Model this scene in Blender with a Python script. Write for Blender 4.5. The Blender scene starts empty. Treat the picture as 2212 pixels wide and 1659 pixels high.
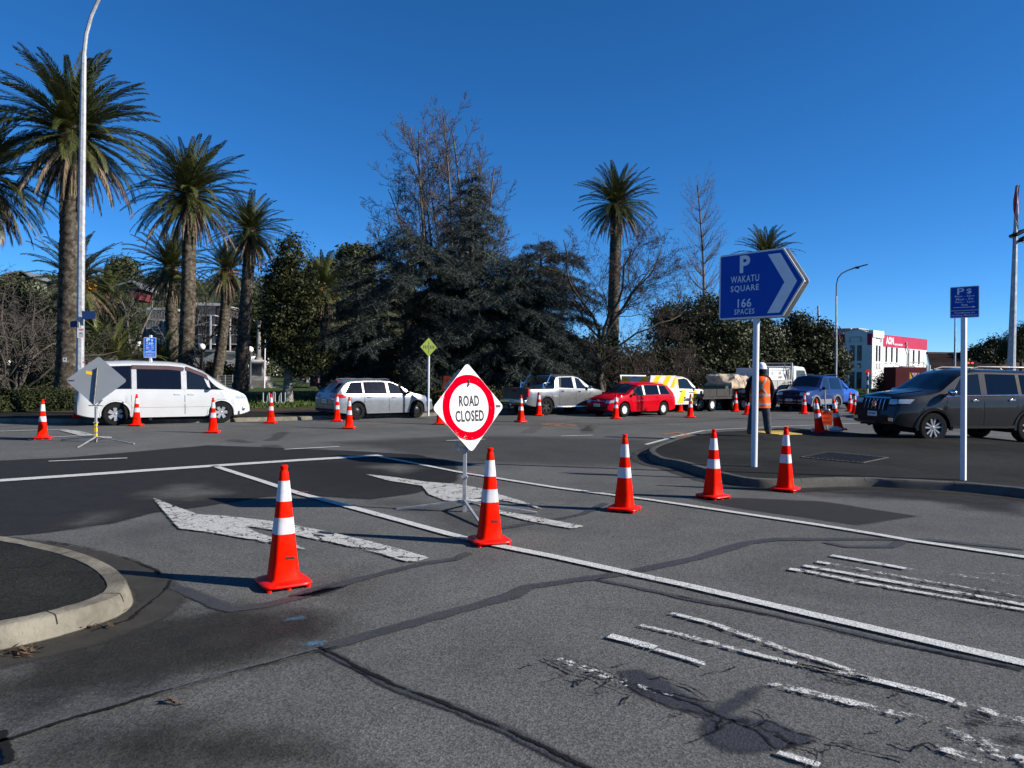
import bpy, math, random
import numpy as np
from mathutils import Vector, Matrix

# ------------------------------------------------------------------ camera, world, sun, exposure
scene = bpy.context.scene
C = scene.collection
R = math.radians
HC = 1.6                       # eye height of the photographer
FPX, CX, CY = 1600.0, 1106.0, 829.5
PITCH, ROLL = math.atan(22.5 / 1600.0), R(0.62)
fwd = Vector((0, math.cos(PITCH), -math.sin(PITCH)))
up0 = Vector((0, math.sin(PITCH), math.cos(PITCH)))
rt0 = Vector((1, 0, 0))
right = rt0 * math.cos(ROLL) + up0 * math.sin(ROLL)
up = up0 * math.cos(ROLL) - rt0 * math.sin(ROLL)
cam_data = bpy.data.cameras.new("camera")
cam_data.sensor_width = 36.0
cam_data.lens = 36.0 * FPX / 2212.0
cam_data.clip_start = 0.1
cam_data.clip_end = 4000.0
cam = bpy.data.objects.new("camera", cam_data)
C.objects.link(cam)
m3 = Matrix((right, up, -fwd)).transposed()
cam.matrix_world = Matrix.Translation((0, 0, HC)) @ m3.to_4x4()
scene.camera = cam

SUN_EL, SUN_AZ = R(27.0), R(-12.0)           # azimuth measured from +X: sun to the right, a little behind the camera
sun_dir = Vector((math.cos(SUN_EL) * math.cos(SUN_AZ), math.cos(SUN_EL) * math.sin(SUN_AZ), math.sin(SUN_EL)))
world = bpy.data.worlds.new("World")
scene.world = world
world.use_nodes = True
wn, wl = world.node_tree.nodes, world.node_tree.links
wn.clear()
sky = wn.new("ShaderNodeTexSky")
sky.sky_type = 'NISHITA'
sky.sun_disc = False
sky.sun_elevation = SUN_EL
sky.sun_rotation = math.atan2(sun_dir.x, sun_dir.y)
sky.altitude = 0
sky.air_density = 0.62
sky.dust_density = 0.0
sky.ozone_density = 9.0
hsv = wn.new("ShaderNodeHueSaturation")
hsv.inputs['Saturation'].default_value = 1.10
hsv.inputs['Value'].default_value = 1.0
hsv.inputs['Hue'].default_value = 0.497
bgn = wn.new("ShaderNodeBackground")
bgn.inputs['Strength'].default_value = 0.090
wo = wn.new("ShaderNodeOutputWorld")
wl.new(sky.outputs[0], hsv.inputs['Color'])
wl.new(hsv.outputs[0], bgn.inputs[0])
wl.new(bgn.outputs[0], wo.inputs[0])

sun_l = bpy.data.lights.new("sun", 'SUN')
sun_l.energy = 5.0
sun_l.angle = R(0.5)
sun_l.color = (1.0, 0.945, 0.86)
sun_o = bpy.data.objects.new("sun", sun_l)
C.objects.link(sun_o)
sun_o.rotation_euler = sun_dir.to_track_quat('Z', 'Y').to_euler()
sun_o.location = (30, -10, 30)

vs = scene.view_settings
vs.view_transform = 'Standard'
vs.look = 'None'
vs.exposure = 0.85
vs.gamma = 1.0
vs.use_curve_mapping = False
scene.cycles.max_bounces = 6
scene.cycles.transparent_max_bounces = 24
scene.cycles.use_denoising = True

# ------------------------------------------------------------------ helpers
rng = random.Random(11)
nrg = np.random.default_rng(5)


def ray(x, y):
    return (right * ((x - CX) / FPX) + up * ((CY - y) / FPX) + fwd)


def G(x, y, z=0.0):
    """Point of the level z that the photograph shows at (x, y)."""
    d = ray(x, y)
    t = (z - HC) / d.z
    return Vector((d.x * t, d.y * t, z))


def A(x, y, Y):
    """Point at distance Y along the ground that the photograph shows at (x, y)."""
    d = ray(x, y)
    t = Y / d.y
    return Vector((d.x * t, Y, HC + d.z * t))


def crop(ox, oy, s):
    return lambda x, y, z=0.0: G((x / s + ox) * 0.864, (y / s + oy) * 0.864, z)


def tag(o, label=None, cat=None, group=None, kind=None):
    if label: o['label'] = label
    if cat: o['category'] = cat
    if group: o['group'] = group
    if kind: o['kind'] = kind
    return o


def thing(name, label, cat, loc=(0, 0, 0), rz=0.0, group=None, scale=1.0):
    o = bpy.data.objects.new(name, None)
    o.empty_display_size = 0.2
    C.objects.link(o)
    o.location = loc
    o.rotation_euler = (0, 0, rz)
    o.scale = (scale,) * 3
    return tag(o, label, cat, group)


def obj(name, me, parent=None, loc=None, rot=None):
    o = bpy.data.objects.new(name, me)
    C.objects.link(o)
    if parent is not None: o.parent = parent
    if loc is not None: o.location = loc
    if rot is not None: o.rotation_euler = rot
    return o


def copy_tree(o, parent=None):
    c = o.copy()
    C.objects.link(c)
    if parent is not None: c.parent = parent
    for ch in list(o.children):
        copy_tree(ch, c)
    return c


def finish(me, smooth):
    if smooth is not None:
        me.polygons.foreach_set("use_smooth", [True] * len(me.polygons))
        me.set_sharp_from_angle(angle=R(smooth))
    me.update()


class MB:
    """Collects shapes and links them as one mesh object."""

    def __init__(s):
        s.v, s.f, s.m, s.cur = [], [], [], 0

    def add(s, vs_, fs_, M=None):
        o = len(s.v)
        for p in vs_:
            p = Vector(p)
            s.v.append(tuple(M @ p if M is not None else p))
        for f in fs_:
            s.f.append(tuple(i + o for i in f))
            s.m.append(s.cur)
        return s

    def box(s, c, d, M=None, taper=1.0, rz=0.0):
        x, y, z = d[0] / 2, d[1] / 2, d[2] / 2
        t = taper
        P = [(-x, -y, -z), (x, -y, -z), (x, y, -z), (-x, y, -z), (-x * t, -y * t, z), (x * t, -y * t, z), (x * t, y * t, z), (-x * t, y * t, z)]
        T = Matrix.Translation(c) @ Matrix.Rotation(rz, 4, 'Z')
        if M is not None: T = M @ T
        return s.add(P, [(3, 2, 1, 0), (4, 5, 6, 7), (0, 1, 5, 4), (1, 2, 6, 5), (2, 3, 7, 6), (3, 0, 4, 7)], T)

    def bar(s, a, b, w, h, upv=(0, 0, 1)):
        a, b = Vector(a), Vector(b)
        d = (b - a)
        L = d.length
        d.normalize()
        u = Vector(upv)
        if abs(d.dot(u)) > 0.98: u = Vector((1, 0, 0))
        sd = d.cross(u).normalized()
        u = sd.cross(d)
        M = Matrix((d, sd, u)).transposed().to_4x4()
        M.translation = (a + b) / 2
        return s.box((0, 0, 0), (L, w, h), M)

    def tube(s, pts, r, n=8, caps=True, M=None):
        pts = [Vector(p) for p in pts]
        if not hasattr(r, '__len__'): r = [r] * len(pts)
        V, F = [], []
        prev = None
        for i, p in enumerate(pts):
            d = (pts[min(i + 1, len(pts) - 1)] - pts[max(i - 1, 0)]).normalized()
            if prev is None:
                a = d.orthogonal().normalized()
            else:
                a = (prev - d * prev.dot(d))
                a = a.normalized() if a.length > 1e-6 else d.orthogonal().normalized()
            prev = a
            b = d.cross(a)
            for k in range(n):
                t = 2 * math.pi * k / n
                V.append(p + (a * math.cos(t) + b * math.sin(t)) * r[i])
        for i in range(len(pts) - 1):
            for k in range(n):
                k2 = (k + 1) % n
                F.append((i * n + k, i * n + k2, (i + 1) * n + k2, (i + 1) * n + k))
        if caps:
            F.append(tuple(reversed(range(n))))
            F.append(tuple(range((len(pts) - 1) * n, len(pts) * n)))
        return s.add(V, F, M)

    def lathe(s, prof, n=24, M=None, caps=False):
        """prof: (radius, height) pairs round +Z."""
        V, F = [], []
        for (r, z) in prof:
            for k in range(n):
                t = 2 * math.pi * k / n
                V.append((r * math.cos(t), r * math.sin(t), z))
        for i in range(len(prof) - 1):
            for k in range(n):
                k2 = (k + 1) % n
                F.append((i * n + k, i * n + k2, (i + 1) * n + k2, (i + 1) * n + k))
        if caps:
            F.append(tuple(reversed(range(n))))
            F.append(tuple(range((len(prof) - 1) * n, len(prof) * n)))
        return s.add(V, F, M)

    def prism(s, poly, z0, z1, M=None):
        n = len(poly)
        V = [(x, y, z0) for x, y in poly] + [(x, y, z1) for x, y in poly]
        F = [tuple(reversed(range(n))), tuple(range(n, 2 * n))]
        F += [(k, (k + 1) % n, n + (k + 1) % n, n + k) for k in range(n)]
        return s.add(V, F, M)

    def grid(s, rows, M=None, flip=False):
        nu = len(rows[0])
        V = [p for r in rows for p in r]
        F = []
        for j in range(len(rows) - 1):
            for i in range(nu - 1):
                q = (j * nu + i, j * nu + i + 1, (j + 1) * nu + i + 1, (j + 1) * nu + i)
                F.append(tuple(reversed(q)) if flip else q)
        return s.add(V, F, M)

    def ell(s, c, r, n=12, m=8, M=None):
        prof = [(max(1e-4, math.cos(-math.pi / 2 + math.pi * i / m)), math.sin(-math.pi / 2 + math.pi * i / m)) for i in range(m + 1)]
        T = Matrix.Translation(c) @ Matrix.Diagonal((r[0], r[1], r[2], 1))
        if M is not None: T = M @ T
        return s.lathe(prof, n, T)

    def mesh(s, name, mats, smooth=35):
        me = bpy.data.meshes.new(name)
        me.from_pydata(s.v, [], s.f)
        if not isinstance(mats, (list, tuple)): mats = [mats]
        for m in mats: me.materials.append(m)
        if any(s.m): me.polygons.foreach_set("material_index", s.m)
        finish(me, smooth)
        return me

    def build(s, name, mats, parent=None, smooth=35, loc=None, rot=None):
        return obj(name, s.mesh(name, mats, smooth), parent, loc, rot)


def np_mesh(name, V, F, mat, smooth=False):
    V = np.asarray(V, dtype=np.float32).reshape(-1, 3)
    F = np.asarray(F, dtype=np.int32)
    k = F.shape[1]
    me = bpy.data.meshes.new(name)
    me.vertices.add(len(V))
    me.vertices.foreach_set("co", V.ravel())
    me.loops.add(F.size)
    me.loops.foreach_set("vertex_index", F.ravel())
    me.polygons.add(len(F))
    me.polygons.foreach_set("loop_start", np.arange(0, F.size, k, dtype=np.int32))
    me.polygons.foreach_set("loop_total", np.full(len(F), k, dtype=np.int32))
    if smooth: me.polygons.foreach_set("use_smooth", np.ones(len(F), dtype=bool))
    me.materials.append(mat)
    me.update(calc_edges=True)
    return me


def bevel(o, w=0.01, seg=2):
    b = o.modifiers.new("bevel", 'BEVEL')
    b.width = w
    b.segments = seg
    b.limit_method = 'ANGLE'
    b.angle_limit = R(40)
    return o


def rounded(poly, r, n=4):
    """Round the corners of a 2-D polygon."""
    out = []
    N = len(poly)
    for i in range(N):
        p, a, b = Vector(poly[i]), Vector(poly[i - 1]), Vector(poly[(i + 1) % N])
        da, db = (a - p).normalized(), (b - p).normalized()
        c = max(-1, min(1, da.dot(db)))
        half = math.acos(c) / 2
        t = min(r / math.tan(half), (a - p).length * 0.45, (b - p).length * 0.45)
        s_, e_ = p + da * t, p + db * t
        for k in range(n + 1):
            u = k / n
            q = s_ * (1 - u) ** 2 + p * 2 * u * (1 - u) + e_ * u ** 2
            out.append((q.x, q.y))
    return out


def text_mesh(body, height=None, width=None, spacing=1.0, extr=0.0, line=1.0, bold=0.0):
    """Letter mesh in the XY plane, centred at the origin. Height is that of the whole block."""
    cu = bpy.data.curves.new("txt", 'FONT')
    cu.body = body
    cu.align_x = 'CENTER'
    cu.align_y = 'CENTER'
    cu.space_character = spacing
    cu.space_line = line
    cu.resolution_u = 3
    cu.extrude = extr
    cu.offset = bold
    o = bpy.data.objects.new("txt", cu)
    C.objects.link(o)
    dg = bpy.context.evaluated_depsgraph_get()
    me = bpy.data.meshes.new_from_object(o.evaluated_get(dg))
    bpy.data.objects.remove(o)
    bpy.data.curves.remove(cu)
    n = len(me.vertices)
    co = np.zeros(n * 3, dtype=np.float32)
    me.vertices.foreach_get("co", co)
    co = co.reshape(-1, 3)
    lo, hi = co.min(0), co.max(0)
    co[:, :2] -= ((lo + hi) / 2)[:2]
    sx = sy = 1.0
    if height: sx = sy = height / (hi[1] - lo[1])
    if width:
        sx = width / (hi[0] - lo[0])
        if not height: sy = sx
    co[:, 0] *= sx
    co[:, 1] *= sy
    me.vertices.foreach_set("co", co.ravel())
    me.update()
    return me


def lettering(body, mat, parent, M, height=None, width=None, name="lettering", **kw):
    me = text_mesh(body, height, width, **kw)
    me.materials.clear()
    me.materials.append(mat)
    o = obj(name, me, parent)
    o.matrix_local = M
    return o


def plane_M(origin, normal, upv=(0, 0, 1)):
    """Frame whose Z is normal and Y is as near up as can be."""
    n = Vector(normal).normalized()
    u = Vector(upv)
    x = u.cross(n).normalized()
    y = n.cross(x)
    M = Matrix((x, y, n)).transposed().to_4x4()
    M.translation = origin
    return M


# ------------------------------------------------------------------ materials
def new_mat(name):
    m = bpy.data.materials.new(name)
    m.use_nodes = True
    nt = m.node_tree
    return m, nt.nodes, nt.links, nt.nodes['Principled BSDF']


def mixcol(n, l, fac, a, b, mode='MIX'):
    x = n.new("ShaderNodeMix")
    x.data_type = 'RGBA'
    x.blend_type = mode
    for sock, v in ((x.inputs[0], fac), (x.inputs[6], a), (x.inputs[7], b)):
        if isinstance(v, (int, float)): sock.default_value = v
        elif isinstance(v, (tuple, list)): sock.default_value = (*v[:3], 1)
        else: l.new(v, sock)
    return x.outputs[2]


def mathn(n, l, op, a, b=None, c=None, clamp=False):
    x = n.new("ShaderNodeMath")
    x.operation = op
    x.use_clamp = clamp
    for i, v in enumerate((a, b, c)):
        if v is None: continue
        if isinstance(v, (int, float)): x.inputs[i].default_value = v
        else: l.new(v, x.inputs[i])
    return x.outputs[0]


def noisen(n, l, scale, detail=3, rough=0.55, vec=None, dist=0.0):
    x = n.new("ShaderNodeTexNoise")
    x.inputs['Scale'].default_value = scale
    x.inputs['Detail'].default_value = detail
    x.inputs['Roughness'].default_value = rough
    x.inputs['Distortion'].default_value = dist
    if vec is not None: l.new(vec, x.inputs['Vector'])
    return x.outputs['Fac']


def maprange(n, l, v, a, b, c=0.0, d=1.0, smooth=False):
    x = n.new("ShaderNodeMapRange")
    if smooth: x.interpolation_type = 'SMOOTHSTEP'
    l.new(v, x.inputs[0])
    for i, q in enumerate((a, b, c, d)): x.inputs[1 + i].default_value = q
    return x.outputs[0]


def objco(n, world=False):
    if world: return n.new("ShaderNodeNewGeometry").outputs['Position']
    return n.new("ShaderNodeTexCoord").outputs['Object']


def bumpn(n, l, h, bs, strength, dist=0.01):
    b = n.new("ShaderNodeBump")
    b.inputs['Strength'].default_value = strength
    b.inputs['Distance'].default_value = dist
    l.new(h, b.inputs['Height'])
    l.new(b.outputs[0], bs.inputs['Normal'])


def M(name, col, rough=0.5, metal=0.0, spec=0.3, coat=0.0, var=0.12, vs_=6.0, bump=0.0, bs_=60.0, dirt=None, dirt_amt=0.0, rvar=0.08, orand=0.0, emit=0.0):
    m, n, l, b = new_mat(name)
    co = objco(n)
    nz = noisen(n, l, vs_, 4, 0.6, co)
    fac = maprange(n, l, nz, 0.3, 0.7)
    lo = tuple(c * (1 - var) for c in col)
    hi = tuple(min(1, c * (1 + var)) for c in col)
    out = mixcol(n, l, fac, lo, hi)
    if dirt is not None:
        dz = noisen(n, l, vs_ * 1.7, 6, 0.7, co)
        out = mixcol(n, l, mathn(n, l, 'MULTIPLY', maprange(n, l, dz, 0.45, 0.75), dirt_amt), out, dirt)
    if orand:
        oi = n.new("ShaderNodeObjectInfo").outputs['Random']
        hs = n.new("ShaderNodeHueSaturation")
        l.new(out, hs.inputs['Color'])
        l.new(maprange(n, l, oi, 0, 1, 1 - orand, 1 + orand), hs.inputs['Value'])
        out = hs.outputs[0]
    l.new(out, b.inputs['Base Color'])
    rz = maprange(n, l, noisen(n, l, vs_ * 3, 4, 0.6, co), 0.25, 0.75, max(0.02, rough - rvar), min(1, rough + rvar))
    l.new(rz, b.inputs['Roughness'])
    b.inputs['Metallic'].default_value = metal
    b.inputs['Specular IOR Level'].default_value = spec
    b.inputs['Coat Weight'].default_value = coat
    b.inputs['Coat Roughness'].default_value = 0.04
    if emit:
        l.new(out, b.inputs['Emission Color'])
        b.inputs['Emission Strength'].default_value = emit
    if bump: bumpn(n, l, noisen(n, l, bs_, 4, 0.6, co), b, bump)
    return m


def leaf_mat(name, col, col2, rough=0.5, spec=0.35, ns=1.2, orand=0.15, trans=0.25):
    """Foliage: two leaf colours in clumps, a little light through the leaf."""
    m, n, l, b = new_mat(name)
    co = objco(n, True)
    f = maprange(n, l, noisen(n, l, ns, 4, 0.65, co), 0.35, 0.65)
    out = mixcol(n, l, f, col, col2)
    f2 = maprange(n, l, noisen(n, l, 14.0, 2, 0.6, co), 0.3, 0.7, 0.7, 1.3)
    hs = n.new("ShaderNodeHueSaturation")
    l.new(out, hs.inputs['Color'])
    if orand:
        oi = n.new("ShaderNodeObjectInfo").outputs['Random']
        f2 = mathn(n, l, 'MULTIPLY', f2, maprange(n, l, oi, 0, 1, 1 - orand, 1 + orand))
    l.new(f2, hs.inputs['Value'])
    l.new(hs.outputs[0], b.inputs['Base Color'])
    b.inputs['Roughness'].default_value = rough
    b.inputs['Specular IOR Level'].default_value = spec
    if trans:
        tr = n.new("ShaderNodeBsdfTranslucent")
        l.new(hs.outputs[0], tr.inputs[0])
        mx = n.new("ShaderNodeMixShader")
        mx.inputs[0].default_value = trans
        l.new(b.outputs[0], mx.inputs[1])
        l.new(tr.outputs[0], mx.inputs[2])
        l.new(mx.outputs[0], n['Material Output'].inputs[0])
    return m


def asphalt_mat(name, col, var=0.25, light=None, grain=1.0, spec=0.12):
    m, n, l, b = new_mat(name)
    co = objco(n, True)
    big = maprange(n, l, noisen(n, l, 0.22, 5, 0.6, co, 0.6), 0.35, 0.65)
    mid = maprange(n, l, noisen(n, l, 1.3, 6, 0.7, co, 0.3), 0.3, 0.7)
    fac = mathn(n, l, 'MULTIPLY_ADD', big, 0.55, mathn(n, l, 'MULTIPLY', mid, 0.45))
    lo = tuple(c * (1 - var) for c in col)
    hi = light or tuple(c * (1 + var) for c in col)
    out = mixcol(n, l, fac, lo, hi)
    # stone chips: lighter and darker aggregate
    vo = n.new("ShaderNodeTexVoronoi")
    vo.inputs['Scale'].default_value = 95.0
    l.new(co, vo.inputs['Vector'])
    sp = n.new("ShaderNodeSeparateColor")
    l.new(vo.outputs['Color'], sp.inputs[0])
    chip = maprange(n, l, sp.outputs[0], 0.0, 1.0, 0.62, 1.38)
    g2 = maprange(n, l, noisen(n, l, 38.0, 4, 0.7, co), 0.3, 0.7, 0.82, 1.18)
    hs = n.new("ShaderNodeHueSaturation")
    l.new(out, hs.inputs['Color'])
    l.new(mathn(n, l, 'MULTIPLY', chip, g2), hs.inputs['Value'])
    fin = hs.outputs[0]
    # scattered pale specks
    v2 = n.new("ShaderNodeTexVoronoi")
    v2.inputs['Scale'].default_value = 9.0
    l.new(co, v2.inputs['Vector'])
    pk = mathn(n, l, 'LESS_THAN', v2.outputs['Distance'], 0.035)
    fin = mixcol(n, l, mathn(n, l, 'MULTIPLY', pk, 0.5), fin, (0.32, 0.31, 0.29))
    # drips and darker worn lanes
    lane = maprange(n, l, noisen(n, l, 0.55, 3, 0.5, co, 1.2), 0.52, 0.75, 1.0, 0.80)
    spot = maprange(n, l, noisen(n, l, 2.6, 5, 0.7, co), 0.60, 0.75, 1.0, 0.72)
    h2 = n.new("ShaderNodeHueSaturation")
    l.new(fin, h2.inputs['Color'])
    l.new(mathn(n, l, 'MULTIPLY', lane, spot), h2.inputs['Value'])
    l.new(h2.outputs[0], b.inputs['Base Color'])
    l.new(maprange(n, l, mid, 0, 1, 0.82, 0.95), b.inputs['Roughness'])
    b.inputs['Specular IOR Level'].default_value = spec
    h = mathn(n, l, 'ADD', vo.outputs['Distance'], noisen(n, l, 160.0, 3, 0.7, co))
    bumpn(n, l, h, b, 0.42 * grain, 0.005)
    return m


def decal_mat(name, col, s0, s1, amp, nscale, rough=0.85, maxa=1.0, col2=None, wear=0.0, wscale=9.0, cracks=0.0, cscale=3.5, spec=0.12, chips=True, lines=False):
    """A thin layer on the road whose edge breaks up: edge (metres inside its outline) and noise give its coverage."""
    m, n, l, b = new_mat(name)
    co = objco(n, True)
    at = n.new("ShaderNodeAttribute")
    at.attribute_name = "edge"
    e = mathn(n, l, 'MULTIPLY_ADD', mathn(n, l, 'SUBTRACT', noisen(n, l, nscale, 5, 0.65, co), 0.5), amp * 2, at.outputs['Fac'])
    a = maprange(n, l, e, s0, s1, 0, maxa, True)
    c1 = mixcol(n, l, maprange(n, l, noisen(n, l, 4.0, 5, 0.7, co), 0.3, 0.7), col, col2 or tuple(c * 0.78 for c in col))
    hs = n.new("ShaderNodeHueSaturation")
    l.new(c1, hs.inputs['Color'])
    vo = n.new("ShaderNodeTexVoronoi")
    vo.inputs['Scale'].default_value = 95.0
    l.new(co, vo.inputs['Vector'])
    if chips:
        sp = n.new("ShaderNodeSeparateColor")
        l.new(vo.outputs['Color'], sp.inputs[0])
        l.new(maprange(n, l, sp.outputs[0], 0, 1, 0.7, 1.3), hs.inputs['Value'])
    l.new(hs.outputs[0], b.inputs['Base Color'])
    b.inputs['Roughness'].default_value = rough
    b.inputs['Specular IOR Level'].default_value = spec
    if wear:
        w1 = noisen(n, l, wscale, 6, 0.75, co)
        w2 = noisen(n, l, 1.1, 4, 0.6, co)
        ww = mathn(n, l, 'MULTIPLY_ADD', w2, 0.45, mathn(n, l, 'MULTIPLY', w1, 0.75))
        a = mathn(n, l, 'MULTIPLY', a, maprange(n, l, ww, wear - 0.03, wear + 0.035, 0, 1, True))
        gr = maprange(n, l, noisen(n, l, 130.0, 3, 0.7, co), 0.33, 0.42, 0.55, 1)
        a = mathn(n, l, 'MULTIPLY', a, gr)
    if cracks:
        v2 = n.new("ShaderNodeTexVoronoi")
        v2.feature = 'DISTANCE_TO_EDGE'
        v2.inputs['Scale'].default_value = cscale
        nv = n.new("ShaderNodeTexNoise")
        nv.inputs['Scale'].default_value = 7.0
        nv.inputs['Detail'].default_value = 5
        l.new(co, nv.inputs['Vector'])
        va = n.new("ShaderNodeVectorMath")
        va.operation = 'MULTIPLY_ADD'
        l.new(nv.outputs['Color'], va.inputs[0])
        va.inputs[1].default_value = (0.34, 0.34, 0.0)
        l.new(co, va.inputs[2])
        l.new(va.outputs[0], v2.inputs['Vector'])
        k = maprange(n, l, mathn(n, l, 'MULTIPLY_ADD', noisen(n, l, 3.0, 4, 0.7, co), cracks * 2.7, mathn(n, l, 'SUBTRACT', v2.outputs['Distance'], cracks * 1.5)), cracks * 0.4, cracks * 0.9, 0, 1, True)
        if lines: k = mathn(n, l, 'SUBTRACT', 1.0, k)
        a = mathn(n, l, 'MULTIPLY', a, k)
    bumpn(n, l, mathn(n, l, 'ADD', vo.outputs['Distance'], noisen(n, l, 120.0, 3, 0.7, co)), b, 0.5, 0.005)
    tr = n.new("ShaderNodeBsdfTransparent")
    mx = n.new("ShaderNodeMixShader")
    l.new(a, mx.inputs[0])
    l.new(tr.outputs[0], mx.inputs[1])
    l.new(b.outputs[0], mx.inputs[2])
    l.new(mx.outputs[0], n['Material Output'].inputs[0])
    return m

# ------------------------------------------------------------------ ground, road, kerbs
asphalt = asphalt_mat("asphalt", (0.094, 0.0935, 0.089), 0.30)
path_asphalt = asphalt_mat("path_asphalt", (0.023, 0.0225, 0.0205), 0.5, grain=0.7, spec=0.05)
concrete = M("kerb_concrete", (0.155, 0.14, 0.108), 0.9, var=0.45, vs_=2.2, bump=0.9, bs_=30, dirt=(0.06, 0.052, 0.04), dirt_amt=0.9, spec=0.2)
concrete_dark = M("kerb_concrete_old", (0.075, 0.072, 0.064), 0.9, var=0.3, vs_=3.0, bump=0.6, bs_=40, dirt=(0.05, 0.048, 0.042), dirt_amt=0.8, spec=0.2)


def sheet(name, poly, z, mat, kind='structure', parent=None):
    me = bpy.data.meshes.new(name)
    me.from_pydata([(p[0], p[1], z) for p in poly], [], [tuple(range(len(poly)))])
    me.materials.append(mat)
    me.update()
    if me.polygons[0].normal.z < 0: me.flip_normals()
    o = obj(name, me, parent)
    if kind and parent is None: o['kind'] = kind
    return o


sheet("road", [(-900, -200), (900, -200), (900, 1500), (-900, 1500)], 0.0, asphalt)


def resample(pts, step):
    pts = [Vector((p[0], p[1])) for p in pts]
    out = [pts[0]]
    for a, b in zip(pts, pts[1:]):
        n = max(1, int((b - a).length / step))
        out += [a.lerp(b, (i + 1) / n) for i in range(n)]
    return out


def smooth_line(pts, it=2):
    pts = [Vector((p[0], p[1])) for p in pts]
    for _ in range(it):
        q = [pts[0]]
        for a, b in zip(pts, pts[1:]):
            q += [a.lerp(b, 0.25), a.lerp(b, 0.75)]
        q.append(pts[-1])
        pts = q
    return pts


def strip(name, pts, width, mat, z, wob=0.0, wvar=0.0, margin=0.03, step=0.12, seed=0, kind='structure', parent=None):
    """A band along a line on the road; attribute edge = metres inside the band's border."""
    rr = random.Random(seed + len(pts) * 7)
    P = resample(pts, step)
    V, F, E = [], [], []
    cols = [-1, -0.75, -0.4, 0, 0.4, 0.75, 1]
    hw0 = width / 2
    o1 = o2 = 0.0
    for i, p in enumerate(P):
        d = (P[min(i + 1, len(P) - 1)] - P[max(i - 1, 0)])
        d = d.normalized() if d.length > 1e-6 else Vector((1, 0))
        nn = Vector((-d.y, d.x))
        o1 = o1 * 0.8 + rr.uniform(-1, 1) * 0.6
        o2 = o2 * 0.8 + rr.uniform(-1, 1) * 0.6
        hw = hw0 * (1 + wvar * o2)
        H = hw + margin
        for c in cols:
            q = p + nn * (o1 * wob + c * H)
            V.append((q.x, q.y, z))
            en = min(i, len(P) - 1 - i) * step
            E.append(min(hw - abs(c) * H, en + 0.01))
    k = len(cols)
    for i in range(len(P) - 1):
        for j in range(k - 1):
            F.append((i * k + j, (i + 1) * k + j, (i + 1) * k + j + 1, i * k + j + 1))
    me = bpy.data.meshes.new(name)
    me.from_pydata(V, [], F)
    at = me.attributes.new("edge", 'FLOAT', 'POINT')
    at.data.foreach_set("value", E)
    me.materials.append(mat)
    me.update()
    if me.polygons[0].normal.z < 0: me.flip_normals()
    o = obj(name, me, parent)
    if kind and parent is None: o['kind'] = kind
    return o


def decal(name, poly, mat, z, cell=0.08, margin=0.2, kind='structure'):
    """A patch on the road with attribute edge = metres inside (+) or outside (-) its outline."""
    P = np.array([(p[0], p[1]) for p in poly], dtype=np.float64)
    lo, hi = P.min(0) - margin, P.max(0) + margin
    nx, ny = max(2, int((hi[0] - lo[0]) / cell) + 1), max(2, int((hi[1] - lo[1]) / cell) + 1)
    X, Y = np.meshgrid(np.linspace(lo[0], hi[0], nx), np.linspace(lo[1], hi[1], ny))
    Q = np.stack([X.ravel(), Y.ravel()], 1)
    dist = np.full(len(Q), 1e9)
    ins = np.zeros(len(Q), dtype=bool)
    for a, b in zip(P, np.roll(P, -1, 0)):
        ab = b - a
        t = np.clip(((Q - a) @ ab) / max(1e-9, ab @ ab), 0, 1)
        dist = np.minimum(dist, np.linalg.norm(Q - (a + t[:, None] * ab), axis=1))
        cond = (a[1] > Q[:, 1]) != (b[1] > Q[:, 1])
        with np.errstate(divide='ignore', invalid='ignore'):
            xi = a[0] + (Q[:, 1] - a[1]) / (b[1] - a[1]) * ab[0]
        ins ^= cond & (Q[:, 0] < xi)
    E = np.where(ins, dist, -dist)
    idx = np.arange(nx * ny).reshape(ny, nx)
    F = np.stack([idx[:-1, :-1].ravel(), idx[:-1, 1:].ravel(), idx[1:, 1:].ravel(), idx[1:, :-1].ravel()], 1)
    F = F[(E[F] > -margin).any(1)]
    used = np.unique(F)
    rm = np.full(nx * ny, -1)
    rm[used] = np.arange(len(used))
    V = np.column_stack([Q[used], np.full(len(used), z)])
    me = np_mesh(name, V, rm[F], mat)
    at = me.attributes.new("edge", 'FLOAT', 'POINT')
    at.data.foreach_set("value", E[used].astype(np.float32))
    o = obj(name, me)
    if kind: o['kind'] = kind
    return o


def D(*pts, z=0.0):
    return [G(x, y, z) for x, y in pts]


k1 = crop(0, 1080, 2212 / 860)
k2 = crop(0, 1450, 2212 / 1280)
k3 = crop(800, 1060, 2212 / 880)
k4 = crop(1280, 1450, 2212 / 1280)
k5 = crop(1560, 1000, 2.212)

# newer dark asphalt laid over part of the crossing
tarmac_new = decal_mat("new_asphalt", (0.016, 0.0165, 0.017), -0.04, 0.10, 0.10, 1.6, col2=(0.024, 0.024, 0.024))
tarmac_soft = decal_mat("damp_asphalt", (0.020, 0.019, 0.017), -0.35, 0.55, 0.55, 1.4, maxa=0.95, col2=(0.032, 0.030, 0.026), rough=0.7)
tarmac_thin = decal_mat("thin_dark_asphalt", (0.034, 0.034, 0.034), -0.4, 0.6, 0.6, 0.9, maxa=0.34)
pale = decal_mat("dusty_asphalt", (0.115, 0.112, 0.105), -0.25, 0.35, 0.35, 1.8, maxa=0.8)
seal = decal_mat("crack_sealant", (0.038, 0.038, 0.040), -0.012, 0.016, 0.024, 6.0, maxa=0.9, col2=(0.052, 0.052, 0.053), rough=0.62, spec=0.35)
seal_pale = decal_mat("old_sealant", (0.085, 0.085, 0.086), -0.012, 0.02, 0.03, 7.0, maxa=0.85)
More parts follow.
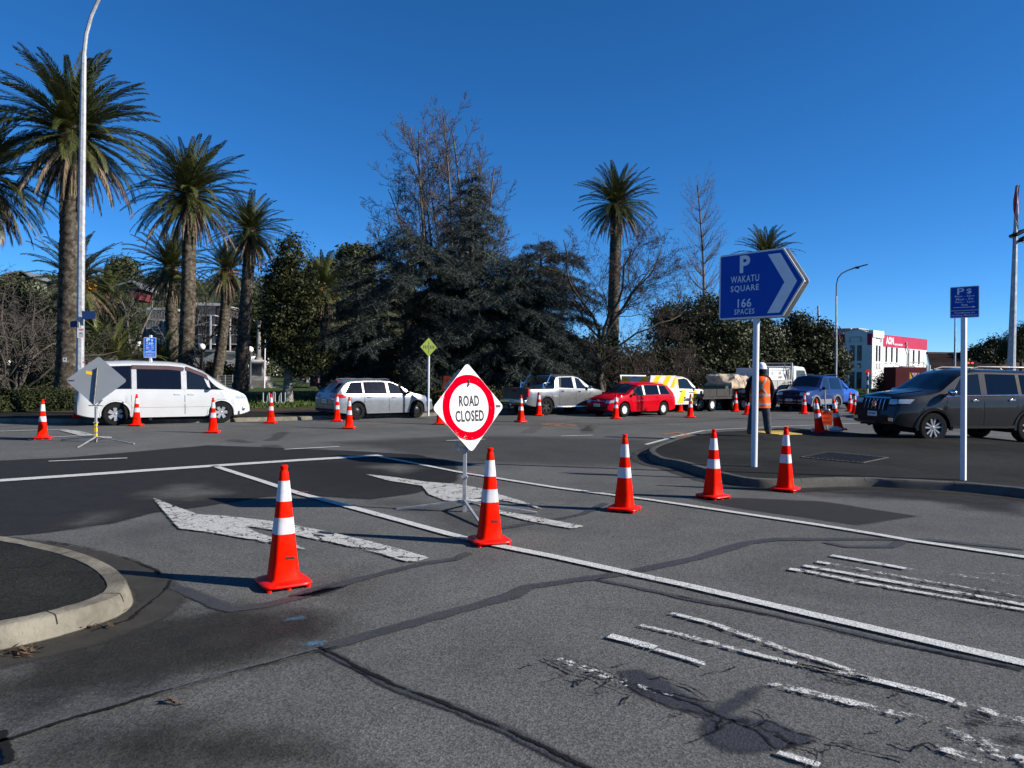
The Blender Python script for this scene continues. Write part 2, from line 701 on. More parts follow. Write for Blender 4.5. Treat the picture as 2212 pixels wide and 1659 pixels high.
crackm = decal_mat("crack", (0.010, 0.010, 0.010), -0.004, 0.006, 0.016, 28.0, chips=False)
crazing = decal_mat("crazed_asphalt", (0.012, 0.012, 0.012), -0.15, 0.15, 0.2, 3.0, cracks=0.024, cscale=3.0, lines=True, chips=False)
paint = decal_mat("road_paint", (0.47, 0.47, 0.45), -0.004, 0.006, 0.010, 40.0, col2=(0.46, 0.46, 0.43), wear=0.47, wscale=22.0, rough=0.7)
paint_worn = decal_mat("worn_road_paint", (0.47, 0.47, 0.45), -0.006, 0.008, 0.018, 25.0, col2=(0.46, 0.45, 0.42), wear=0.54, wscale=14.0, cracks=0.03, cscale=6.0, rough=0.7)
paint_crazed = decal_mat("crazed_road_paint", (0.39, 0.385, 0.365), -0.004, 0.010, 0.02, 20.0, col2=(0.42, 0.41, 0.38), wear=0.485, wscale=16.0, cracks=0.03, cscale=4.5, rough=0.7)
paint_faint = decal_mat("faint_road_paint", (0.50, 0.50, 0.48), -0.01, 0.01, 0.02, 25.0, wear=0.62, wscale=24.0, rough=0.75)
paint_fresh = decal_mat("fresh_road_paint", (0.55, 0.55, 0.535), -0.003, 0.005, 0.006, 30.0, wear=0.42, wscale=18.0, cracks=0.02, cscale=6.0, rough=0.65)

Z1, Z2, Z3, Z4, Z5 = 0.004, 0.008, 0.012, 0.016, 0.020
decal("road_patch", D((-700, 1028), (150, 988), (300, 975), (450, 962), (620, 968), (760, 974), (900, 982), (985, 1000), (990, 1040), (900, 1066), (800, 1080), (640, 1070), (560, 1076), (430, 1097), (330, 1110), (250, 1130), (100, 1153), (-60, 1165), (-700, 1170)), tarmac_new, Z1, 0.07)
decal("road_patch", D((640, 1005), (830, 995), (980, 1012), (960, 1040), (820, 1062), (700, 1050)), tarmac_thin, Z1 + 0.001, 0.08, 0.5)
decal("road_patch", [k2(0, 330), k2(400, 250), k2(600, 165), k2(1000, 125), k2(1380, 150), k2(1480, 215), k2(1400, 270), k2(1000, 380), k2(600, 480), k2(0, 600)], tarmac_soft, Z1, 0.06, 0.5)
decal("road_patch", [k2(150, 690), k2(700, 600), k2(1200, 640), k2(1420, 740), k2(1500, 815), k2(900, 815), k2(100, 815)], tarmac_soft, Z1, 0.05, 0.5)
decal("road_patch", [k5(340, 545), k5(620, 540), k5(1100, 560), k5(1640, 645), k5(1290, 697), k5(620, 600)], decal_mat('patched_asphalt', (0.034, 0.034, 0.034), -0.03, 0.08, 0.07, 1.6, maxa=0.8), Z1, 0.05)
decal("road_patch", [k5(960, 500), k5(1500, 490), k5(1900, 520), k5(2230, 556), k5(2230, 640), k5(1700, 560), k5(1200, 530)], tarmac_soft, Z2, 0.06, 0.4)
decal("road_patch", D((700, 955), (1000, 940), (1400, 950), (1500, 985), (1380, 1010), (1000, 1000)), tarmac_thin, Z1, 0.1, 0.6)
decal("road_patch", [k3(380, 490), k3(620, 470), k3(860, 540), k3(1200, 600), k3(1240, 650), k3(1000, 690), k3(760, 610), k3(480, 540)], tarmac_thin, Z1, 0.05, 0.3)
decal("road_patch", [k4(470, 395), k4(560, 390), k4(740, 480), k4(880, 550), k4(860, 590), k4(700, 560), k4(560, 500), k4(490, 450)], seal_pale, Z2, 0.02, 0.1)
oil = decal_mat("spilt_tar", (0.036, 0.037, 0.042), -0.02, 0.05, 0.06, 6.0, maxa=0.85, rough=0.6, spec=0.4)
decal("road_patch", [k4(470, 395), k4(560, 390), k4(640, 430), k4(760, 500), k4(870, 560), k4(1000, 490), k4(1060, 455), k4(1100, 470), k4(1060, 520), k4(960, 580), k4(1150, 620), k4(1330, 690), k4(1250, 740), k4(1000, 760), k4(860, 720), k4(790, 660), k4(840, 600), k4(700, 560), k4(560, 500), k4(490, 450)], oil, Z2 + 0.001, 0.02, 0.1)
decal("road_patch", [k1(415, 600), k1(520, 560), k1(640, 525), k1(740, 520), k1(640, 570), k1(520, 615)], pale, Z2, 0.05, 0.25)
decal("road_patch", [k1(920, 405), k1(1150, 340), k1(1330, 350), k1(1450, 400), k1(1250, 440), k1(1000, 425)], pale, Z2, 0.06, 0.25)
decal("road_patch", D((790, 1010), (860, 1002), (920, 1012), (860, 1025)), pale, Z2, 0.06, 0.25)
decal("road_patch", D((700, 908), (900, 906), (1300, 914), (1500, 904), (1620, 903), (1500, 912), (1250, 920), (900, 916)), pale, Z1, 0.15, 0.5)
# seams filled with bitumen, and open cracks beside them
strip("road_seam", [k2(-60, 712), k2(60, 660), k2(300, 592), k2(700, 480), k2(1050, 385), k2(1400, 300)], 0.075, seal_pale, Z2, 0.01, 0.25, 0.04, seed=1)
strip("road_seam", [k2(1380, 305), k2(1700, 213), k2(2212, 70), k3(1300, 1030), k3(1600, 985), k3(1880, 950), k3(2100, 905), k5(400, 880), k5(700, 792), k5(850, 774), k5(1100, 772), k5(1450, 772), k5(1700, 778), k5(2212, 830)], 0.11, seal, Z2, 0.012, 0.3, 0.04, seed=2)
strip("road_seam", [k2(1400, 303), k2(1700, 455), k2(2000, 570), k2(2212, 660), k4(150, 735), k4(360, 840)], 0.075, seal, Z2, 0.01, 0.2, 0.04, seed=3)
strip("road_seam", [k2(740, 30), k2(800, 50), k2(900, 95), k2(1000, 130), k2(1150, 110), k2(1500, 30), k3(-130, 1090), k3(0, 1045), k3(350, 955), k3(650, 880), k3(850, 852), k3(940, 812)], 0.12, seal, Z2, 0.012, 0.3, 0.04, seed=4)
strip("road_seam", [k4(370, 0), k4(720, 75), k4(1100, 150), k4(1600, 265), k4(2212, 392)], 0.06, seal, Z2, 0.012, 0.4, 0.04, seed=5)
strip("road_seam", [k3(1130, 660), k3(1250, 640), k3(1500, 600), k3(1650, 570), k3(1800, 500)], 0.09, seal, Z2, 0.01, 0.3, 0.04, seed=6)
strip("road_seam", [k5(1110, 790), k5(1230, 815), k5(1480, 815), k5(1560, 780)], 0.07, seal, Z2, 0.02, 0.4, 0.04, seed=7)


def crack(pts, w=0.016, seed=0, fork=0, wob=0.008):
    strip("road_crack", pts, w * 0.75, crackm, Z3, wob, 0.7, 0.012, 0.03, seed)


crack([k2(-60, 730), k2(300, 610), k2(700, 492), k2(1050, 393), k2(1390, 304)], 0.02, 1)
crack([k2(1400, 303), k2(1520, 372), k2(1700, 462), k2(2000, 576), k2(2212, 668), k4(150, 740), k4(360, 840)], 0.022, 2)
crack([k2(10, 660), k2(30, 720), k2(40, 800)], 0.03, 3)
crack([k1(300, 708), k1(560, 750), k1(760, 800), k1(900, 850), k1(1010, 900), k1(1030, 920)], 0.025, 4)
crack([k1(1100, 962), k1(1080, 1010), k1(1000, 1075), k2(560, 180), k2(400, 225)], 0.022, 5)
crack([k4(720, 75), k4(1100, 155), k4(1600, 272), k4(2212, 396)], 0.012, 6)
for i, pl in enumerate([[(140, 345), (260, 410), (360, 430), (480, 490), (520, 500)], [(220, 335), (360, 385), (480, 450), (640, 490), (760, 520), (880, 548)], [(560, 470), (700, 520), (800, 545), (900, 605), (1040, 650), (1100, 620), (1250, 680), (1320, 700), (1500, 740), (1700, 800)], [(480, 550), (520, 510)], [(760, 710), (860, 650), (900, 605)], [(1040, 570), (1100, 590), (1110, 610)], [(1180, 740), (1200, 715), (1300, 695)], [(590, 435), (640, 425), (760, 470), (850, 520)], [(35, 385), (70, 370), (100, 365)], [(170, 440), (230, 420), (210, 405)], [(240, 430), (300, 440), (270, 465)], [(350, 500), (420, 480)], [(480, 370), (440, 380)], [(830, 415), (960, 380)], [(740, 340), (760, 375)], [(700, 580), (760, 590)], [(1640, 710), (1740, 740), (1800, 715), (1840, 740)], [(1540, 665), (1590, 660)], [(1190, 720), (1350, 810)], [(950, 610), (1100, 690), (1160, 740)]]):
    crack([k4(*p) for p in pl], 0.014, 20 + i, wob=0.02)
decal("road_crazing", [k4(160, 360), k4(300, 360), k4(520, 470), k4(900, 600), k4(1300, 690), k4(1650, 790), k4(1400, 812), k4(1100, 740), k4(800, 610), k4(480, 520), k4(220, 440)], crazing, Z3, 0.04, 0.2)
decal("road_crazing", [k4(1000, 300), k4(1400, 390), k4(1800, 520), k4(2212, 640), k4(2212, 700), k4(1700, 560), k4(1300, 420)], crazing, Z3, 0.04, 0.2)
decal("road_crazing", [k5(1500, 1000), k5(1900, 1040), k5(2212, 1090), k5(2212, 1170), k5(1800, 1110), k5(1600, 1060)], crazing, Z3, 0.05, 0.2)
for i, (x, y) in enumerate([(2110, 560), (1680, 590), (1800, 600)]):
    crack([k4(x, y), k4(x + 20, y + 20), k4(x - 10, y + 40)], 0.01, 60 + i)

# painted lines
strip("road_marking", D((-700, 1090), (0, 1040), (160, 1029), (400, 1012), (640, 996), (822, 985)), 0.28, paint, Z4, 0.004, 0.03, seed=1)
strip("road_marking", D((462, 1008), (550, 1036), (650, 1069), (800, 1109), (1000, 1164), (1060, 1178), (1200, 1206), (1500, 1272), (1800, 1342), (2060, 1402), (2250, 1446), (3300, 1680)), 0.115, paint, Z4, 0.003, 0.04, seed=2)
strip("road_marking", D((815, 987), (900, 1003), (1000, 1023), (1200, 1055), (1400, 1081), (1560, 1105), (1760, 1135), (1900, 1158), (1960, 1169), (2212, 1206), (3000, 1325)), 0.105, paint, Z4, 0.003, 0.05, seed=3)
for a, b in (((105, 998), (275, 991)), ((614, 972), (733, 966)), ((964, 953), (1048, 950)), ((1212, 943), (1281, 941))):
    strip("road_marking", D(a, b), 0.10, paint, Z4, 0.003, 0.05, seed=a[0])
k6 = crop(0, 820, 1820 / 340)
strip("road_marking", [k6(-60, 1392), k6(0, 1388), k6(500, 1372), k6(910, 1366)], 0.10, paint, Z4, seed=9)
strip("road_marking", [k6(300, 1478), k6(720, 1466), k6(1060, 1450), k6(1280, 1442)], 0.10, paint, Z4, seed=10)
decal("road_marking", [k6(800, 1380), k6(920, 1372), k6(1080, 1388), k6(1260, 1436), k6(1290, 1446), k6(1090, 1452)], paint_crazed, Z4 + 0.002, 0.05, 0.05)
k7 = crop(1660, 760, 2028 / 440)
# the turn arrows
decal("road_marking", [k1(975, 425), k1(1110, 478), k1(1270, 535), k1(1500, 552), k1(1760, 583), k1(2120, 650), k1(2240, 680), k3(300, 742), k3(500, 795), k3(695, 850), k3(580, 887), k3(300, 803), k3(0, 738), k1(1980, 690), k1(1760, 640), k1(1580, 612), k1(1640, 650), k1(1760, 690), k1(1900, 735), k1(2010, 775), k1(1760, 728), k1(1560, 692), k1(1350, 655), k1(1150, 630), k1(1060, 530)], paint_crazed, Z4, 0.03, 0.06)
decal("road_marking", [k3(280, 320), k3(470, 340), k3(660, 368), k3(780, 378), k3(860, 383), k3(1000, 408), k3(1140, 452), k3(1290, 498), k3(1420, 547), k3(1330, 527), k3(1180, 492), k3(1020, 470), k3(960, 478), k3(1110, 545), k3(1400, 600), k3(1665, 650), k3(1590, 667), k3(1350, 627), k3(1130, 572), k3(990, 512), k3(870, 495), k3(780, 487), k3(680, 447), k3(640, 395), k3(430, 362)], paint_crazed, Z4, 0.03, 0.06)
# stretched lettering, mostly worn away
for i, (pl, w, mt) in enumerate([
    ([k5(1145, 868), k5(1400, 912), k5(1560, 942)], 0.10, paint_fresh), ([k5(1560, 942), k5(1870, 980), k5(2240, 1040)], 0.08, paint_faint),
    ([k5(1065, 903), k5(1140, 915)], 0.09, paint_worn), ([k5(1140, 915), k5(1560, 990), k5(2240, 1105)], 0.07, paint_faint),
    ([k5(992, 925), k5(1240, 968), k5(1600, 1035)], 0.10, paint_worn), ([k5(1600, 1035), k5(1900, 1085), k5(2240, 1148)], 0.09, paint_worn),
    ([k5(915, 943), k5(1030, 960)], 0.09, paint_fresh), ([k5(1030, 960), k5(1300, 1015), k5(1700, 1085), k5(2240, 1176)], 0.08, paint_worn),
    ([k5(1960, 965), k5(2240, 985)], 0.06, paint_faint),
    ([k4(690, 152), k4(860, 195), k4(1080, 270), k4(1200, 318)], 0.065, paint_worn), ([k4(1200, 318), k4(1330, 355), k4(1480, 405)], 0.055, paint_worn),
    ([k4(555, 205), k4(740, 247), k4(1000, 316), k4(1200, 366), k4(1400, 410)], 0.06, paint_worn), ([k4(1230, 372), k4(1420, 412), k4(1560, 442)], 0.065, paint_worn),
    ([k4(1450, 415), k4(1600, 452), k4(1760, 492), k4(1910, 535)], 0.085, paint_fresh), ([k4(1915, 540), k4(2060, 580), k4(2250, 632)], 0.075, paint_worn),
    ([k4(420, 250), k4(520, 275), k4(620, 303)], 0.095, paint_fresh), ([k4(620, 310), k4(720, 338), k4(840, 375)], 0.055, paint_fresh),
    ([k4(1110, 455), k4(1400, 525), k4(1620, 580), k4(1800, 620)], 0.07, paint_faint),
    ([k4(200, 350), k4(330, 395), k4(510, 465)], 0.09, paint_faint), ([k4(540, 468), k4(700, 520)], 0.05, paint_faint),
    ([k4(1830, 735), k4(1960, 775), k4(2080, 812)], 0.07, paint_worn), ([k4(1150, 757), k4(1330, 815)], 0.05, paint_worn),
    ([k4(1870, 660), k4(1950, 680)], 0.08, paint_worn)]):
    strip("road_marking", pl, w * 0.8, mt, Z4, 0.003, 0.16, 0.03, 0.06, seed=40 + i)
decal("road_marking", [k4(1925, 675), k4(2010, 685), k4(2120, 720), k4(2250, 770), k4(2250, 830), k4(2100, 780), k4(1960, 730)], paint_worn, Z4, 0.02, 0.06)
# spray marks of the works crew
spray_red = decal_mat("red_spray", (0.75, 0.09, 0.08), -0.02, 0.02, 0.03, 20.0, maxa=0.6, wear=0.5)
spray_orange = decal_mat("orange_spray", (0.75, 0.22, 0.04), -0.02, 0.02, 0.03, 20.0, maxa=0.7, wear=0.48)
spray_blue = decal_mat("blue_spray", (0.10, 0.32, 0.55), -0.02, 0.03, 0.04, 20.0, maxa=0.30, wear=0.57)
yellow_paint = decal_mat("yellow_paint", (0.62, 0.42, 0.06), -0.01, 0.01, 0.02, 20.0, maxa=0.9, wear=0.46)
strip("spray_mark", [k1(1910, 399), k1(1980, 392)], 0.05, spray_red, Z5, seed=3)
strip("spray_mark", [k3(940, 305), k3(985, 312)], 0.05, spray_red, Z5, seed=4)
strip("spray_mark", [k2(1310, 300), k2(1360, 290), k2(1410, 278)], 0.09, spray_blue, Z5, 0.02, 0.5, 0.05, 0.05, seed=5)
strip("spray_mark", [k2(1225, 190), k2(1250, 185), k2(1320, 172)], 0.05, spray_blue, Z5, 0.01, 0.5, 0.05, 0.05, seed=6)
k8 = crop(1060, 700, 2212 / 640)
for i, pl in enumerate([[(1010, 1250), (1150, 1243), (1330, 1262)], [(1010, 1250), (1180, 1268), (1330, 1262)], [(1090, 1262), (1180, 1256)]]):
    strip("spray_mark", [k8(*p) for p in pl], 0.09, spray_orange, Z5, 0.02, 0.3, seed=i)
for i, pl in enumerate([[(0, 1510), (150, 1490), (330, 1525), (420, 1548)], [(120, 1535), (330, 1522)], [(330, 1555), (600, 1555), (660, 1553)]]):
    strip("spray_mark", [k7(*p) for p in pl], 0.07, spray_orange, Z5, 0.02, 0.3, seed=i + 5)
# tyre scuffs
scuff = decal_mat("tyre_scuff", (0.030, 0.030, 0.030), -0.05, 0.05, 0.09, 4.0, maxa=0.3, wear=0.52, wscale=5)
for pl in ([k1(1740, 60), k1(1790, 30), k1(1830, 0)], [k1(1730, 85), k1(1790, 110)], [k1(1480, 50), k1(1600, 70)]):
    strip("tyre_mark", pl, 0.35, scuff, Z2, 0.03, 0.3, 0.1, seed=2)
dust = decal_mat("dusty_track", (0.13, 0.125, 0.115), -0.05, 0.05, 0.08, 6.0, maxa=0.55, wear=0.5, wscale=9)
for pl in ([k8(880, 1325), k8(960, 1285), k8(1010, 1235)], [k8(1420, 1325), k8(1390, 1270), k8(1350, 1235)], [k8(1400, 1310), k8(1450, 1270), k8(1500, 1235)]):
    strip("tyre_mark", pl, 0.3, dust, Z2, 0.02, 0.2, 0.1, seed=3)


# ------------------------------------------------------------------ kerbed islands
def kerb_island(outer, h, w, kerb_mat, top_mat, back):
    """outer: the kerb's top outer edge; back: points that close the footpath out of sight."""
    P = smooth_line(outer, 2)
    P = resample(P, 0.25)
    n = len(P)
    cen = sum((Vector((p[0], p[1])) for p in back), Vector((0, 0))) / len(back)
    N = []
    for i, p in enumerate(P):
        d = (P[min(i + 1, n - 1)] - P[max(i - 1, 0)]).normalized()
        N.append(Vector((-d.y, d.x)))
    mid = P[n // 2]
    if N[n // 2].dot(cen - mid) < 0: N = [-x for x in N]
    rows = []
    rr = random.Random(3)
    prof = [(-0.035, -0.02), (-0.012, h * 0.55), (0.0, h - 0.025), (0.012, h - 0.006), (0.03, h), (w, h - 0.002), (w, h - 0.03)]
    for i, p in enumerate(P):
        j = rr.uniform(-0.004, 0.004)
        rows.append([(p.x + N[i].x * (o + (j if z > 0 else 0)), p.y + N[i].y * (o + (j if z > 0 else 0)), z + (rr.uniform(-0.003, 0.003) if z > 0.02 else 0)) for o, z in prof])
    mb = MB()
    mb.grid(rows)
    k = mb.build("kerb", kerb_mat, None, 40)
    k['kind'] = 'structure'
    inner = [p + N[i] * (w - 0.005) for i, p in enumerate(P)]
    sheet("footpath", [(p.x, p.y) for p in inner] + [(p[0], p[1]) for p in back], h - 0.008, top_mat)
    gut = [p - N[i] * 0.20 for i, p in enumerate(P)]
    strip("kerb_channel", gut, 0.34, gutter, Z1 + 0.0015, 0.004, 0.1, 0.05, seed=5)
    jt = MB()                                        # joints between the kerb lengths
    for i in range(4, n, 8):
        q = [p_ for p_ in (rows[i][1], rows[i][2], rows[i][3], rows[i][4], rows[i][5])]
        t = (P[min(i + 1, n - 1)] - P[i - 1]).normalized() * 0.004
        for a, c in zip(q, q[1:]):
            o3 = Vector((-N[i].x * .0015, -N[i].y * .0015, .0015))
            jt.add([Vector(a) + o3 + Vector((t.x, t.y, 0)), Vector(a) + o3 - Vector((t.x, t.y, 0)), Vector(c) + o3 - Vector((t.x, t.y, 0)), Vector(c) + o3 + Vector((t.x, t.y, 0))], [(0, 1, 2, 3)])
    jt.build("joint", gutter_dark, k, None)['kind'] = 'stuff'
    return P, N, inner


KH = 0.125
gutter = decal_mat("gutter_concrete", (0.060, 0.055, 0.045), -0.02, 0.06, 0.05, 5.0, col2=(0.034, 0.031, 0.026), maxa=0.85, chips=False, rough=0.6)
gutter_dark = M("joint_dirt", (0.02, 0.018, 0.015), .95)
kerb_island([(-12, 7.6), G(-60, 1150, KH)] + [G(x, y, KH) for x, y in ((0, 1156), (90, 1170), (180, 1192), (238, 1216), (270, 1240), (281, 1262), (262, 1284), (205, 1306), (110, 1332), (0, 1354))] + [G(-160, 1385, KH), G(-420, 1440, KH), (-9.5, 3.1)], KH, 0.13, concrete, path_asphalt, [(-12, 3.0), (-12, 7.4)])
right_edge = [(90, 290), (128, 272), (150, 300), (215, 325), (290, 332), (440, 378), (570, 413), (700, 436), (860, 441), (1000, 437), (1130, 432), (1370, 430), (1500, 440), (1880, 456), (2212, 490), (2400, 512)]
far_edge = [(1500, 120), (900, 150), (520, 172), (440, 178), (300, 205), (170, 248)]
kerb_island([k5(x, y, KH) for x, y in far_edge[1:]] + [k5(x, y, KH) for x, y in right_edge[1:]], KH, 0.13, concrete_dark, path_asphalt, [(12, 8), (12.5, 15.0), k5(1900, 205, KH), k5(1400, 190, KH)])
strip("road_marking", [k5(120, 250), k5(290, 203), k5(440, 172), k5(520, 166), k5(880, 148), k5(1260, 132), k7(2400, 1375)], 0.10, paint, Z4, seed=77)
strip("kerb_channel", [k5(78, 288), k5(130, 320), k5(210, 352)], 0.18, pale, Z2, seed=8)
# cast-iron drain cover in the footpath
gm = M("cast_iron", (0.035, 0.034, 0.033), 0.6, 0.6, var=0.3)
gv = [k5(985, 317, KH), k5(1130, 288, KH), k5(1455, 318, KH), k5(1315, 347, KH)]
dg = thing("drain_cover", "square iron mesh drain cover set in the dark footpath by the blue arrow sign", "drain cover", ((gv[0] + gv[2]) / 2 * 1.0))
dg.location.z = KH - 0.004
loc = [v - (gv[0] + gv[2]) / 2 for v in gv]
for v in loc: v.z = 0
mb = MB()
for a, b in zip(loc, loc[1:] + loc[:1]): mb.bar(a + Vector((0, 0, 0.006)), b + Vector((0, 0, 0.006)), 0.07, 0.010)
bevel(mb.build("frame", concrete_dark, dg), 0.003)
bm_ = MB()
for i in range(1, 12):
    t = i / 12
    a, b = loc[0].lerp(loc[3], t), loc[1].lerp(loc[2], t)
    bm_.bar(a + Vector((0, 0, 0.008)), b + Vector((0, 0, 0.008)), 0.02, 0.014)
    a, b = loc[0].lerp(loc[1], t), loc[3].lerp(loc[2], t)
    bm_.bar(a + Vector((0, 0, 0.0095)), b + Vector((0, 0, 0.0095)), 0.02, 0.014)
gb = bm_.build("grating", gm, dg)
gb['kind'] = 'stuff'
# tactile paving
ty = M("tactile_yellow", (0.55, 0.37, 0.07), 0.8, var=0.3, vs_=5, bump=0.4)
tq = [k7(1085, 1478, KH), k7(1200, 1460, KH), k7(1420, 1460, KH), k7(1600, 1500, KH), k7(1330, 1505, KH)]
mb = MB()
mb.prism([(p.x, p.y) for p in tq][::-1], KH - 0.006, KH + 0.004)
t_ = mb.build("tactile_paving", ty, None)
t_['kind'] = 'structure'
mb = MB()
c0, c1 = tq[0], tq[3]
for i in range(22):
    for j in range(5):
        p = tq[0].lerp(tq[3], (i + 0.5) / 22) + (tq[2] - tq[3]).normalized() * (j * 0.11 + 0.06)
        mb.lathe([(0.03, KH + 0.003), (0.02, KH + 0.010), (0.0005, KH + 0.010)], 6, Matrix.Translation((p.x, p.y, 0)))
s_ = mb.build("stud", ty, t_)
s_['kind'] = 'stuff'
# gutter litter near the left kerb
litter = M("dry_leaves", (0.09, 0.055, 0.03), 0.9, var=0.5, vs_=30)
for k, (px, nn, ss) in enumerate(((k2(310, 208), 60, 0.055), (k2(445, 143), 30, 0.04), (k2(85, 320), 45, 0.05), (k2(757, 536), 10, 0.02))):
    V, F = [], []
    for i in range(nn):
        c = Vector((px.x + rng.gauss(0, ss * 1.3), px.y + rng.gauss(0, ss * 0.6), abs(rng.gauss(0, 0.012)) + 0.012))
        a, b = rng.uniform(0, 6.3), rng.uniform(-0.6, 0.6)
        u = Vector((math.cos(a), math.sin(a), b)) * rng.uniform(0.012, 0.05)
        w = Vector((-math.sin(a), math.cos(a), rng.uniform(-.5, .5))) * rng.uniform(0.004, 0.016)
        o = len(V)
        V += [c - u, c - w, c + u, c + w]
        F.append((o, o + 1, o + 2, o + 3))
    o = obj("leaf_litter", np_mesh("leaf_litter", [tuple(v) for v in V], F, litter))
    o['kind'] = 'stuff'

# ------------------------------------------------------------------ far kerb, footpath and park lawn
lawn = leaf_mat("lawn", (0.030, 0.052, 0.010), (0.052, 0.074, 0.018), 0.9, 0.1, 0.8, trans=0)
earth = M("bark_mulch", (0.055, 0.04, 0.026), 0.95, var=0.45, vs_=2.0, bump=0.8, bs_=20, spec=0.1)
FK = [(-40, 20.0), (-24, 20.6)] + [tuple(G(x, y).xy) for x, y in ((-80, 912), (130, 914.5), (300, 914), (420, 913.5), (530, 911), (640, 908), (740, 905), (925, 899), (1100, 893), (1300, 886.5), (1500, 880), (1700, 875))] + [(30, 52), (60, 84)]
FKs = resample(smooth_line(FK, 1), 1.2)


def offset_line(P, d):
    out = []
    for i, p in enumerate(P):
        t = (P[min(i + 1, len(P) - 1)] - P[max(i - 1, 0)]).normalized()
        out.append(p + Vector((-t.y, t.x)) * d)
    return out


rows = []
for i in range(len(FKs)):
    pass
lines = [(offset_line(FKs, d), z) for d, z in ((-0.04, -0.02), (-0.02, 0.09), (0.0, 0.118), (0.03, 0.125), (0.16, 0.125), (0.16, 0.09))]
n = len(FKs)
for k0 in range(0, n - 1, 3):            # kerb stones, laid end to end with a narrow joint
    k1_ = min(n - 1, k0 + 3)
    rws = []
    for i in range(k0, k1_ + 1):
        row = []
        for L, z in lines:
            q = L[i].copy()
            if i == k1_: q = q.lerp(L[i - 1], 0.012)
            row.append((q.x, q.y, z))
        rws.append(row)
    mb = MB()
    mb.grid(rws)
    o = mb.build("kerb", concrete, None, 40)
    o['kind'] = 'structure'
fp0, fp1 = offset_line(FKs, 0.155), offset_line(FKs, 3.6)


def ribbon(name, A_, B_, z0, z1, mat):
    mb = MB()
    mb.grid([[(a.x, a.y, z0), (b.x, b.y, z1)] for a, b in zip(A_, B_)])
    o = mb.build(name, mat, None)
    if o.data.polygons[0].normal.z < 0: o.data.flip_normals()
    o['kind'] = 'structure'
    return o


ribbon("footpath", fp0, fp1, 0.12, 0.125, path_asphalt)
ribbon("earth_strip", fp1, offset_line(FKs, 5.2), 0.125, 0.15, earth)
l2 = offset_line(FKs, 5.2)
far = [Vector((p.x - 60, p.y + 75)) for p in l2]
ribbon("lawn", l2, far, 0.15, 0.5, lawn)

# ------------------------------------------------------------------ traffic cones
cone_red = M("cone_orange", (0.84, 0.008, 0.0), 0.5, var=0.05, vs_=3, spec=0.03, dirt=(0.34, 0.03, 0.015), dirt_amt=0.55, orand=0.12)
cone_base_m = M("cone_base", (0.70, 0.006, 0.002), 0.38, var=0.08, vs_=4, spec=0.15, dirt=(0.30, 0.05, 0.03), dirt_amt=0.4)
cone_white = M("reflective_sleeve", (0.56, 0.545, 0.56), 0.42, var=0.06, vs_=4, spec=0.5, bump=0.15, bs_=160, dirt=(0.36, 0.34, 0.35), dirt_amt=0.7, orand=0.12)
black_print = M("black_print", (0.012, 0.012, 0.014), 0.6, var=0.1)


def rsq(hw, z, n=32, e=3.2):
    P = []
    for k in range(n):
        t = 2 * math.pi * (k + 0.5) / n
        c, s_ = math.cos(t), math.sin(t)
        r = (abs(c) ** e + abs(s_) ** e) ** (-1 / e)
        P.append((hw * r * c, hw * r * s_, z))
    return P


def stack(mb, rings, cap=True):
    n = len(rings[0])
    V = [p for r in rings for p in r]
    F = []
    for i in range(len(rings) - 1):
        for k in range(n):
            F.append((i * n + k, i * n + (k + 1) % n, (i + 1) * n + (k + 1) % n, (i + 1) * n + k))
    if cap:
        F.append(tuple(range((len(rings) - 1) * n, len(rings) * n)))
    mb.add(V, F)


def cone_hw(z):
    return np.interp(z, [0.06, 0.87], [0.108, 0.030])


def cone_e(z):
    return np.interp(z, [0.06, 0.5, 0.9], [4.2, 3.0, 2.0])


cone_body_me = MB()
stack(cone_body_me, [rsq(0.124, 0.052, e=5)] + [rsq(float(cone_hw(z)), z, e=float(cone_e(z))) for z in (0.075, 0.2, 0.35, 0.5, 0.65, 0.8, 0.845)] + [rsq(0.030, 0.85, e=2), rsq(0.024, 0.862, e=2), rsq(0.024, 0.872, e=2), rsq(0.028, 0.878, e=2), rsq(0.028, 0.895, e=2), rsq(0.022, 0.90, e=2)])
cone_body_me = cone_body_me.mesh("cone_body", cone_red, 50)
mb = MB()
stack(mb, [rsq(0.165, 0.022, e=7), rsq(0.176, 0.026, e=7), rsq(0.180, 0.034, e=7), rsq(0.176, 0.044, e=7), rsq(0.16, 0.052, e=7), rsq(0.125, 0.056, e=6)])
mb.add(rsq(0.165, 0.022, e=7), [tuple(reversed(range(32)))])
for sx in (-1, 0, 1):
    for sy in (-1, 0, 1):
        if sx or sy: mb.tube([(sx * 0.142, sy * 0.142, 0.0), (sx * 0.142, sy * 0.142, 0.024)], [0.019, 0.022], 8)
cone_base_me = mb.mesh("cone_base", cone_base_m, 40)


def sleeve(z0, z1):
    mb = MB()
    zs = [z0 + (z1 - z0) * k / 4 for k in range(5)]
    stack(mb, [rsq(float(cone_hw(z0)) - 0.001, z0, e=float(cone_e(z0)))] + [rsq(float(cone_hw(z)) + 0.0022, z, e=float(cone_e(z))) for z in zs] + [rsq(float(cone_hw(z1)) - 0.001, z1, e=float(cone_e(z1)))], False)
    return mb.mesh("reflective_band", cone_white, 40)


sleeve_hi, sleeve_lo = sleeve(0.635, 0.785), sleeve(0.395, 0.515)
cone_txt = text_mesh("isaac", width=0.078, spacing=1.05, bold=0.03)
cone_txt.materials.clear()
cone_txt.materials.append(black_print)


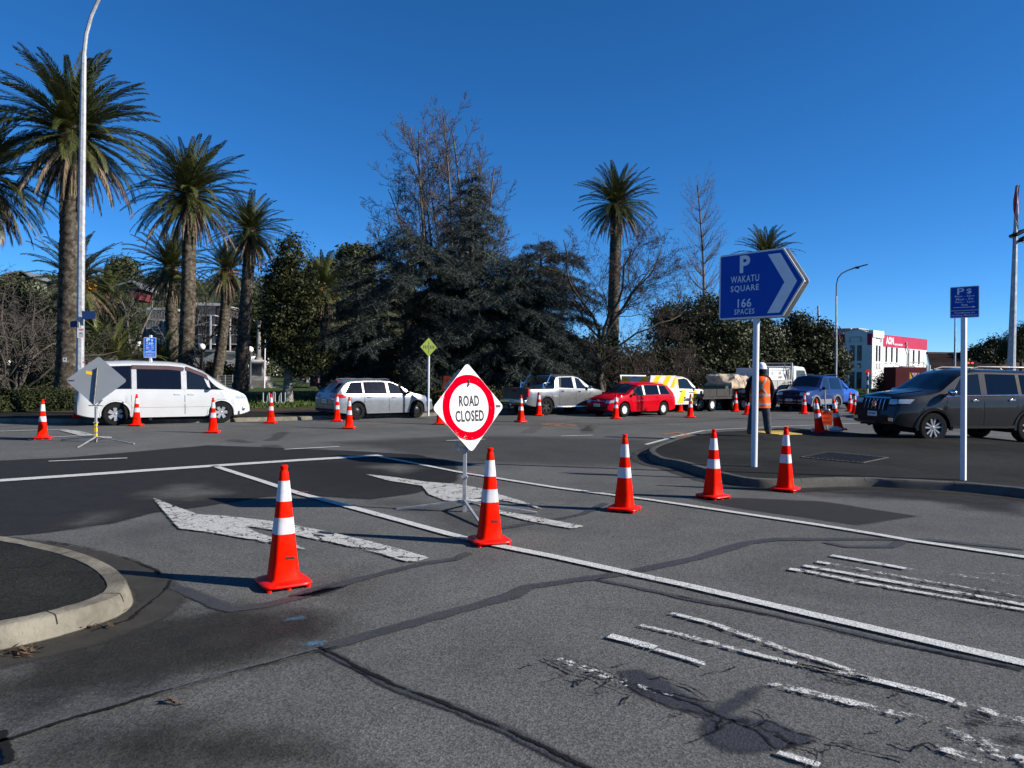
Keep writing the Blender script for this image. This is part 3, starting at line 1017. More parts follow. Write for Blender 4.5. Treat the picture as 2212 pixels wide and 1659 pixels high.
def make_cone(txt=True):
    t = thing("traffic_cone", None, "traffic cone", group="orange traffic cones")
    obj("base", cone_base_me, t)
    obj("body", cone_body_me, t)
    obj("reflective_band", sleeve_hi, t)
    obj("reflective_band", sleeve_lo, t)
    if txt:
        o = obj("lettering", cone_txt, t)
        sl = math.atan((0.108 - 0.030) / 0.81)
        z = 0.225
        o.matrix_local = Matrix.Translation((0.030, -float(cone_hw(z)) - 0.0035, z)) @ Matrix.Rotation(R(90) - sl, 4, 'X')
    return t


cone0, cone_plain = make_cone(True), make_cone(False)
used_c = [False, False]


def cone(px, py, rz, label, z=0.0, txt=True, tilt=None, base=None, s=1.0):
    k = 0 if txt else 1
    src = (cone0, cone_plain)[k]
    o = src if not used_c[k] else copy_tree(src)
    used_c[k] = True
    o.location = base if base is not None else G(px, py, z)
    o.scale = (s, s, s)
    o.rotation_euler = (0, 0, R(rz)) if tilt is None else (R(tilt[0]), R(tilt[1]), R(rz))
    o['label'] = label
    return o


cone(612, 1264, 33, "largest orange cone, nearest the camera, left of the white arrow")
cone(1057, 1173, 20, "orange cone standing on the white lane line in front of the road closed sign")
cone(1348, 1103, 65, "orange cone standing alone between the road closed sign and blue arrow sign")
cone(1540, 1076, 36, "orange cone just left of the blue arrow sign's white pole, off the kerb")
cone(1696, 1060, 54, "orange cone by the kerb in front of the drain cover, right of the white pole")
cone(92, 948, 28, "leftmost orange cone, left of the grey back of a diamond sign", txt=False)
cone(295, 920, 10, "orange cone beside the white van's rear wheel")
cone(460, 935, 12, "orange cone in front of the white van's front wheel", txt=False)
cone(585, 914, 5, "orange cone by the far kerb between the white van and silver wagon")
cone(728, 910, 15, "orange cone close behind the silver wagon's rear corner, further of two")
cone(754, 926, 3, "orange cone in front of the silver wagon's rear wheel, nearer of two", txt=False)
cone(950, 917, 8, "orange cone almost hidden behind the road closed sign", txt=False)
cone(1125, 912, 40, "orange cone below the silver ute's tailgate", txt=False)
cone(1164, 898, 12, "orange cone touching the view of the silver ute's rear wheel")
cone(1330, 905, 15, "orange cone in front of the red wagon's front wheel", txt=False)
cone(1469, 890, 10, "orange cone in front of the lettered door of the yellow and white truck")
cone(1491, 902, 12, "orange cone in front of the yellow and white truck's front wheel", txt=False)
cone(1589, 889.5, 6, "orange cone by the flat-deck trailer's pale tailboard")
cone(1614, 896, 6, "orange cone half hidden behind the road worker's left leg", txt=False)
cone(1737, 894, 10, "orange cone in front of the blue off-roader's bumper", txt=False)
cone(1836, 889, 10, "orange cone beside the bright blue ute's front wheel, left of two by the dark off-roader", txt=False)
cone(1846, 894, 10, "orange cone just in front of the dark off-roader's grille", txt=False)
cone(166, 911.5, 20, "orange cone in shade just behind the white van's rear bumper", txt=False)

# ------------------------------------------------------------------ signs
galv = M("galvanised_steel", (0.34, 0.345, 0.35), 0.5, 0.35, var=0.3, vs_=8, bump=0.08, dirt=(0.25, 0.25, 0.25), dirt_amt=0.5)
steel_dark = M("dark_steel", (0.10, 0.10, 0.105), 0.5, 0.6, var=0.3, vs_=8)
sign_white = M("sign_white", (0.60, 0.60, 0.59), 0.42, var=0.04, vs_=3, dirt=(0.52, 0.51, 0.48), dirt_amt=0.35)
sign_red = M("sign_red", (0.46, 0.0, 0.010), 0.6, var=0.08, vs_=4, spec=0.0)
sign_back = M("sign_back_grey", (0.23, 0.245, 0.255), 0.55, 0.2, var=0.05, vs_=2)
sign_blue = M("sign_blue", (0.001, 0.060, 0.36), 0.5, spec=0.15, var=0.06, vs_=2)
sign_blue2 = M("parking_sign_blue", (0.002, 0.10, 0.46), 0.45, var=0.06, vs_=2)
sign_print = M("white_print", (0.66, 0.68, 0.72), 0.45, var=0.05)
sign_lime = M("sign_lime", (0.15, 0.20, 0.002), 0.4, var=0.05)
sign_orange = M("sign_orange", (0.92, 0.09, 0.012), 0.45, var=0.06)
white_paint = M("white_pole_paint", (0.56, 0.57, 0.585), 0.45, var=0.06, vs_=2, dirt=(0.5, 0.5, 0.5), dirt_amt=0.25)
yellow_st = M("yellow_sticker", (0.80, 0.44, 0.01), 0.5, var=0.05)
wear_white = M("peeled_sticker", (0.62, 0.42, 0.36), 0.6, var=0.2, vs_=30)


def tripod(root, H, legs, post=0.02, pivot=0.1, tape=False, mat=galv):
    """Square post on a folding tripod; legs: foot positions round the post."""
    mb = MB()
    mb.bar((0, 0, 0.0), (0, 0, H), post * 2, post * 2, (1, 0, 0))
    bevel(mb.build("post", mat, root), 0.003)
    mb = MB()
    for z in (pivot, H * 0.55):
        mb.box((0, 0, z), (post * 3, post * 3, 0.035))
    for s_ in (-1, 1): mb.tube([(0.03 * s_, -0.05, H * 0.55), (0.03 * s_, 0.05, H * 0.55)], 0.008, 6)
    mb.build("clamp", mat, root)
    for f in legs:
        d = Vector((f[0], f[1], 0)).normalized()
        mb = MB()
        mb.bar((d.x * 0.02, d.y * 0.02, pivot + 0.015), (f[0], f[1], 0.014), 0.028, 0.022)
        bevel(mb.build("leg", mat, root), 0.002)
    if tape:
        mb = MB()
        for z in (0.14, 0.27, 0.40): mb.box((0, 0, z), (post * 2 + 0.006, post * 2 + 0.006, 0.09))
        mb.build("reflective_tape", yellow_st, root)


# ROAD CLOSED
base = G(1003, 1106)
rc = thing("road_closed_sign", "white diamond sign with red ring reading ROAD CLOSED on a steel tripod", "road sign", base)
ft = [G(856, 1102) - base, G(1160, 1110) - base, G(1042, 1140) - base, Vector((0.22, 0.75, 0))]
tripod(rc, 0.74, [(f.x, f.y) for f in ft], 0.021, 0.115)
nrm = Vector((math.sin(R(41)), -math.cos(R(41)), 0.10))
cen = A(1014, 880, base.y - 0.02) - base
PM = plane_M(cen, nrm)
hd = 0.515
dia = rounded([(0, -hd), (hd, 0), (0, hd), (-hd, 0)], 0.055, 6)
mb = MB()
mb.prism(dia, -0.004, 0.0, PM)
pn = mb.build("panel", sign_white, rc, 30)
mb = MB()
ring = [(0.377 * math.cos(t), 0.377 * math.sin(t)) for t in [2 * math.pi * k / 72 for k in range(72)]]
rin = [(x * 0.745, y * 0.745) for x, y in ring]
lim = lambda x, y: min(1.0, (hd - 0.006) / (abs(x) + abs(y)))
mb.add([(x * lim(x, y), y * lim(x, y), 0.0022) for x, y in ring] + [(x, y, 0.0022) for x, y in rin], [(k, (k + 1) % 72, 72 + (k + 1) % 72, 72 + k) for k in range(72)], PM)
mb.build("ring", sign_red, pn, None)
for body, y, h, w in (("ROAD", 0.075, 0.128, 0.290), ("CLOSED", -0.098, 0.132, 0.410)):
    lettering(body, black_print, pn, PM @ Matrix.Translation((0, y, 0.003)), h, w, bold=0.030, spacing=1.1)
lettering("isaac", black_print, pn, PM @ Matrix.Translation((0.43, 0.012, 0.003)), 0.045, 0.075, bold=0.02)
# scuffs and the lock pin near the top of the ring
mb = MB()
mb.tube([(-0.012, 0.25, 0.005), (0.006, 0.285, 0.008), (0.008, 0.32, 0.005)], 0.007, 6, M=PM)
mb.tube([(-0.018, 0.235, 0.004), (0.012, 0.27, 0.012)], 0.006, 6, M=PM)
mb.build("catch", steel_dark, pn)
mb = MB()
rr = random.Random(4)
for k in range(46):
    a, r_ = rr.gauss(-1.9, 0.28), rr.uniform(0.33, 0.395)
    if k > 22: a, r_ = rr.uniform(-3.1, 3.1), rr.uniform(0.30, 0.39)
    x, y = r_ * math.cos(a), r_ * math.sin(a)
    s0 = rr.uniform(0.002, 0.009) if k < 22 else rr.uniform(0.001, 0.004)
    mb.add([(x - s0, y, 0.0032), (x, y - s0 * .5, 0.0032), (x + s0, y + s0 * .3, 0.0032), (x, y + s0 * .8, 0.0032)], [(0, 1, 2, 3)], PM)
mb.build("scuff", wear_white, pn, None)
mb = MB()
hz = 0.70
tb = Vector((PM[0][0], PM[1][0], 0)).normalized()
mb.bar(Vector((0, 0, 0.735)) - tb * 0.115, Vector((0, 0, 0.735)) + tb * 0.105, 0.045, 0.018)
mb.bar(Vector((0, 0, 0.74)) - tb * 0.10, Vector((0, 0, 0.83)) - tb * 0.125, 0.05, 0.012)
mb.bar(Vector((0, 0, 0.74)) + tb * 0.06, Vector((0, 0, 0.83)) + tb * 0.115, 0.05, 0.012)
bevel(mb.build("bracket", galv, rc), 0.002)
mb = MB()
mb.bar(Vector((cen.x, cen.y, 0.70)) - Vector(nrm) * 0.03, cen + Vector((0, 0, 0.1)) - Vector(nrm) * 0.03, 0.04, 0.025)
mb.build("back_rail", galv, rc)
mb = MB()
mb.tube([(0.03 * math.cos(t), 0.03 * math.sin(t), 0.125) for t in [k * .7 for k in range(10)]], 0.006, 5)
mb.build("tie", yellow_st, rc)

# grey back of the sign by the van
base = G(207, 955)
gs = thing("sign_back", "grey back of a big diamond sign on a tripod in front of the white van", "road sign", base)
ft = [G(132, 951) - base, G(168, 968) - base, G(290, 960) - base, G(240, 946) - base]
tripod(gs, 0.78, [(f.x, f.y) for f in ft], 0.022, 0.10, True)
cen = A(208.5, 822, base.y) - base
PM = plane_M(cen, (0.16, -1, 0.24))
hd = 0.63
mb = MB()
mb.prism(rounded([(0, -0.55), (hd, 0), (0, 0.55), (-hd, 0)], 0.07, 6), -0.004, 0.0, PM)
pn = mb.build("panel", sign_back, gs, 30)
mb = MB()
mb.tube([PM @ Vector((0, -0.54, 0.026)), PM @ Vector((0, 0.28, 0.026))], 0.026, 12)
mb.build("back_tube", steel_dark, gs)
mb = MB()
mb.add([(-0.23, 0.15, 0.002), (-0.09, 0.12, 0.002), (-0.09, 0.19, 0.002), (-0.23, 0.22, 0.002)], [(0, 1, 2, 3)], PM)
st = mb.build("sticker", yellow_st, pn, None)
lettering("isaac", black_print, pn, PM @ Matrix.Translation((-0.52, 0.0, 0.002)) @ Matrix.Diagonal((-1, 1, 1, 1)), 0.05, 0.14, bold=0.02)
mb = MB()
mb.box((0, 0, 0.80), (0.30, 0.05, 0.02))
for s_ in (-1, 1): mb.bar((0.03 * s_, 0, 0.80), (0.15 * s_, -0.02, 0.93), 0.05, 0.014)
mb.box((0, -0.02, 0.90), (0.20, 0.02, 0.06))
bevel(mb.build("bracket", galv, gs), 0.002)

# blue arrow sign, two panels back to back
base = G(1629, 1007, KH)
ws = thing("arrow_sign", "big blue arrow sign reading WAKATU SQUARE 166 SPACES on a white pole", "road sign", base)
top = A(1636, 548, base.y)
mb = MB()
mb.tube([(0, 0, -0.02), (0, 0, 2.95)], 0.051, 20)
mb.build("pole", white_paint, ws)
yaw = R(-49)
n_ = Vector((math.sin(yaw), -math.cos(yaw), 0))
ax = Vector((math.cos(yaw), math.sin(yaw), 0))
cl, cr_ = A(1559, 625, base.y + 0.66) - base, None
PM = plane_M(Vector((0, 0, 0)) + n_ * 0.075 + Vector((0, 0, (A(1632, 616, base.y) - base).z)), n_)
# outline in the plane: x to the arrow's point
wl_, wr_, hh = -0.66, 0.50, 0.545
pt = 0.86
outl = rounded([(wl_, -hh), (wr_, -hh), (pt, 0), (wr_, hh), (wl_, hh)], 0.06, 6)


def inset(poly, d):
    c = Vector((0.05, 0))
    out = []
    N = len(poly)
    for i in range(N):
        p, a, b = Vector(poly[i]), Vector(poly[i - 1]), Vector(poly[(i + 1) % N])
        t = (b - a).normalized()
        out.append(tuple(p + Vector((-t.y, t.x)) * d))
    return out


for k, (off, fl) in enumerate(((0.0, 1), (-0.15, -1))):
    Q = PM @ Matrix.Translation((0, 0, off))
    mb = MB()
    mb.prism(outl, -0.014, 0.0, Q)
    pn = mb.build("panel", [sign_white if k == 0 else sign_back], ws, 30)
    zf = 0.0025 if k == 0 else -0.0165
    mb = MB()
    i1 = inset(outl, 0.028)
    ff = tuple(range(len(i1)))
    mb.add([(x, y, zf) for x, y in i1], [ff if k == 0 else tuple(reversed(ff))], Q)
    mb.build("face", sign_blue, pn, None)
    F_ = Q @ Matrix.Translation((0, 0, 0.0045)) if k == 0 else Q @ Matrix.Translation((0, 0, -0.0185)) @ Matrix.Rotation(math.pi, 4, 'Y')
    chv = [(0.235, 0.465), (0.45, 0.465), (0.735, 0.0), (0.45, -0.475), (0.235, -0.475), (0.525, 0.0)]
    if k: chv = [(-x, y) for x, y in chv][::-1]
    mb = MB()
    mb.add([(x, y, 0) for x, y in chv], [(0, 1, 2, 5), (5, 2, 3, 4)] if k == 0 else [(0, 3, 4, 5)[:0] or (5, 4, 3, 0), (0, 3, 2, 1)], F_)
    mb.build("chevron", sign_print, pn, None)
    sx = -0.175 if k == 0 else 0.175
    for body, y, h, w, bd in (("P", 0.355, 0.285, 0.19, 0.035), ("WAKATU", 0.112, 0.112, 0.52, 0.012), ("SQUARE", -0.048, 0.115, 0.52, 0.012), ("166", -0.284, 0.145, 0.25, 0.016), ("SPACES", -0.425, 0.088, 0.37, 0.012)):
        lettering(body, sign_print, pn, F_ @ Matrix.Translation((sx, y, 0.001)), h, w, bold=bd, spacing=1.15 if len(body) > 3 else 1.05)
mb = MB()
for z in (-0.3, 0.3):
    mb.bar(PM @ Vector((-0.55, z, -0.02)), PM @ Vector((0.55, z, -0.02)), 0.03, 0.03)
    mb.bar(PM @ Vector((-0.55, z, -0.13)), PM @ Vector((0.55, z, -0.13)), 0.03, 0.03)
for x in (-0.62, 0.80): mb.bar(PM @ Vector((x, 0, -0.01)), PM @ Vector((x, 0, -0.145)), 0.02, 0.02)
mb.build("rail", galv, ws)


def parking_sign(root, w, h, PMx, rows, M_face):
    mb = MB()
    rect = rounded([(-w / 2, -h / 2), (w / 2, -h / 2), (w / 2, h / 2), (-w / 2, h / 2)], 0.02, 4)
    mb.prism(rect, -0.004, 0, PMx)
    pn = mb.build("panel", sign_white, root, 30)
    mb = MB()
    i1 = inset(rect, 0.011)
    cut = -h / 2 + h * 0.235
    for y0, y1 in ((-h / 2 + 0.011, cut - 0.004), (cut + 0.004, h / 2 - 0.011)):
        mb.add([(-w / 2 + 0.011, y0, 0.002), (w / 2 - 0.011, y0, 0.002), (w / 2 - 0.011, y1, 0.002), (-w / 2 + 0.011, y1, 0.002)], [(0, 1, 2, 3)], PMx)
    mb.build("face", M_face, pn, None)
    for body, x, y, hh_, ww in rows:
        lettering(body, sign_print, pn, PMx @ Matrix.Translation((x * w, y * h, 0.0035)), hh_ * h, ww * w if ww else None, bold=0.012)
    return pn


# P$ sign on the right
base = G(2081, 1036, KH)
ps = thing("parking_sign", "blue P$ parking sign on a slim white pole before the dark off-roader", "parking sign", base)
mb = MB()
mb.bar((0, 0, -0.02), (0, 0, 2.62), 0.066, 0.066, (0.8, 0.6, 0))
bevel(mb.build("pole", white_paint, ps), 0.006)
ps.rotation_euler = (0, R(-0.9), 0)
yaw = R(-38)
PM = plane_M(Vector((-0.05 + 0.03, -0.045, (A(2071, 653, base.y) - base).z)), (math.sin(yaw), -math.cos(yaw), 0))
pn = parking_sign(ps, 0.365, 0.455, PM, [("P", -0.13, 0.345, 0.20, 0.24), ("$", 0.155, 0.335, 0.18, 0.17), ("8am - 5pm", 0, 0.185, 0.07, 0.68), ("Mon - Fri", 0, 0.095, 0.07, 0.58), ("9am - 1pm", 0, 0.0, 0.07, 0.66), ("Sat", 0, -0.085, 0.06, 0.22), ("Conditions on", 0, -0.335, 0.05, 0.70), ("Parking Machines", 0, -0.42, 0.06, 0.88)], sign_blue)
mb = MB()
y = -0.165 * 0.455
mb.add([(-0.14, y - 0.004, 0.0035), (0.105, y - 0.004, 0.0035), (0.105, y + 0.004, 0.0035), (-0.14, y + 0.004, 0.0035), (0.10, y - 0.016, 0.0035), (0.14, y, 0.0035), (0.10, y + 0.016, 0.0035)], [(0, 1, 2, 3), (4, 5, 6)], PM)
mb.build("arrow", sign_print, pn, None)

# P$ 120 sign behind the van
base = G(325, 906, 0.12)
p2 = thing("parking_sign", "bright blue P$ 120 parking sign standing behind the white van", "parking sign", base)
zt = (A(323, 724, base.y) - base).z
mb = MB()
mb.bar((0, 0, -0.02), (0, 0, zt), 0.07, 0.07, (1, 0, 0))
bevel(mb.build("pole", white_paint, p2), 0.006)
PM = plane_M(Vector((0, -0.045, (A(323, 751, base.y) - base).z)), (0.28, -1, 0))
pn = parking_sign(p2, 0.335, 0.60, PM, [("P", -0.14, 0.375, 0.16, 0.28), ("$", 0.16, 0.365, 0.11, 0.16), ("120", 0, 0.205, 0.10, 0.52), ("8am - 5pm", 0, 0.085, 0.05, 0.68), ("Mon - Fri", 0, 0.005, 0.05, 0.58), ("9am - 1pm", 0, -0.075, 0.05, 0.66), ("Sat", 0, -0.14, 0.045, 0.22), ("Conditions on", 0, -0.345, 0.04, 0.70), ("Parking Machines", 0, -0.425, 0.045, 0.85)], sign_blue2)
mb = MB()
y = -0.21 * 0.6
mb.add([(-0.09, y - 0.006, 0.0035), (0.13, y - 0.006, 0.0035), (0.13, y + 0.006, 0.0035), (-0.09, y + 0.006, 0.0035), (-0.08, y - 0.018, 0.0035), (-0.08, y + 0.018, 0.0035), (-0.13, y, 0.0035)], [(0, 1, 2, 3), (4, 5, 6)], PM)
mb.build("arrow", sign_print, pn, None)

# crossing warning sign
base = G(925, 897, 0.12)
cs = thing("warning_sign", "lime diamond sign with black crossing symbol on a pole by the silver wagon", "road sign", base)
zt = (A(922, 733, base.y) - base).z
mb = MB()
mb.tube([(0, 0, -0.02), (0, 0, zt)], 0.038, 12)
mb.build("pole", white_paint, cs)
PM = plane_M(Vector((-0.03, -0.05, (A(922, 750, base.y) - base).z)), (-0.80, -0.7, 0))
PM = plane_M(Vector((0.0, -0.06, (A(922, 750, base.y) - base).z)), (0.55, -0.75, 0))
hd = 0.34
mb = MB()
d0 = rounded([(0, -hd), (hd, 0), (0, hd), (-hd, 0)], 0.03, 4)
mb.prism(d0, -0.004, 0, PM)
pn = mb.build("panel", black_print, cs, 30)
mb = MB()
d1 = [(x * .95, y * .95) for x, y in d0]
mb.add([(x, y, 0.002) for x, y in d1], [tuple(range(len(d1)))], PM)
mb.build("face", sign_lime, pn, None)
mb = MB()
for k in range(7):
    x = -0.2 + k * 0.066
    if k == 3: continue
    mb.add([(x - 0.016, -0.06, 0.004), (x + 0.016, -0.06, 0.004), (x + 0.016 + 0.012, 0.06, 0.004), (x - 0.016 + 0.012, 0.06, 0.004)], [(0, 1, 2, 3)], PM)
mb.add([(-0.012, -0.2, 0.004), (0.012, -0.2, 0.004), (0.012, 0.2, 0.004), (-0.012, 0.2, 0.004)], [(0, 1, 2, 3)], PM)
mb.build("symbol", black_print, pn, None)

# orange board and grey diamond behind ROAD CLOSED
base = G(985, 905)
s7 = thing("sign_back", "dark grey back of a diamond sign behind the road closed sign", "road sign", base)
tripod(s7, 0.8, [(-0.6, 0.1), (0.6, 0.15), (-0.05, -0.6)], 0.02, 0.1, mat=steel_dark)
PM = plane_M(A(990, 838, base.y) - base, (-0.55, -0.85, 0.06))
hd = 0.68
mb = MB()
mb.prism(rounded([(0, -hd), (hd, 0), (0, hd), (-hd, 0)], 0.06, 5), -0.004, 0, PM)
pn = mb.build("panel", sign_back, s7, 30)
lettering("isaac", sign_print, pn, PM @ Matrix.Translation((-0.55, 0, 0.003)), 0.05, 0.12)
mb = MB()
mb.tube([PM @ Vector((0, -0.6, 0.03)), PM @ Vector((0, 0.25, 0.03))], 0.022, 8)
mb.build("back_tube", galv, s7)
base = G(970, 902)
s8 = thing("orange_sign", "red orange works board half hidden behind the grey diamond sign", "road sign", base)
tripod(s8, 0.7, [(-0.5, 0.1), (0.5, 0.15), (-0.05, -0.5)], 0.02, 0.1, mat=steel_dark)
PM = plane_M(A(969, 831, base.y) - base, (-0.5, -0.8, 0.02))
mb = MB()
mb.prism(rounded([(-0.26, -0.27), (0.26, -0.27), (0.26, 0.29), (-0.26, 0.29)], 0.03, 4), -0.004, 0, PM @ Matrix.Rotation(R(-8), 4, 'Z'))
pn = mb.build("panel", sign_orange, s8, 30)
lettering("CYCLE\nLANE\nCLOSED", black_print, pn, PM @ Matrix.Rotation(R(-8), 4, 'Z') @ Matrix.Translation((0, 0, 0.003)), 0.42, 0.40)

# the leaning pair of cones with the small orange board
b1, b2 = G(1771, 934, KH), G(1812, 931, KH)
cone(0, 0, 14, "leaning orange cone left of the small orange board with sandbags", txt=False, base=b1, tilt=(0, -9))
cone(0, 0, 10, "leaning orange cone right of the small orange board, over white sandbags", txt=False, base=b2, tilt=(0, -12))
sb = G(1789, 928, KH)
s9 = thing("orange_sign", "small orange board with three lines of black print between two leaning cones", "road sign", sb)
PM = plane_M(A(1784.5, 903, sb.y) - sb, (-0.12, -1, 0.05)) @ Matrix.Rotation(R(-2), 4, 'Z')
mb = MB()
mb.prism(rounded([(-0.17, -0.19), (0.17, -0.19), (0.17, 0.19), (-0.17, 0.19)], 0.015, 3), -0.005, 0, PM)
pn = mb.build("panel", sign_orange, s9, 30)
for body, y in (("CROSSING CLOSED", 0.12), ("PLEASE USE", 0.0), ("ALTERNATE ROUTE", -0.12)):
    lettering(body, black_print, pn, PM @ Matrix.Translation((0, y, 0.003)), 0.05, 0.29 if len(body) > 11 else 0.2)
P2 = plane_M(A(1767, 897, sb.y + 0.02) - sb, (-0.75, -0.6, 0.1)) @ Matrix.Rotation(R(8), 4, 'Z')
mb = MB()
mb.prism(rounded([(-0.12, -0.17), (0.12, -0.17), (0.12, 0.17), (-0.12, 0.17)], 0.015, 3), -0.005, 0, P2)
mb.build("side_panel", sign_orange, s9, 30)
mb = MB()
mb.tube([(-0.02, 0.05, 0.0), A(1781, 842, sb.y + 0.05) - sb], 0.02, 10)
mb.build("post", galv, s9)
mb = MB()
mb.ell(A(1789, 886, sb.y) - sb, (0.05, 0.05, 0.04))
mb.box(A(1789, 888.5, sb.y) - sb, (0.38, 0.03, 0.02))
mb.build("bracket", galv, s9)
bag_m = M("sandbag_plastic", (0.5, 0.49, 0.5), 0.4, var=0.15, vs_=12, bump=0.8, bs_=18, dirt=(0.5, 0.25, 0.28), dirt_amt=0.3)
for (x, y, sx, sz, lb) in ((1805, 933, 0.16, 0.08, "larger white sandbag slumped against the right leaning cone's foot"), (1757, 932, 0.06, 0.05, "crumpled white plastic bag left of the left leaning cone")):
    c = G(x, y, KH)
    mb = MB()
    mb.ell((0, 0, sz * 0.8), (sx, sx * .6, sz), 20, 12)
    rr = random.Random(int(x))
    for i, v in enumerate(mb.v):
        f = 1 + rr.uniform(-.13, .13)
        mb.v[i] = (v[0] * f, v[1] * f, max(0.0, v[2] * (1 + rr.uniform(-.12, .12))))
    o = mb.build("sandbag", bag_m, None, 70, loc=c)
    tag(o, lb, "sandbag", "bags weighting the small orange board")

# ------------------------------------------------------------------ vehicles
glass = M("car_glass", (0.008, 0.010, 0.011), 0.04, spec=0.6, var=0.05, rvar=0.01)
glass_tint = M("tinted_glass", (0.004, 0.004, 0.006), 0.05, spec=0.5, var=0.05, rvar=0.01)
tyre_m = M("tyre_rubber", (0.012, 0.012, 0.012), 0.85, spec=0.06, var=0.2, vs_=10, bump=0.2, bs_=80)
rim_m = M("alloy_rim", (0.30, 0.30, 0.31), 0.4, 0.4, var=0.08)
rim_white = M("pale_hub_cap", (0.66, 0.66, 0.65), 0.4, 0.2, var=0.06)
rim_dark = M("black_rim", (0.022, 0.022, 0.023), 0.4, 0.3, var=0.15)
trim_black = M("black_plastic", (0.010, 0.010, 0.011), 0.55, spec=0.15, var=0.15, vs_=10)
chrome = M("chrome", (0.72, 0.72, 0.73), 0.12, 1.0, var=0.05, rvar=0.03)
lamp_clear = M("lamp_lens", (0.50, 0.51, 0.50), 0.12, 0.5, var=0.25, vs_=14, coat=0.6)
lamp_red = M("tail_lamp_red", (0.35, 0.004, 0.008), 0.15, var=0.25, vs_=12, coat=0.5)
plate_w = M("plate_white", (0.62, 0.63, 0.64), 0.5, var=0.08)
gap_m = M("panel_gap", (0.010, 0.010, 0.010), 0.8, var=0.1)


def paint_m(name, col, metal=0.0, rough=0.28, coat=0.7, dirt=(0.3, 0.29, 0.27), amt=0.04, spec=0.3):
    return M(name, col, rough, metal, spec=spec, var=0.04, vs_=2.5, coat=coat, dirt=dirt, dirt_amt=amt, rvar=0.05)


WHEELS = {}


def wheel_meshes(r, w, style):
    key = (r, w, style)
    if key in WHEELS: return WHEELS[key]
    X = Matrix.Rotation(R(90), 4, 'X')          # wheel axis along Y, outer face towards -Y
    rr_ = r * {'alloy6': 0.66, 'steel': 0.62, 'black6': 0.68, 'cover8': 0.62, 'alloy10': 0.70, 'off5': 0.62}[style]
    mb = MB()
    h = w / 2
    mb.lathe([(rr_ * .9, -h), (rr_, -h * .98), (r * .80, -h * 1.04), (r * .93, -h * 1.0), (r * .985, -h * .80), (r, -h * .55), (r, h * .55), (r * .985, h * .8), (r * .93, h), (r * .8, h * 1.04), (rr_, h * .98), (rr_ * .9, h)], 40, X)
    for k in range(46):                          # tread blocks on the shoulder
        t = 2 * math.pi * k / 46
        T = X @ Matrix.Rotation(t, 4, 'Z')
        for s_ in (-1, 1): mb.box((r * .985, 0, s_ * h * .78), (0.012, r * .075, h * .3), T)
    tyre = mb.mesh("tyre", tyre_m, 40)
    mb = MB()
    mat = {'alloy6': rim_m, 'steel': rim_dark, 'black6': rim_dark, 'cover8': rim_white, 'alloy10': rim_m, 'off5': rim_m}[style]
    z0 = h * .80
    mb.cur = 1
    mb.lathe([(0.001, z0 - 0.055), (rr_ * .9, z0 - 0.055), (rr_ * .93, z0 - 0.02)], 32, X)
    mb.cur = 0
    mb.lathe([(rr_ * .93, z0 - 0.05), (rr_ * .91, z0), (rr_ * .97, z0 + 0.014), (rr_ * 1.01, z0 + 0.004)], 40, X)
    hub = rr_ * .22
    mb.lathe([(hub * 1.2, z0 - 0.05), (hub, z0 - 0.012), (hub * .6, z0), (0.001, z0 + 0.004)], 20, X)
    ns, w0, w1 = {'alloy6': (6, .20, .30), 'steel': (0, 0, 0), 'black6': (6, .20, .26), 'cover8': (8, .17, .30), 'alloy10': (10, .07, .115), 'off5': (5, .24, .34)}[style]
    for k in range(ns):
        T = X @ Matrix.Rotation(2 * math.pi * (k + .5) / ns, 4, 'Z')
        a, b = hub * .8, rr_ * .945
        wa, wb = rr_ * w0, rr_ * w1
        tw = rr_ * .06 if style == 'alloy10' and k % 2 else (-rr_ * .06 if style == 'alloy10' else 0)
        V = [(a, -wa, z0 - .045), (b, -wb + tw, z0 - .045), (b, wb + tw, z0 - .045), (a, wa, z0 - .045), (a, -wa * .8, z0 - .004), (b, -wb * .8 + tw, z0 + .006), (b, wb * .8 + tw, z0 + .006), (a, wa * .8, z0 - .004)]
        mb.add(V, [(4, 5, 6, 7), (0, 1, 5, 4), (1, 2, 6, 5), (2, 3, 7, 6), (3, 0, 4, 7)], T)
    if style == 'steel':
        mb.lathe([(rr_ * .90, z0 - .03), (rr_ * .72, z0 - .012), (rr_ * .6, z0 - .028), (rr_ * .42, z0 - .008), (hub, z0 - .004)], 36, X)
        for k in range(12):
            T = X @ Matrix.Rotation(2 * math.pi * k / 12, 4, 'Z')
            mb.box((rr_ * .66, 0, z0 - .018), (rr_ * .10, rr_ * .09, 0.02), T)
    for k in range(5):
        T = X @ Matrix.Rotation(2 * math.pi * k / 5, 4, 'Z')
        mb.tube([(hub * .55, 0, z0 - .01), (hub * .55, 0, z0 + .008)], 0.009, 6, M=T)
    rim = mb.mesh("rim", [mat, rim_dark], 30)
    WHEELS[key] = (tyre, rim)
    return WHEELS[key]


def put_wheel(root, x, y, r, w, style, side, steer=0.0):
    ty, ri = wheel_meshes(r, w, style)
    e = bpy.data.objects.new("wheel", None)
    C.objects.link(e)
    e.parent = root
    e.location = (x, y, r)
    e.rotation_euler = (0, rng.uniform(0, 6.28), (0 if side < 0 else math.pi) + steer)
    obj("tyre", ty, e)
    obj("rim", ri, e)
    return e


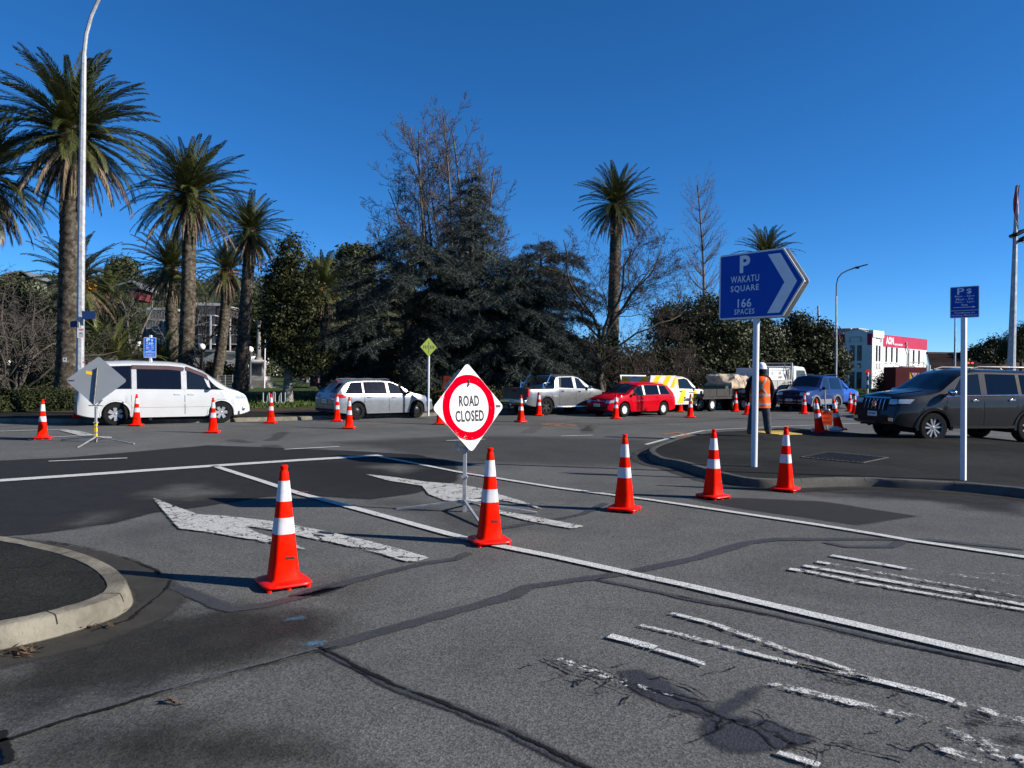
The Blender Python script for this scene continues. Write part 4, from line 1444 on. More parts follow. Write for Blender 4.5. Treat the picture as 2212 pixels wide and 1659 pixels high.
class Car:
    """A body lofted from cross-sections; windows, doors, lamps and trim follow its surface. x forward, y left, z up."""

    def __init__(s, name, label, cat, paint, L, W, top, belt, xa, r, group=None, zs=0.21, tum=0.34, plan=(0.16, 0.75), end=(0.30, 0.30), arch=0.055, crown=0.03, style='alloy6', tw=0.20, smooth=0.05, flat_rear=True, lower=None, shoulder=0.05):
        s.root = thing(name, label, cat, group=group)
        s.L, s.W, s.T, s.B, s.xa, s.r, s.zs, s.tum, s.plan, s.end, s.arch, s.crown, s.sm, s.sh = L, W, top, belt, xa, r, zs, tum, plan, end, arch, crown, smooth, shoulder
        s.paint = paint
        s.flat_rear = flat_rear
        xs = set(np.linspace(-L / 2, L / 2, 64).tolist())
        for a in xa:
            ra = r + arch
            for k in range(15):
                xs.add(a + ra * math.cos(math.pi * k / 14))
            xs.add(a - ra - 0.012)
            xs.add(a + ra + 0.012)
        for d in (0.02, 0.05, 0.1): xs |= {L / 2 - d, -L / 2 + d}
        s.xs = sorted(x for x in xs if -L / 2 <= x <= L / 2)
        rows = []
        for x in s.xs:
            sec = s.section(x)
            rows.append([(x, -y, z) for y, z in sec] + [(x, y, z) for y, z in sec[::-1][1:]])
        mb = MB()
        mb.grid(rows)
        n = len(rows[0])
        for row, fl in ((rows[0], False), (rows[-1], True)):
            f = tuple(range(n))
            mb.add(row, [f if fl else tuple(reversed(f))])
        s.body = mb.build("body", paint, s.root, 28)
        for i, x in enumerate(xa):
            for sd in (-1, 1):
                put_wheel(s.root, x, sd * (W / 2 - tw / 2 - 0.018), r, tw, style, sd)
        # dark underbody and wheel wells
        mb = MB()
        mb.box((0, 0, zs + 0.10), (L * 0.93, W * 0.80, 0.14))
        for x in xa: mb.box((x, 0, r + 0.08), (r * 1.5, W - 2 * tw - 0.10, r * 1.2))
        mb.build("underbody", gap_m, s.root)

    def top(s, x):
        return float(np.mean([np.interp(x + d, [p[0] for p in s.T], [p[1] for p in s.T]) for d in (-s.sm, -s.sm / 2, 0, s.sm / 2, s.sm)]))

    def belt(s, x):
        return min(float(np.interp(x, [p[0] for p in s.B], [p[1] for p in s.B])), s.top(x) - 0.035)

    def half(s, x):
        a, xc = s.plan
        f = 1.0
        if x > xc: f -= a * ((x - xc) / (s.L / 2 - xc)) ** 2.4
        xr = s.L / 2 - 0.35 if s.flat_rear else xc
        if x < -xr: f -= (0.09 if s.flat_rear else a * .8) * ((-x - xr) / (s.L / 2 - xr)) ** 2.2
        return s.W / 2 * f

    def low(s, x):
        z = s.zs
        e = max(0, (abs(x) - (s.L / 2 - 0.5)) / 0.5)
        z += 0.10 * e * e
        for a in s.xa:
            ra = s.r + s.arch
            d = abs(x - a)
            if d <= ra + 1e-6: z = max(z, s.r * 0.98 + math.sqrt(max(0, ra * ra - d * d)) * 0.98)
        return z

    def section(s, x):
        zt, zb, w = s.top(x), s.belt(x), s.half(x)
        zl = min(s.low(x), zb - 0.12)
        gh = zt - zb
        e = min(0.07, gh * 0.45)
        wb = w - 0.035
        yr = max(0.1, wb - s.tum * (gh - e))
        zm = max(zl + 0.05, 0.52 * zb + 0.48 * s.zs)
        zh = max(zm + 0.02, zb - 0.10)
        return [(0, zl), (w - 0.09, zl), (w - 0.012, zl + 0.03), (w, zm), (w - 0.008, zh), (wb, zb), (yr, zt - e), (yr - min(0.13, yr * .4), zt - 0.012), (0, zt + s.crown)]

    def S(s, x, z):
        sec = s.section(x)[2:7]
        return float(np.interp(z, [p[1] for p in sec], [p[0] for p in sec]))

    def side_patch(s, name, mat, xb, xt, zlo, zhi, off=0.004, nu=10, nv=5, sides=(-1, 1), parent=None, smooth=60):
        """xb, xt: (rear, front) at the bottom and at the top; zlo, zhi: numbers or functions of x."""
        f0 = zlo if callable(zlo) else (lambda x: zlo)
        f1 = zhi if callable(zhi) else (lambda x: zhi)
        out = []
        for sd in sides:
            rows = []
            for j in range(nv + 1):
                v = j / nv
                row = []
                for i in range(nu + 1):
                    u = i / nu
                    x = (xb[0] + (xb[1] - xb[0]) * u) * (1 - v) + (xt[0] + (xt[1] - xt[0]) * u) * v
                    a, b = f0(x), f1(x)
                    z = a + (b - a) * v
                    row.append((x, sd * (s.S(x, z) + off), z + off * 0.3))
                rows.append(row)
            mb = MB()
            mb.grid(rows, flip=sd > 0)
            p = parent
            if isinstance(p, (list, tuple)): p = p[0 if sd < 0 else 1]
            out.append(mb.build(name, mat, p or s.root, smooth))
        return out

    def top_patch(s, name, mat, x0, x1, f0=-0.9, f1=0.9, off=0.004, n=12, m=12, parent=None, narrow=0.0):
        def P(x, f):
            sec = s.section(x)
            y6, z6 = sec[6]
            y7, z7 = sec[7]
            y = f * y6
            return Vector((x, y, float(np.interp(abs(y), [0, y7, y6], [sec[8][1], z7, z6]))))
        rows = []
        for i in range(n + 1):
            x = x0 + (x1 - x0) * i / n
            row = []
            for j in range(m + 1):
                f = f0 + (f1 - f0) * j / m
                p = P(x, f)
                dx = P(x + 0.02, f) - P(x - 0.02, f)
                dy = P(x, f + 0.03) - P(x, f - 0.03)
                nn = dx.cross(dy).normalized()
                if nn.z < 0: nn = -nn
                row.append(tuple(p + nn * off))
            rows.append(row)
        mb = MB()
        mb.grid(rows, flip=x1 < x0)
        return mb.build(name, mat, parent or s.root, 60)

    def xend(s, y, z, front=True):
        """x of the nose or tail surface."""
        sg = 1 if front else -1
        lo, hi = 0.0, s.L / 2
        for _ in range(26):
            m = (lo + hi) / 2
            sec = s.section(sg * m)
            ok = False
            if s.top(sg * m) >= z:
                ok = s.half(sg * m) - 0.02 >= abs(y)
            if ok: lo = m
            else: hi = m
        return sg * lo

    def end_patch(s, name, mat, y0, y1, z0, z1, front=True, off=0.006, nu=10, nv=4, parent=None):
        sg = 1 if front else -1
        rows = []
        for j in range(nv + 1):
            z = z0 + (z1 - z0) * j / nv
            rows.append([(s.xend(y0 + (y1 - y0) * i / nu, z, front) + sg * off, y0 + (y1 - y0) * i / nu, z) for i in range(nu + 1)])
        mb = MB()
        mb.grid(rows, flip=not front)
        return mb.build(name, mat, parent or s.root, 60)

    def plate(s, body, z, front=True, y=0.0, off=0.02):
        sg = 1 if front else -1
        x = s.xend(0.15, z, front) + sg * off
        mb = MB()
        mb.box((x, y, z), (0.012, 0.36, 0.125))
        p = mb.build("number_plate", plate_w, s.root)
        Mx = plane_M((x + sg * 0.0075, y, z), (sg, 0, 0))
        lettering(body, black_print, p, Mx, 0.075, 0.30, bold=0.02)
        return p

    def door(s, xb, xt, z0=0.30, handle=0.2, seam=True, front_handle=False, hz=None, hmat=None):
        zb = lambda x: s.belt(x) - 0.012
        lo = lambda x: max(z0, s.low(x) + 0.05)
        if seam: s.side_patch("door_gap", gap_m, (xb[0] - .008, xb[1] + .008), (xt[0] - .008, xt[1] + .008), lambda x: lo(x) - .008, zb, 0.0015)
        ds = s.side_patch("door", s.paint, xb, xt, lo, zb, 0.0045)
        for d, sd in zip(ds, (-1, 1)):
            x = xt[0] + handle
            z = (hz or s.belt(x) - 0.12)
            y = s.S(x, z) + 0.012
            mb = MB()
            mb.box((x, sd * y, z), (0.17, 0.022, 0.032))
            mb.ell((x + 0.02, sd * (y - 0.008), z), (0.06, 0.008, 0.035), 10, 6)
            bevel(mb.build("handle", hmat or s.paint, d), 0.008)
        return ds

    def mirror(s, x, z, mat=None, size=(0.10, 0.19, 0.14), out=0.14):
        for sd in (-1, 1):
            y = s.S(x, z - 0.02)
            mb = MB()
            mb.ell((x, sd * (y + out), z + 0.05), (size[0] / 2, size[1] / 2, size[2] / 2), 14, 8)
            mb.bar((x + 0.02, sd * (y - 0.02), z), (x, sd * (y + out), z + 0.03), 0.05, 0.035)
            mb.build("mirror", mat or s.paint, s.root)

    def arch_lip(s, mat, w=0.03, out=0.012):
        for a in s.xa:
            for sd in (-1, 1):
                rows = []
                ra = s.r + s.arch
                for k in range(19):
                    t = math.pi * (-0.04 + 1.08 * k / 18)
                    row = []
                    for d, o in ((-0.012, -0.03), (0.0, out), (w * .8, out), (w, 0.0)):
                        x = a + (ra + d) * math.cos(t)
                        z = s.r * .98 + (ra + d) * math.sin(t) * .98
                        row.append((x, sd * (s.S(x, max(z, s.low(x) + .02)) + o), z))
                    rows.append(row)
                mb = MB()
                mb.grid(rows, flip=sd < 0)
                mb.build("wheel_arch", mat, s.root, 50)

    def place(s, px, py, which, heading, scale=1.0):
        """Put the near-side wheel of axle WHICH (0 rear, 1 front) on the road where the photograph shows it."""
        h = R(heading)
        near = -1 if math.cos(h) > 0 else 1
        d = Vector((s.xa[which], near * (s.W / 2 - 0.10), 0)) * scale
        d.rotate(Matrix.Rotation(h, 3, 'Z'))
        s.root.location = G(px, py) - d
        s.root.rotation_euler = (0, 0, h)
        s.root.scale = (scale,) * 3
        return s


# ---- white people mover
wp = paint_m("white_car_paint", (0.45, 0.455, 0.45), rough=0.3)
van = Car("people_mover", "white people mover waiting behind the grey diamond sign, wind deflectors over its windows", "van", wp, 4.68, 1.70,
          [(-2.34, 0.62), (-2.31, 1.0), (-2.20, 1.45), (-2.06, 1.74), (-1.9, 1.80), (-1.0, 1.84), (0.0, 1.83), (0.5, 1.78), (0.95, 1.60), (1.45, 1.24), (1.72, 1.06), (2.0, 0.98), (2.2, 0.87), (2.30, 0.66), (2.34, 0.45)],
          [(-2.34, 0.9), (-2.2, 1.0), (-1.2, 1.02), (0.6, 1.0), (1.3, 0.985), (1.7, 0.97), (2.34, 0.8)], (-1.40, 1.46), 0.325, plan=(0.22, 1.35), style='alloy6', tum=0.20, arch=0.045)
v = van
vt = lambda x: v.top(x) - 0.13
v.side_patch("rear_window", glass_tint, (-2.02, -1.02), (-1.95, -1.02), lambda x: v.belt(x) + .02, vt)
v.side_patch("window_pillar", trim_black, (-1.02, 0.42), (-1.02, 0.42), lambda x: v.belt(x) + .02, vt, 0.002)
d1 = v.door((-0.98, 0.42), (-1.0, 0.40), 0.26, 1.22, hmat=wp)
d2 = v.door((0.44, 1.55), (0.43, 1.42), 0.26, 0.17, hmat=wp)
sp = M("satin_trim", (0.40, 0.40, 0.40), 0.4, 0.3, var=0.1)
v.side_patch("window_pillar", sp, (-0.99, -0.86), (-0.99, -0.86), lambda x: v.belt(x) + .02, lambda x: vt(x) - .05, 0.006)
v.side_patch("window_pillar", sp, (0.33, 0.48), (0.33, 0.48), lambda x: v.belt(x) + .02, lambda x: vt(x) - .05, 0.006)
v.side_patch("window", glass_tint, (-0.86, 0.33), (-0.86, 0.33), lambda x: v.belt(x) + .025, vt, 0.005, parent=d1)
v.side_patch("window", glass, (0.48, 1.12), (0.48, 0.92), lambda x: v.belt(x) + .025, lambda x: max(v.belt(x) + .03, vt(x) + .03), 0.005, parent=d2)
v.side_patch("quarter_window", glass_tint, (1.17, 1.58), (1.10, 1.12), lambda x: v.belt(x) + .03, lambda x: max(v.belt(x) + .035, v.top(x) - .16), 0.006)
smoke_m = M("smoked_deflector", (0.085, 0.055, 0.052), 0.12, var=0.1)
v.side_patch("wind_deflector", smoke_m, (-0.98, 0.40), (-0.98, 0.40), lambda x: vt(x) - .10, lambda x: vt(x) + .015, 0.022, nv=2)
v.side_patch("wind_deflector", smoke_m, (0.46, 1.12), (0.46, 1.05), lambda x: vt(x) - .07, lambda x: vt(x) + .045, 0.022, nv=2)
v.top_patch("windscreen", glass, 0.80, 1.62, -0.92, 0.92)
v.end_patch("tailgate_window", glass_tint, -0.66, 0.66, 1.08, 1.62, False)
for sd in (-1, 1):
    v.end_patch("tail_lamp", lamp_red, sd * 0.76, sd * 0.62, 1.05, 1.2, False, 0.008)
v.end_patch("bumper_line", gap_m, -0.75, 0.75, 0.60, 0.61, False, 0.01, nv=1)
v.plate("CPK402", 0.86, False)
mb = MB()
mb.box((v.xend(0, 0.98, False) - .03, 0, 0.97), (0.03, 0.5, 0.05))
bevel(mb.build("tailgate_handle", chrome, v.root), 0.01)
mb = MB()
mb.box((-2.13, 0, 1.79), (0.05, 0.25, 0.035))
mb.build("brake_lamp", lamp_red, v.root)
v.side_patch("headlamp", lamp_clear, (1.90, 2.26), (1.86, 2.12), lambda x: 0.74, lambda x: max(.76, v.top(x) - .05), 0.006)
for sd in (-1, 1):
    mb = MB()
    mb.ell((2.12, sd * (v.S(2.12, .42) + .002), 0.42), (0.06, 0.012, 0.06), 14, 8)
    mb.build("fog_lamp", chrome, v.root)
v.side_patch("rub_line", gap_m, (-0.98, 1.56), (-0.98, 1.56), 0.50, 0.506, 0.0065, nv=1)
v.side_patch("sill", wp, (-0.92, 1.0), (-0.92, 1.0), 0.215, 0.29, 0.014, nv=2)
v.mirror(1.18, 1.05, trim_black)
v.arch_lip(wp, 0.035, 0.01)
skin_m = M("skin", (0.42, 0.25, 0.18), 0.6)
cream = M("cream_trim", (0.42, 0.38, 0.30), 0.7)
v.place(249, 919, 0, 33.5, 1.0)

# ---- wagons (one shape, two colours)
WT = [(-2.18, 0.66), (-2.15, 0.92), (-2.02, 1.10), (-1.72, 1.37), (-1.55, 1.44), (-0.9, 1.475), (-0.2, 1.48), (0.25, 1.44), (0.7, 1.25), (1.12, 0.99), (1.45, 0.94), (1.8, 0.86), (2.02, 0.76), (2.14, 0.62), (2.18, 0.42)]
WB = [(-2.18, 0.86), (-1.9, 0.95), (-1.0, 0.945), (0.4, 0.92), (1.1, 0.90), (1.5, 0.84), (2.18, 0.66)]


def wagon(label, paint, style, plate_f, plate_r, group):
    c = Car("station_wagon", label, "car", paint, 4.36, 1.70, WT, WB, (-1.29, 1.31), 0.31, plan=(0.24, 1.25), style=style, tum=0.36, arch=0.05, group=group)
    tp = lambda x: c.top(x) - 0.105
    bl = lambda x: c.belt(x) + .02
    c.side_patch("window_frame", trim_black, (-1.84, 1.0), (-1.5, 0.62), lambda x: c.belt(x) + .006, lambda x: max(c.belt(x) + .01, c.top(x) - .085), 0.002, 16)
    dr = c.door((-1.00, 0.02), (-1.02, 0.02), 0.25, 0.20, hmat=paint)
    df = c.door((0.05, 1.02), (0.05, 0.98), 0.25, 0.20, hmat=paint)
    c.side_patch("quarter_window", glass_tint, (-1.74, -1.08), (-1.50, -1.08), bl, tp, 0.006)
    c.side_patch("window", glass_tint, (-0.99, -0.05), (-0.99, -0.08), bl, tp, 0.006, parent=dr)
    c.side_patch("window", glass, (0.10, 0.92), (0.08, 0.40), bl, lambda x: max(bl(x) + .005, tp(x)), 0.006, parent=df)
    pm = M("pillar_satin", (0.30, 0.28, 0.26), 0.4, 0.3)
    c.side_patch("window_pillar", pm, (-1.065, -1.0), (-1.065, -1.0), bl, tp, 0.008)
    c.side_patch("window_pillar", pm, (-0.04, 0.07), (-0.06, 0.05), bl, tp, 0.008)
    c.top_patch("windscreen", glass, 0.34, 1.06, -0.93, 0.93)
    c.end_patch("tailgate_window", glass_tint, -0.60, 0.60, 1.0, 1.33, False, 0.008)
    c.end_patch("bumper_line", gap_m, -0.72, 0.72, 0.555, 0.565, False, 0.008, nv=1)
    c.end_patch("lower_bumper", trim_black, -0.7, 0.7, 0.32, 0.40, False, 0.008, nv=2)
    c.end_patch("tailgate_trim", paint, -0.38, 0.38, 0.86, 0.90, False, 0.016, nv=2)
    c.side_patch("tail_lamp", lamp_red, (-2.13, -1.80), (-2.06, -1.70), lambda x: 0.80, lambda x: 0.93, 0.010)
    for sd in (-1, 1):
        c.end_patch("tail_lamp", lamp_red, sd * 0.74, sd * 0.42, 0.80, 0.91, False, 0.010)
        c.end_patch("reversing_lamp", lamp_clear, sd * 0.74, sd * 0.5, 0.73, 0.79, False, 0.010)
    c.side_patch("headlamp", lamp_clear, (1.72, 2.12), (1.66, 1.98), lambda x: max(0.62, c.low(x) + .04), lambda x: max(.68, c.top(x) - .07), 0.007)
    for sd in (-1, 1): c.end_patch("headlamp", lamp_clear, sd * 0.72, sd * 0.44, 0.60, 0.72, True, 0.008)
    c.end_patch("grille", trim_black, -0.46, 0.46, 0.63, 0.70, True, 0.008, nv=2)
    c.end_patch("grille_bar", chrome, -0.44, 0.44, 0.665, 0.685, True, 0.014, nv=1)
    mb = MB()
    mb.lathe([(0.065, 0), (0.065, 0.012), (0.045, 0.014), (0.045, 0.0)], 20, plane_M((c.xend(0, .675) + .018, 0, 0.675), (1, 0, 0)))
    mb.build("badge", chrome, c.root)
    c.end_patch("air_intake", trim_black, -0.50, 0.50, 0.30, 0.46, True, 0.007, nv=3)
    for sd in (-1, 1): c.end_patch("fog_lamp_recess", trim_black, sd * 0.70, sd * 0.54, 0.34, 0.46, True, 0.008)
    c.plate(plate_f, 0.50, True)
    c.plate(plate_r, 0.68, False)
    c.mirror(0.82, 0.93, trim_black if style == 'steel' else paint, (0.12, 0.20, 0.13), 0.12)
    c.side_patch("sill", paint, (-0.9, 0.92), (-0.9, 0.92), 0.215, 0.275, 0.012, nv=2)
    mb = MB()
    mb.box((-1.70, 0, 1.405), (0.10, 0.30, 0.03))
    mb.build("brake_lamp", lamp_red, c.root)
    mb = MB()
    mb.bar((c.xend(0, 1.12, False) - .03, 0.0, 1.03), (c.xend(0, 1.12, False) - .03, 0.25, 1.10), 0.012, 0.012)
    mb.build("wiper", trim_black, c.root)
    for sd in (-0.55, 0.55):
        mb = MB()
        mb.tube([(-1.45, sd * 1.0, 1.46), (-1.3, sd, 1.49), (0.05, sd, 1.50), (0.2, sd, 1.47)], 0.012, 6)
        mb.build("roof_rail", paint, c.root)
    return c


silver = paint_m("silver_paint", (0.21, 0.22, 0.23), 0.5, 0.28)
redp = paint_m("red_paint", (0.40, 0.0, 0.006), 0.0, 0.4, coat=0.3, amt=0.0, spec=0.02)
wagon("silver station wagon on black steel wheels behind two orange cones", silver, 'steel', "FHK163", "FHK163", "station wagons").place(770, 906.5, 0, 41, 0.915)
wagon("red station wagon with pale wheel covers facing the silver ute", redp, 'cover8', "GPZ118", "GPZ118", "station wagons").place(1346.6, 900.5, 1, 219, 0.875)

# ---- silver double-cab ute
silver2 = paint_m("silver_ute_paint", (0.15, 0.155, 0.16), 0.5, 0.3)
ute = Car("utility_truck", "silver double cab ute with dark tailgate and open tray, nose behind the red wagon", "ute", silver2, 5.2, 1.80,
          [(-2.6, 0.62), (-2.58, 1.12), (-2.4, 1.14), (-1.05, 1.15), (-1.02, 1.20), (-0.95, 1.66), (-0.7, 1.73), (0.2, 1.75), (0.55, 1.68), (1.25, 1.22), (1.6, 1.14), (2.1, 1.08), (2.4, 0.98), (2.55, 0.75), (2.6, 0.5)],
          [(-2.6, 1.08), (-1.1, 1.10), (-0.9, 1.17), (0.3, 1.13), (1.3, 1.10), (2.6, 0.9)], (-1.52, 1.48), 0.38, zs=0.36, plan=(0.22, 1.5), style='black6', tum=0.28, arch=0.06, tw=0.25)
u = ute
tp = lambda x: u.top(x) - 0.11
bl = lambda x: u.belt(x) + .03
dr = u.door((-0.78, 0.22), (-0.80, 0.20), 0.46, 0.2, hmat=trim_black)
df = u.door((0.25, 1.18), (0.24, 1.15), 0.46, 0.2, hmat=trim_black)
u.side_patch("window_frame", trim_black, (-0.78, 1.1), (-0.72, 0.55), lambda x: u.belt(x) + .015, lambda x: max(u.belt(x) + .02, u.top(x) - .09), 0.002)
u.side_patch("window", glass_tint, (-0.66, 0.14), (-0.56, 0.12), bl, tp, 0.006, parent=dr)
u.side_patch("window", glass, (0.28, 1.02), (0.26, 0.50), bl, lambda x: max(bl(x) + .005, tp(x)), 0.006, parent=df)
u.side_patch("window_pillar", silver2, (0.12, 0.29), (0.10, 0.27), bl, tp, 0.009)
u.top_patch("windscreen", glass, 0.60, 1.22, -0.93, 0.93)
mb = MB()
mb.box((-1.005, 0, 1.42), (0.03, 1.30, 0.40))
mb.build("rear_window", glass_tint, u.root)
mb = MB()
mb.box((-1.80, 0, 1.165), (1.42, 1.46, 0.02))
mb.build("tray_cavity", gap_m, u.root)
dkt = paint_m("dark_tailgate_paint", (0.030, 0.033, 0.040), 0.3, 0.35)
mb = MB()
mb.box((-2.605, 0, 0.93), (0.035, 1.50, 0.46))
mb.box((-2.615, 0, 1.10), (0.06, 1.52, 0.05))
tg = mb.build("tailgate", dkt, u.root)
bevel(tg, 0.012)
mb = MB()
mb.box((-2.63, 0, 1.04), (0.02, 0.22, 0.06))
bevel(mb.build("handle", trim_black, tg), 0.008)
mb = MB()
mb.box((-2.635, 0, 1.15), (0.03, 0.26, 0.03))
mb.build("brake_lamp", lamp_red, tg)
for sd in (-1, 1):
    mb = MB()
    mb.box((-2.56, sd * 0.83, 0.98), (0.10, 0.13, 0.34))
    bevel(mb.build("tail_lamp", lamp_red, u.root), 0.015)
    mb = MB()
    mb.tube([(-1.55, sd * 0.72, 1.16), (-1.45, sd * 0.72, 1.30), (-1.2, sd * 0.68, 1.66), (-1.08, sd * 0.64, 1.76)], 0.032, 10)
    mb.tube([(-1.62, sd * 0.74, 1.16), (-1.60, sd * 0.74, 1.36), (-1.42, sd * 0.72, 1.40), (-1.2, sd * 0.70, 1.40)], 0.026, 8)
    mb.build("sports_bar", chrome, u.root)
    mb = MB()
    mb.tube([(-1.0, sd * 0.86, 0.33), (-0.9, sd * 0.92, 0.34), (0.9, sd * 0.92, 0.34), (1.0, sd * 0.86, 0.33)], 0.045, 8)
    mb.build("side_step", chrome, u.root)
mb = MB()
mb.tube([(-1.08, -0.64, 1.76), (-1.08, 0.64, 1.76)], 0.032, 8)
mb.build("roll_bar", trim_black, u.root)
mb = MB()
mb.box((-2.66, 0, 0.60), (0.16, 1.66, 0.17))
bp = mb.build("rear_bumper", chrome, u.root)
bevel(bp, 0.04, 3)
mb = MB()
mb.box((-2.745, 0, 0.62), (0.012, 0.36, 0.125))
pl_ = mb.build("number_plate", plate_w, u.root)
lettering("KJU99F", black_print, pl_, plane_M((-2.7525, 0, 0.62), (-1, 0, 0)), 0.075, 0.30, bold=0.02)
mb = MB()
mb.ell((-2.80, 0.02, 0.46), (0.05, 0.05, 0.05))
mb.bar((-2.6, 0.02, 0.42), (-2.82, 0.02, 0.42), 0.05, 0.03)
mb.build("tow_ball", chrome, u.root)
mb = MB()
mb.ell((-2.70, 0.35, 0.33), (0.14, 0.10, 0.13))
mb.build("spare_wheel_cover", steel_dark, u.root)
u.arch_lip(silver2, 0.07, 0.03)
u.mirror(1.02, 1.16, chrome, (0.13, 0.22, 0.16), 0.13)
u.side_patch("headlamp", lamp_clear, (2.2, 2.5), (2.15, 2.42), 0.82, 0.95, 0.006)
mb = MB()
mb.tube([(0.3, -0.55, 1.75), (0.1, -0.55, 1.95)], 0.006, 5)
mb.build("aerial", trim_black, u.root)
u.place(1178, 897, 0, 40, 0.90)

# ---- yellow and white roadside service truck
yel = M("service_yellow", (0.80, 0.47, 0.005), 0.35, var=0.03, coat=0.4)
wh2 = M("service_white", (0.55, 0.55, 0.53), 0.35, var=0.03, coat=0.4)
st_ = Car("service_truck", "yellow and white striped service truck with roof-high lockers behind the red wagon", "truck", wh2, 5.2, 1.85,
          [(-2.6, 0.55), (-2.58, 0.92), (-0.6, 0.95), (-0.58, 1.0), (-0.5, 1.62), (-0.3, 1.76), (0.3, 1.80), (0.6, 1.72), (1.2, 1.24), (1.6, 1.16), (2.1, 1.10), (2.4, 1.0), (2.55, 0.75), (2.6, 0.5)],
          [(-2.6, 0.9), (-0.6, 0.92), (-0.45, 1.16), (0.3, 1.14), (1.3, 1.12), (2.6, 0.9)], (-1.5, 1.55), 0.38, zs=0.36, plan=(0.22, 1.5), style='off5', tum=0.28, arch=0.07, tw=0.25)
s2 = st_
bl = lambda x: s2.belt(x) + .03
tp = lambda x: s2.top(x) - .11
sd_ = s2.door((-0.42, 1.12), (-0.42, 1.08), 0.46, 0.22, hmat=trim_black)
s2.side_patch("window", glass, (-0.30, 1.02), (-0.24, 0.52), bl, lambda x: max(bl(x) + .005, tp(x)), 0.006, parent=sd_)
s2.top_patch("windscreen", glass, 0.65, 1.18, -0.93, 0.93)
for (xb, xt, z0, z1) in (((-0.42, 0.0), (-0.15, 0.25), .46, 1.12), ((0.62, 1.10), (0.88, 1.12), .46, 1.10)):
    s2.side_patch("stripe", yel, xb, xt, z0, z1, 0.008)
s2.side_patch("stripe", yel, (1.9, 2.45), (1.75, 2.3), lambda x: s2.low(x) + .05, lambda x: min(1.0, s2.top(x) - .12), 0.004)
s2.side_patch("stripe", yel, (-0.46, -0.36), (-0.40, -0.2), lambda x: 1.18, lambda x: s2.top(x) - .04, 0.005)
s2.top_patch("roof_stripe", yel, -0.25, 1.15, -0.995, -0.93, 0.005)
s2.top_patch("roof_stripe", yel, -0.25, 1.15, 0.93, 0.995, 0.005)
s2.arch_lip(wh2, 0.06, 0.025)
s2.mirror(1.0, 1.18, trim_black, (0.13, 0.22, 0.18), 0.14)
s2.side_patch("headlamp", lamp_clear, (2.2, 2.5), (2.15, 2.42), 0.82, 0.96, 0.008)
for sd in (-1, 1):
    yy = s2.S(0.55, 0.75) + 0.011
    Mx = plane_M((0.62, sd * yy, 0.66), (0, sd, 0))
    lettering("Service", black_print, s2.root, Mx, 0.22, 1.15, bold=0.03)
    lettering("AA Motoring", black_print, s2.root, plane_M((0.72, sd * yy, 0.98), (0, sd, 0)), 0.08, 0.55, bold=0.02)
# body with upward swung lockers
mb = MB()
mb.box((-1.58, 0, 1.12), (1.96, 1.72, 0.60))
bx = mb.build("locker_body", wh2, s2.root)
bevel(bx, 0.02)
for sd in (-1, 1):
    mb = MB()
    mb.bar((-1.58, sd * 0.87, 1.25), (-1.58, sd * 1.02, 2.10), 1.98, 0.05, (0, sd, 0))
    # lid panel leaning outward, built as a slab
    V = []
    sl = [(0.868, 1.22), (1.00, 1.82), (0.94, 1.83), (0.81, 1.22)]
    xa0, xb0 = -2.56, -0.60
    xa1, xb1 = -2.62, -0.66
    P8 = [(xa0, sd * sl[0][0], sl[0][1]), (xb0, sd * sl[0][0], sl[0][1]), (xb1, sd * sl[1][0], sl[1][1]), (xa1, sd * sl[1][0], sl[1][1]), (xa0, sd * sl[3][0], sl[3][1]), (xb0, sd * sl[3][0], sl[3][1]), (xb1, sd * sl[2][0], sl[2][1]), (xa1, sd * sl[2][0], sl[2][1])]
    mb = MB()
    f = [(0, 1, 2, 3), (7, 6, 5, 4), (0, 4, 5, 1), (1, 5, 6, 2), (2, 6, 7, 3), (3, 7, 4, 0)]
    mb.add(P8, f if sd < 0 else [tuple(reversed(q)) for q in f])
    lid = mb.build("locker_lid", wh2, s2.root, None)

    def LP(u_, v_, o=0.004):
        a = Vector(P8[0]).lerp(Vector(P8[1]), u_)
        b = Vector(P8[3]).lerp(Vector(P8[2]), u_)
        n_ = Vector((0, sd, -0.22)).normalized()
        return a.lerp(b, v_) + n_ * o
    for (u0, u1, t0, t1) in ((0.02, 0.20, 0.20, 0.40), (0.42, 0.62, 0.60, 0.80), (0.80, 0.97, 0.96, 0.99)):
        mb = MB()
        q = [LP(u0, .03), LP(u1, .03), LP(t1, .97), LP(t0, .97)]
        mb.add(q, [(0, 1, 2, 3) if sd < 0 else (3, 2, 1, 0)])
        mb.build("stripe", yel, lid, None)
    Mx = plane_M(LP(0.45 if sd < 0 else 0.55, 0.12, 0.008), (0, sd, -0.22))
    lettering("AA Motoring", black_print, lid, Mx, 0.17, 0.95, bold=0.02)
mb = MB()
mb.box((-2.60, 0, 1.58), (0.05, 1.70, 0.40))
tb_ = mb.build("rear_lid", wh2, s2.root)
for sd in (-1, 1):
    mb = MB()
    mb.add([(-2.628, sd * .84, 1.39), (-2.628, sd * .84, 1.77), (-2.628, sd * .55, 1.77), (-2.628, sd * .15, 1.39)], [(0, 1, 2, 3) if sd < 0 else (3, 2, 1, 0)])
    mb.build("stripe", yel, tb_, None)
mb = MB()
mb.box((-2.63, 0, 1.73), (0.02, 0.25, 0.04))
mb.build("brake_lamp", lamp_red, tb_)
mb = MB()
mb.tube([(1.5, -0.935, 0.98), (1.5, -0.95, 0.98)], 0.09, 14)
mb.build("filler_cap", trim_black, s2.root)
s2.place(1512, 888.5, 1, 40, 0.87)

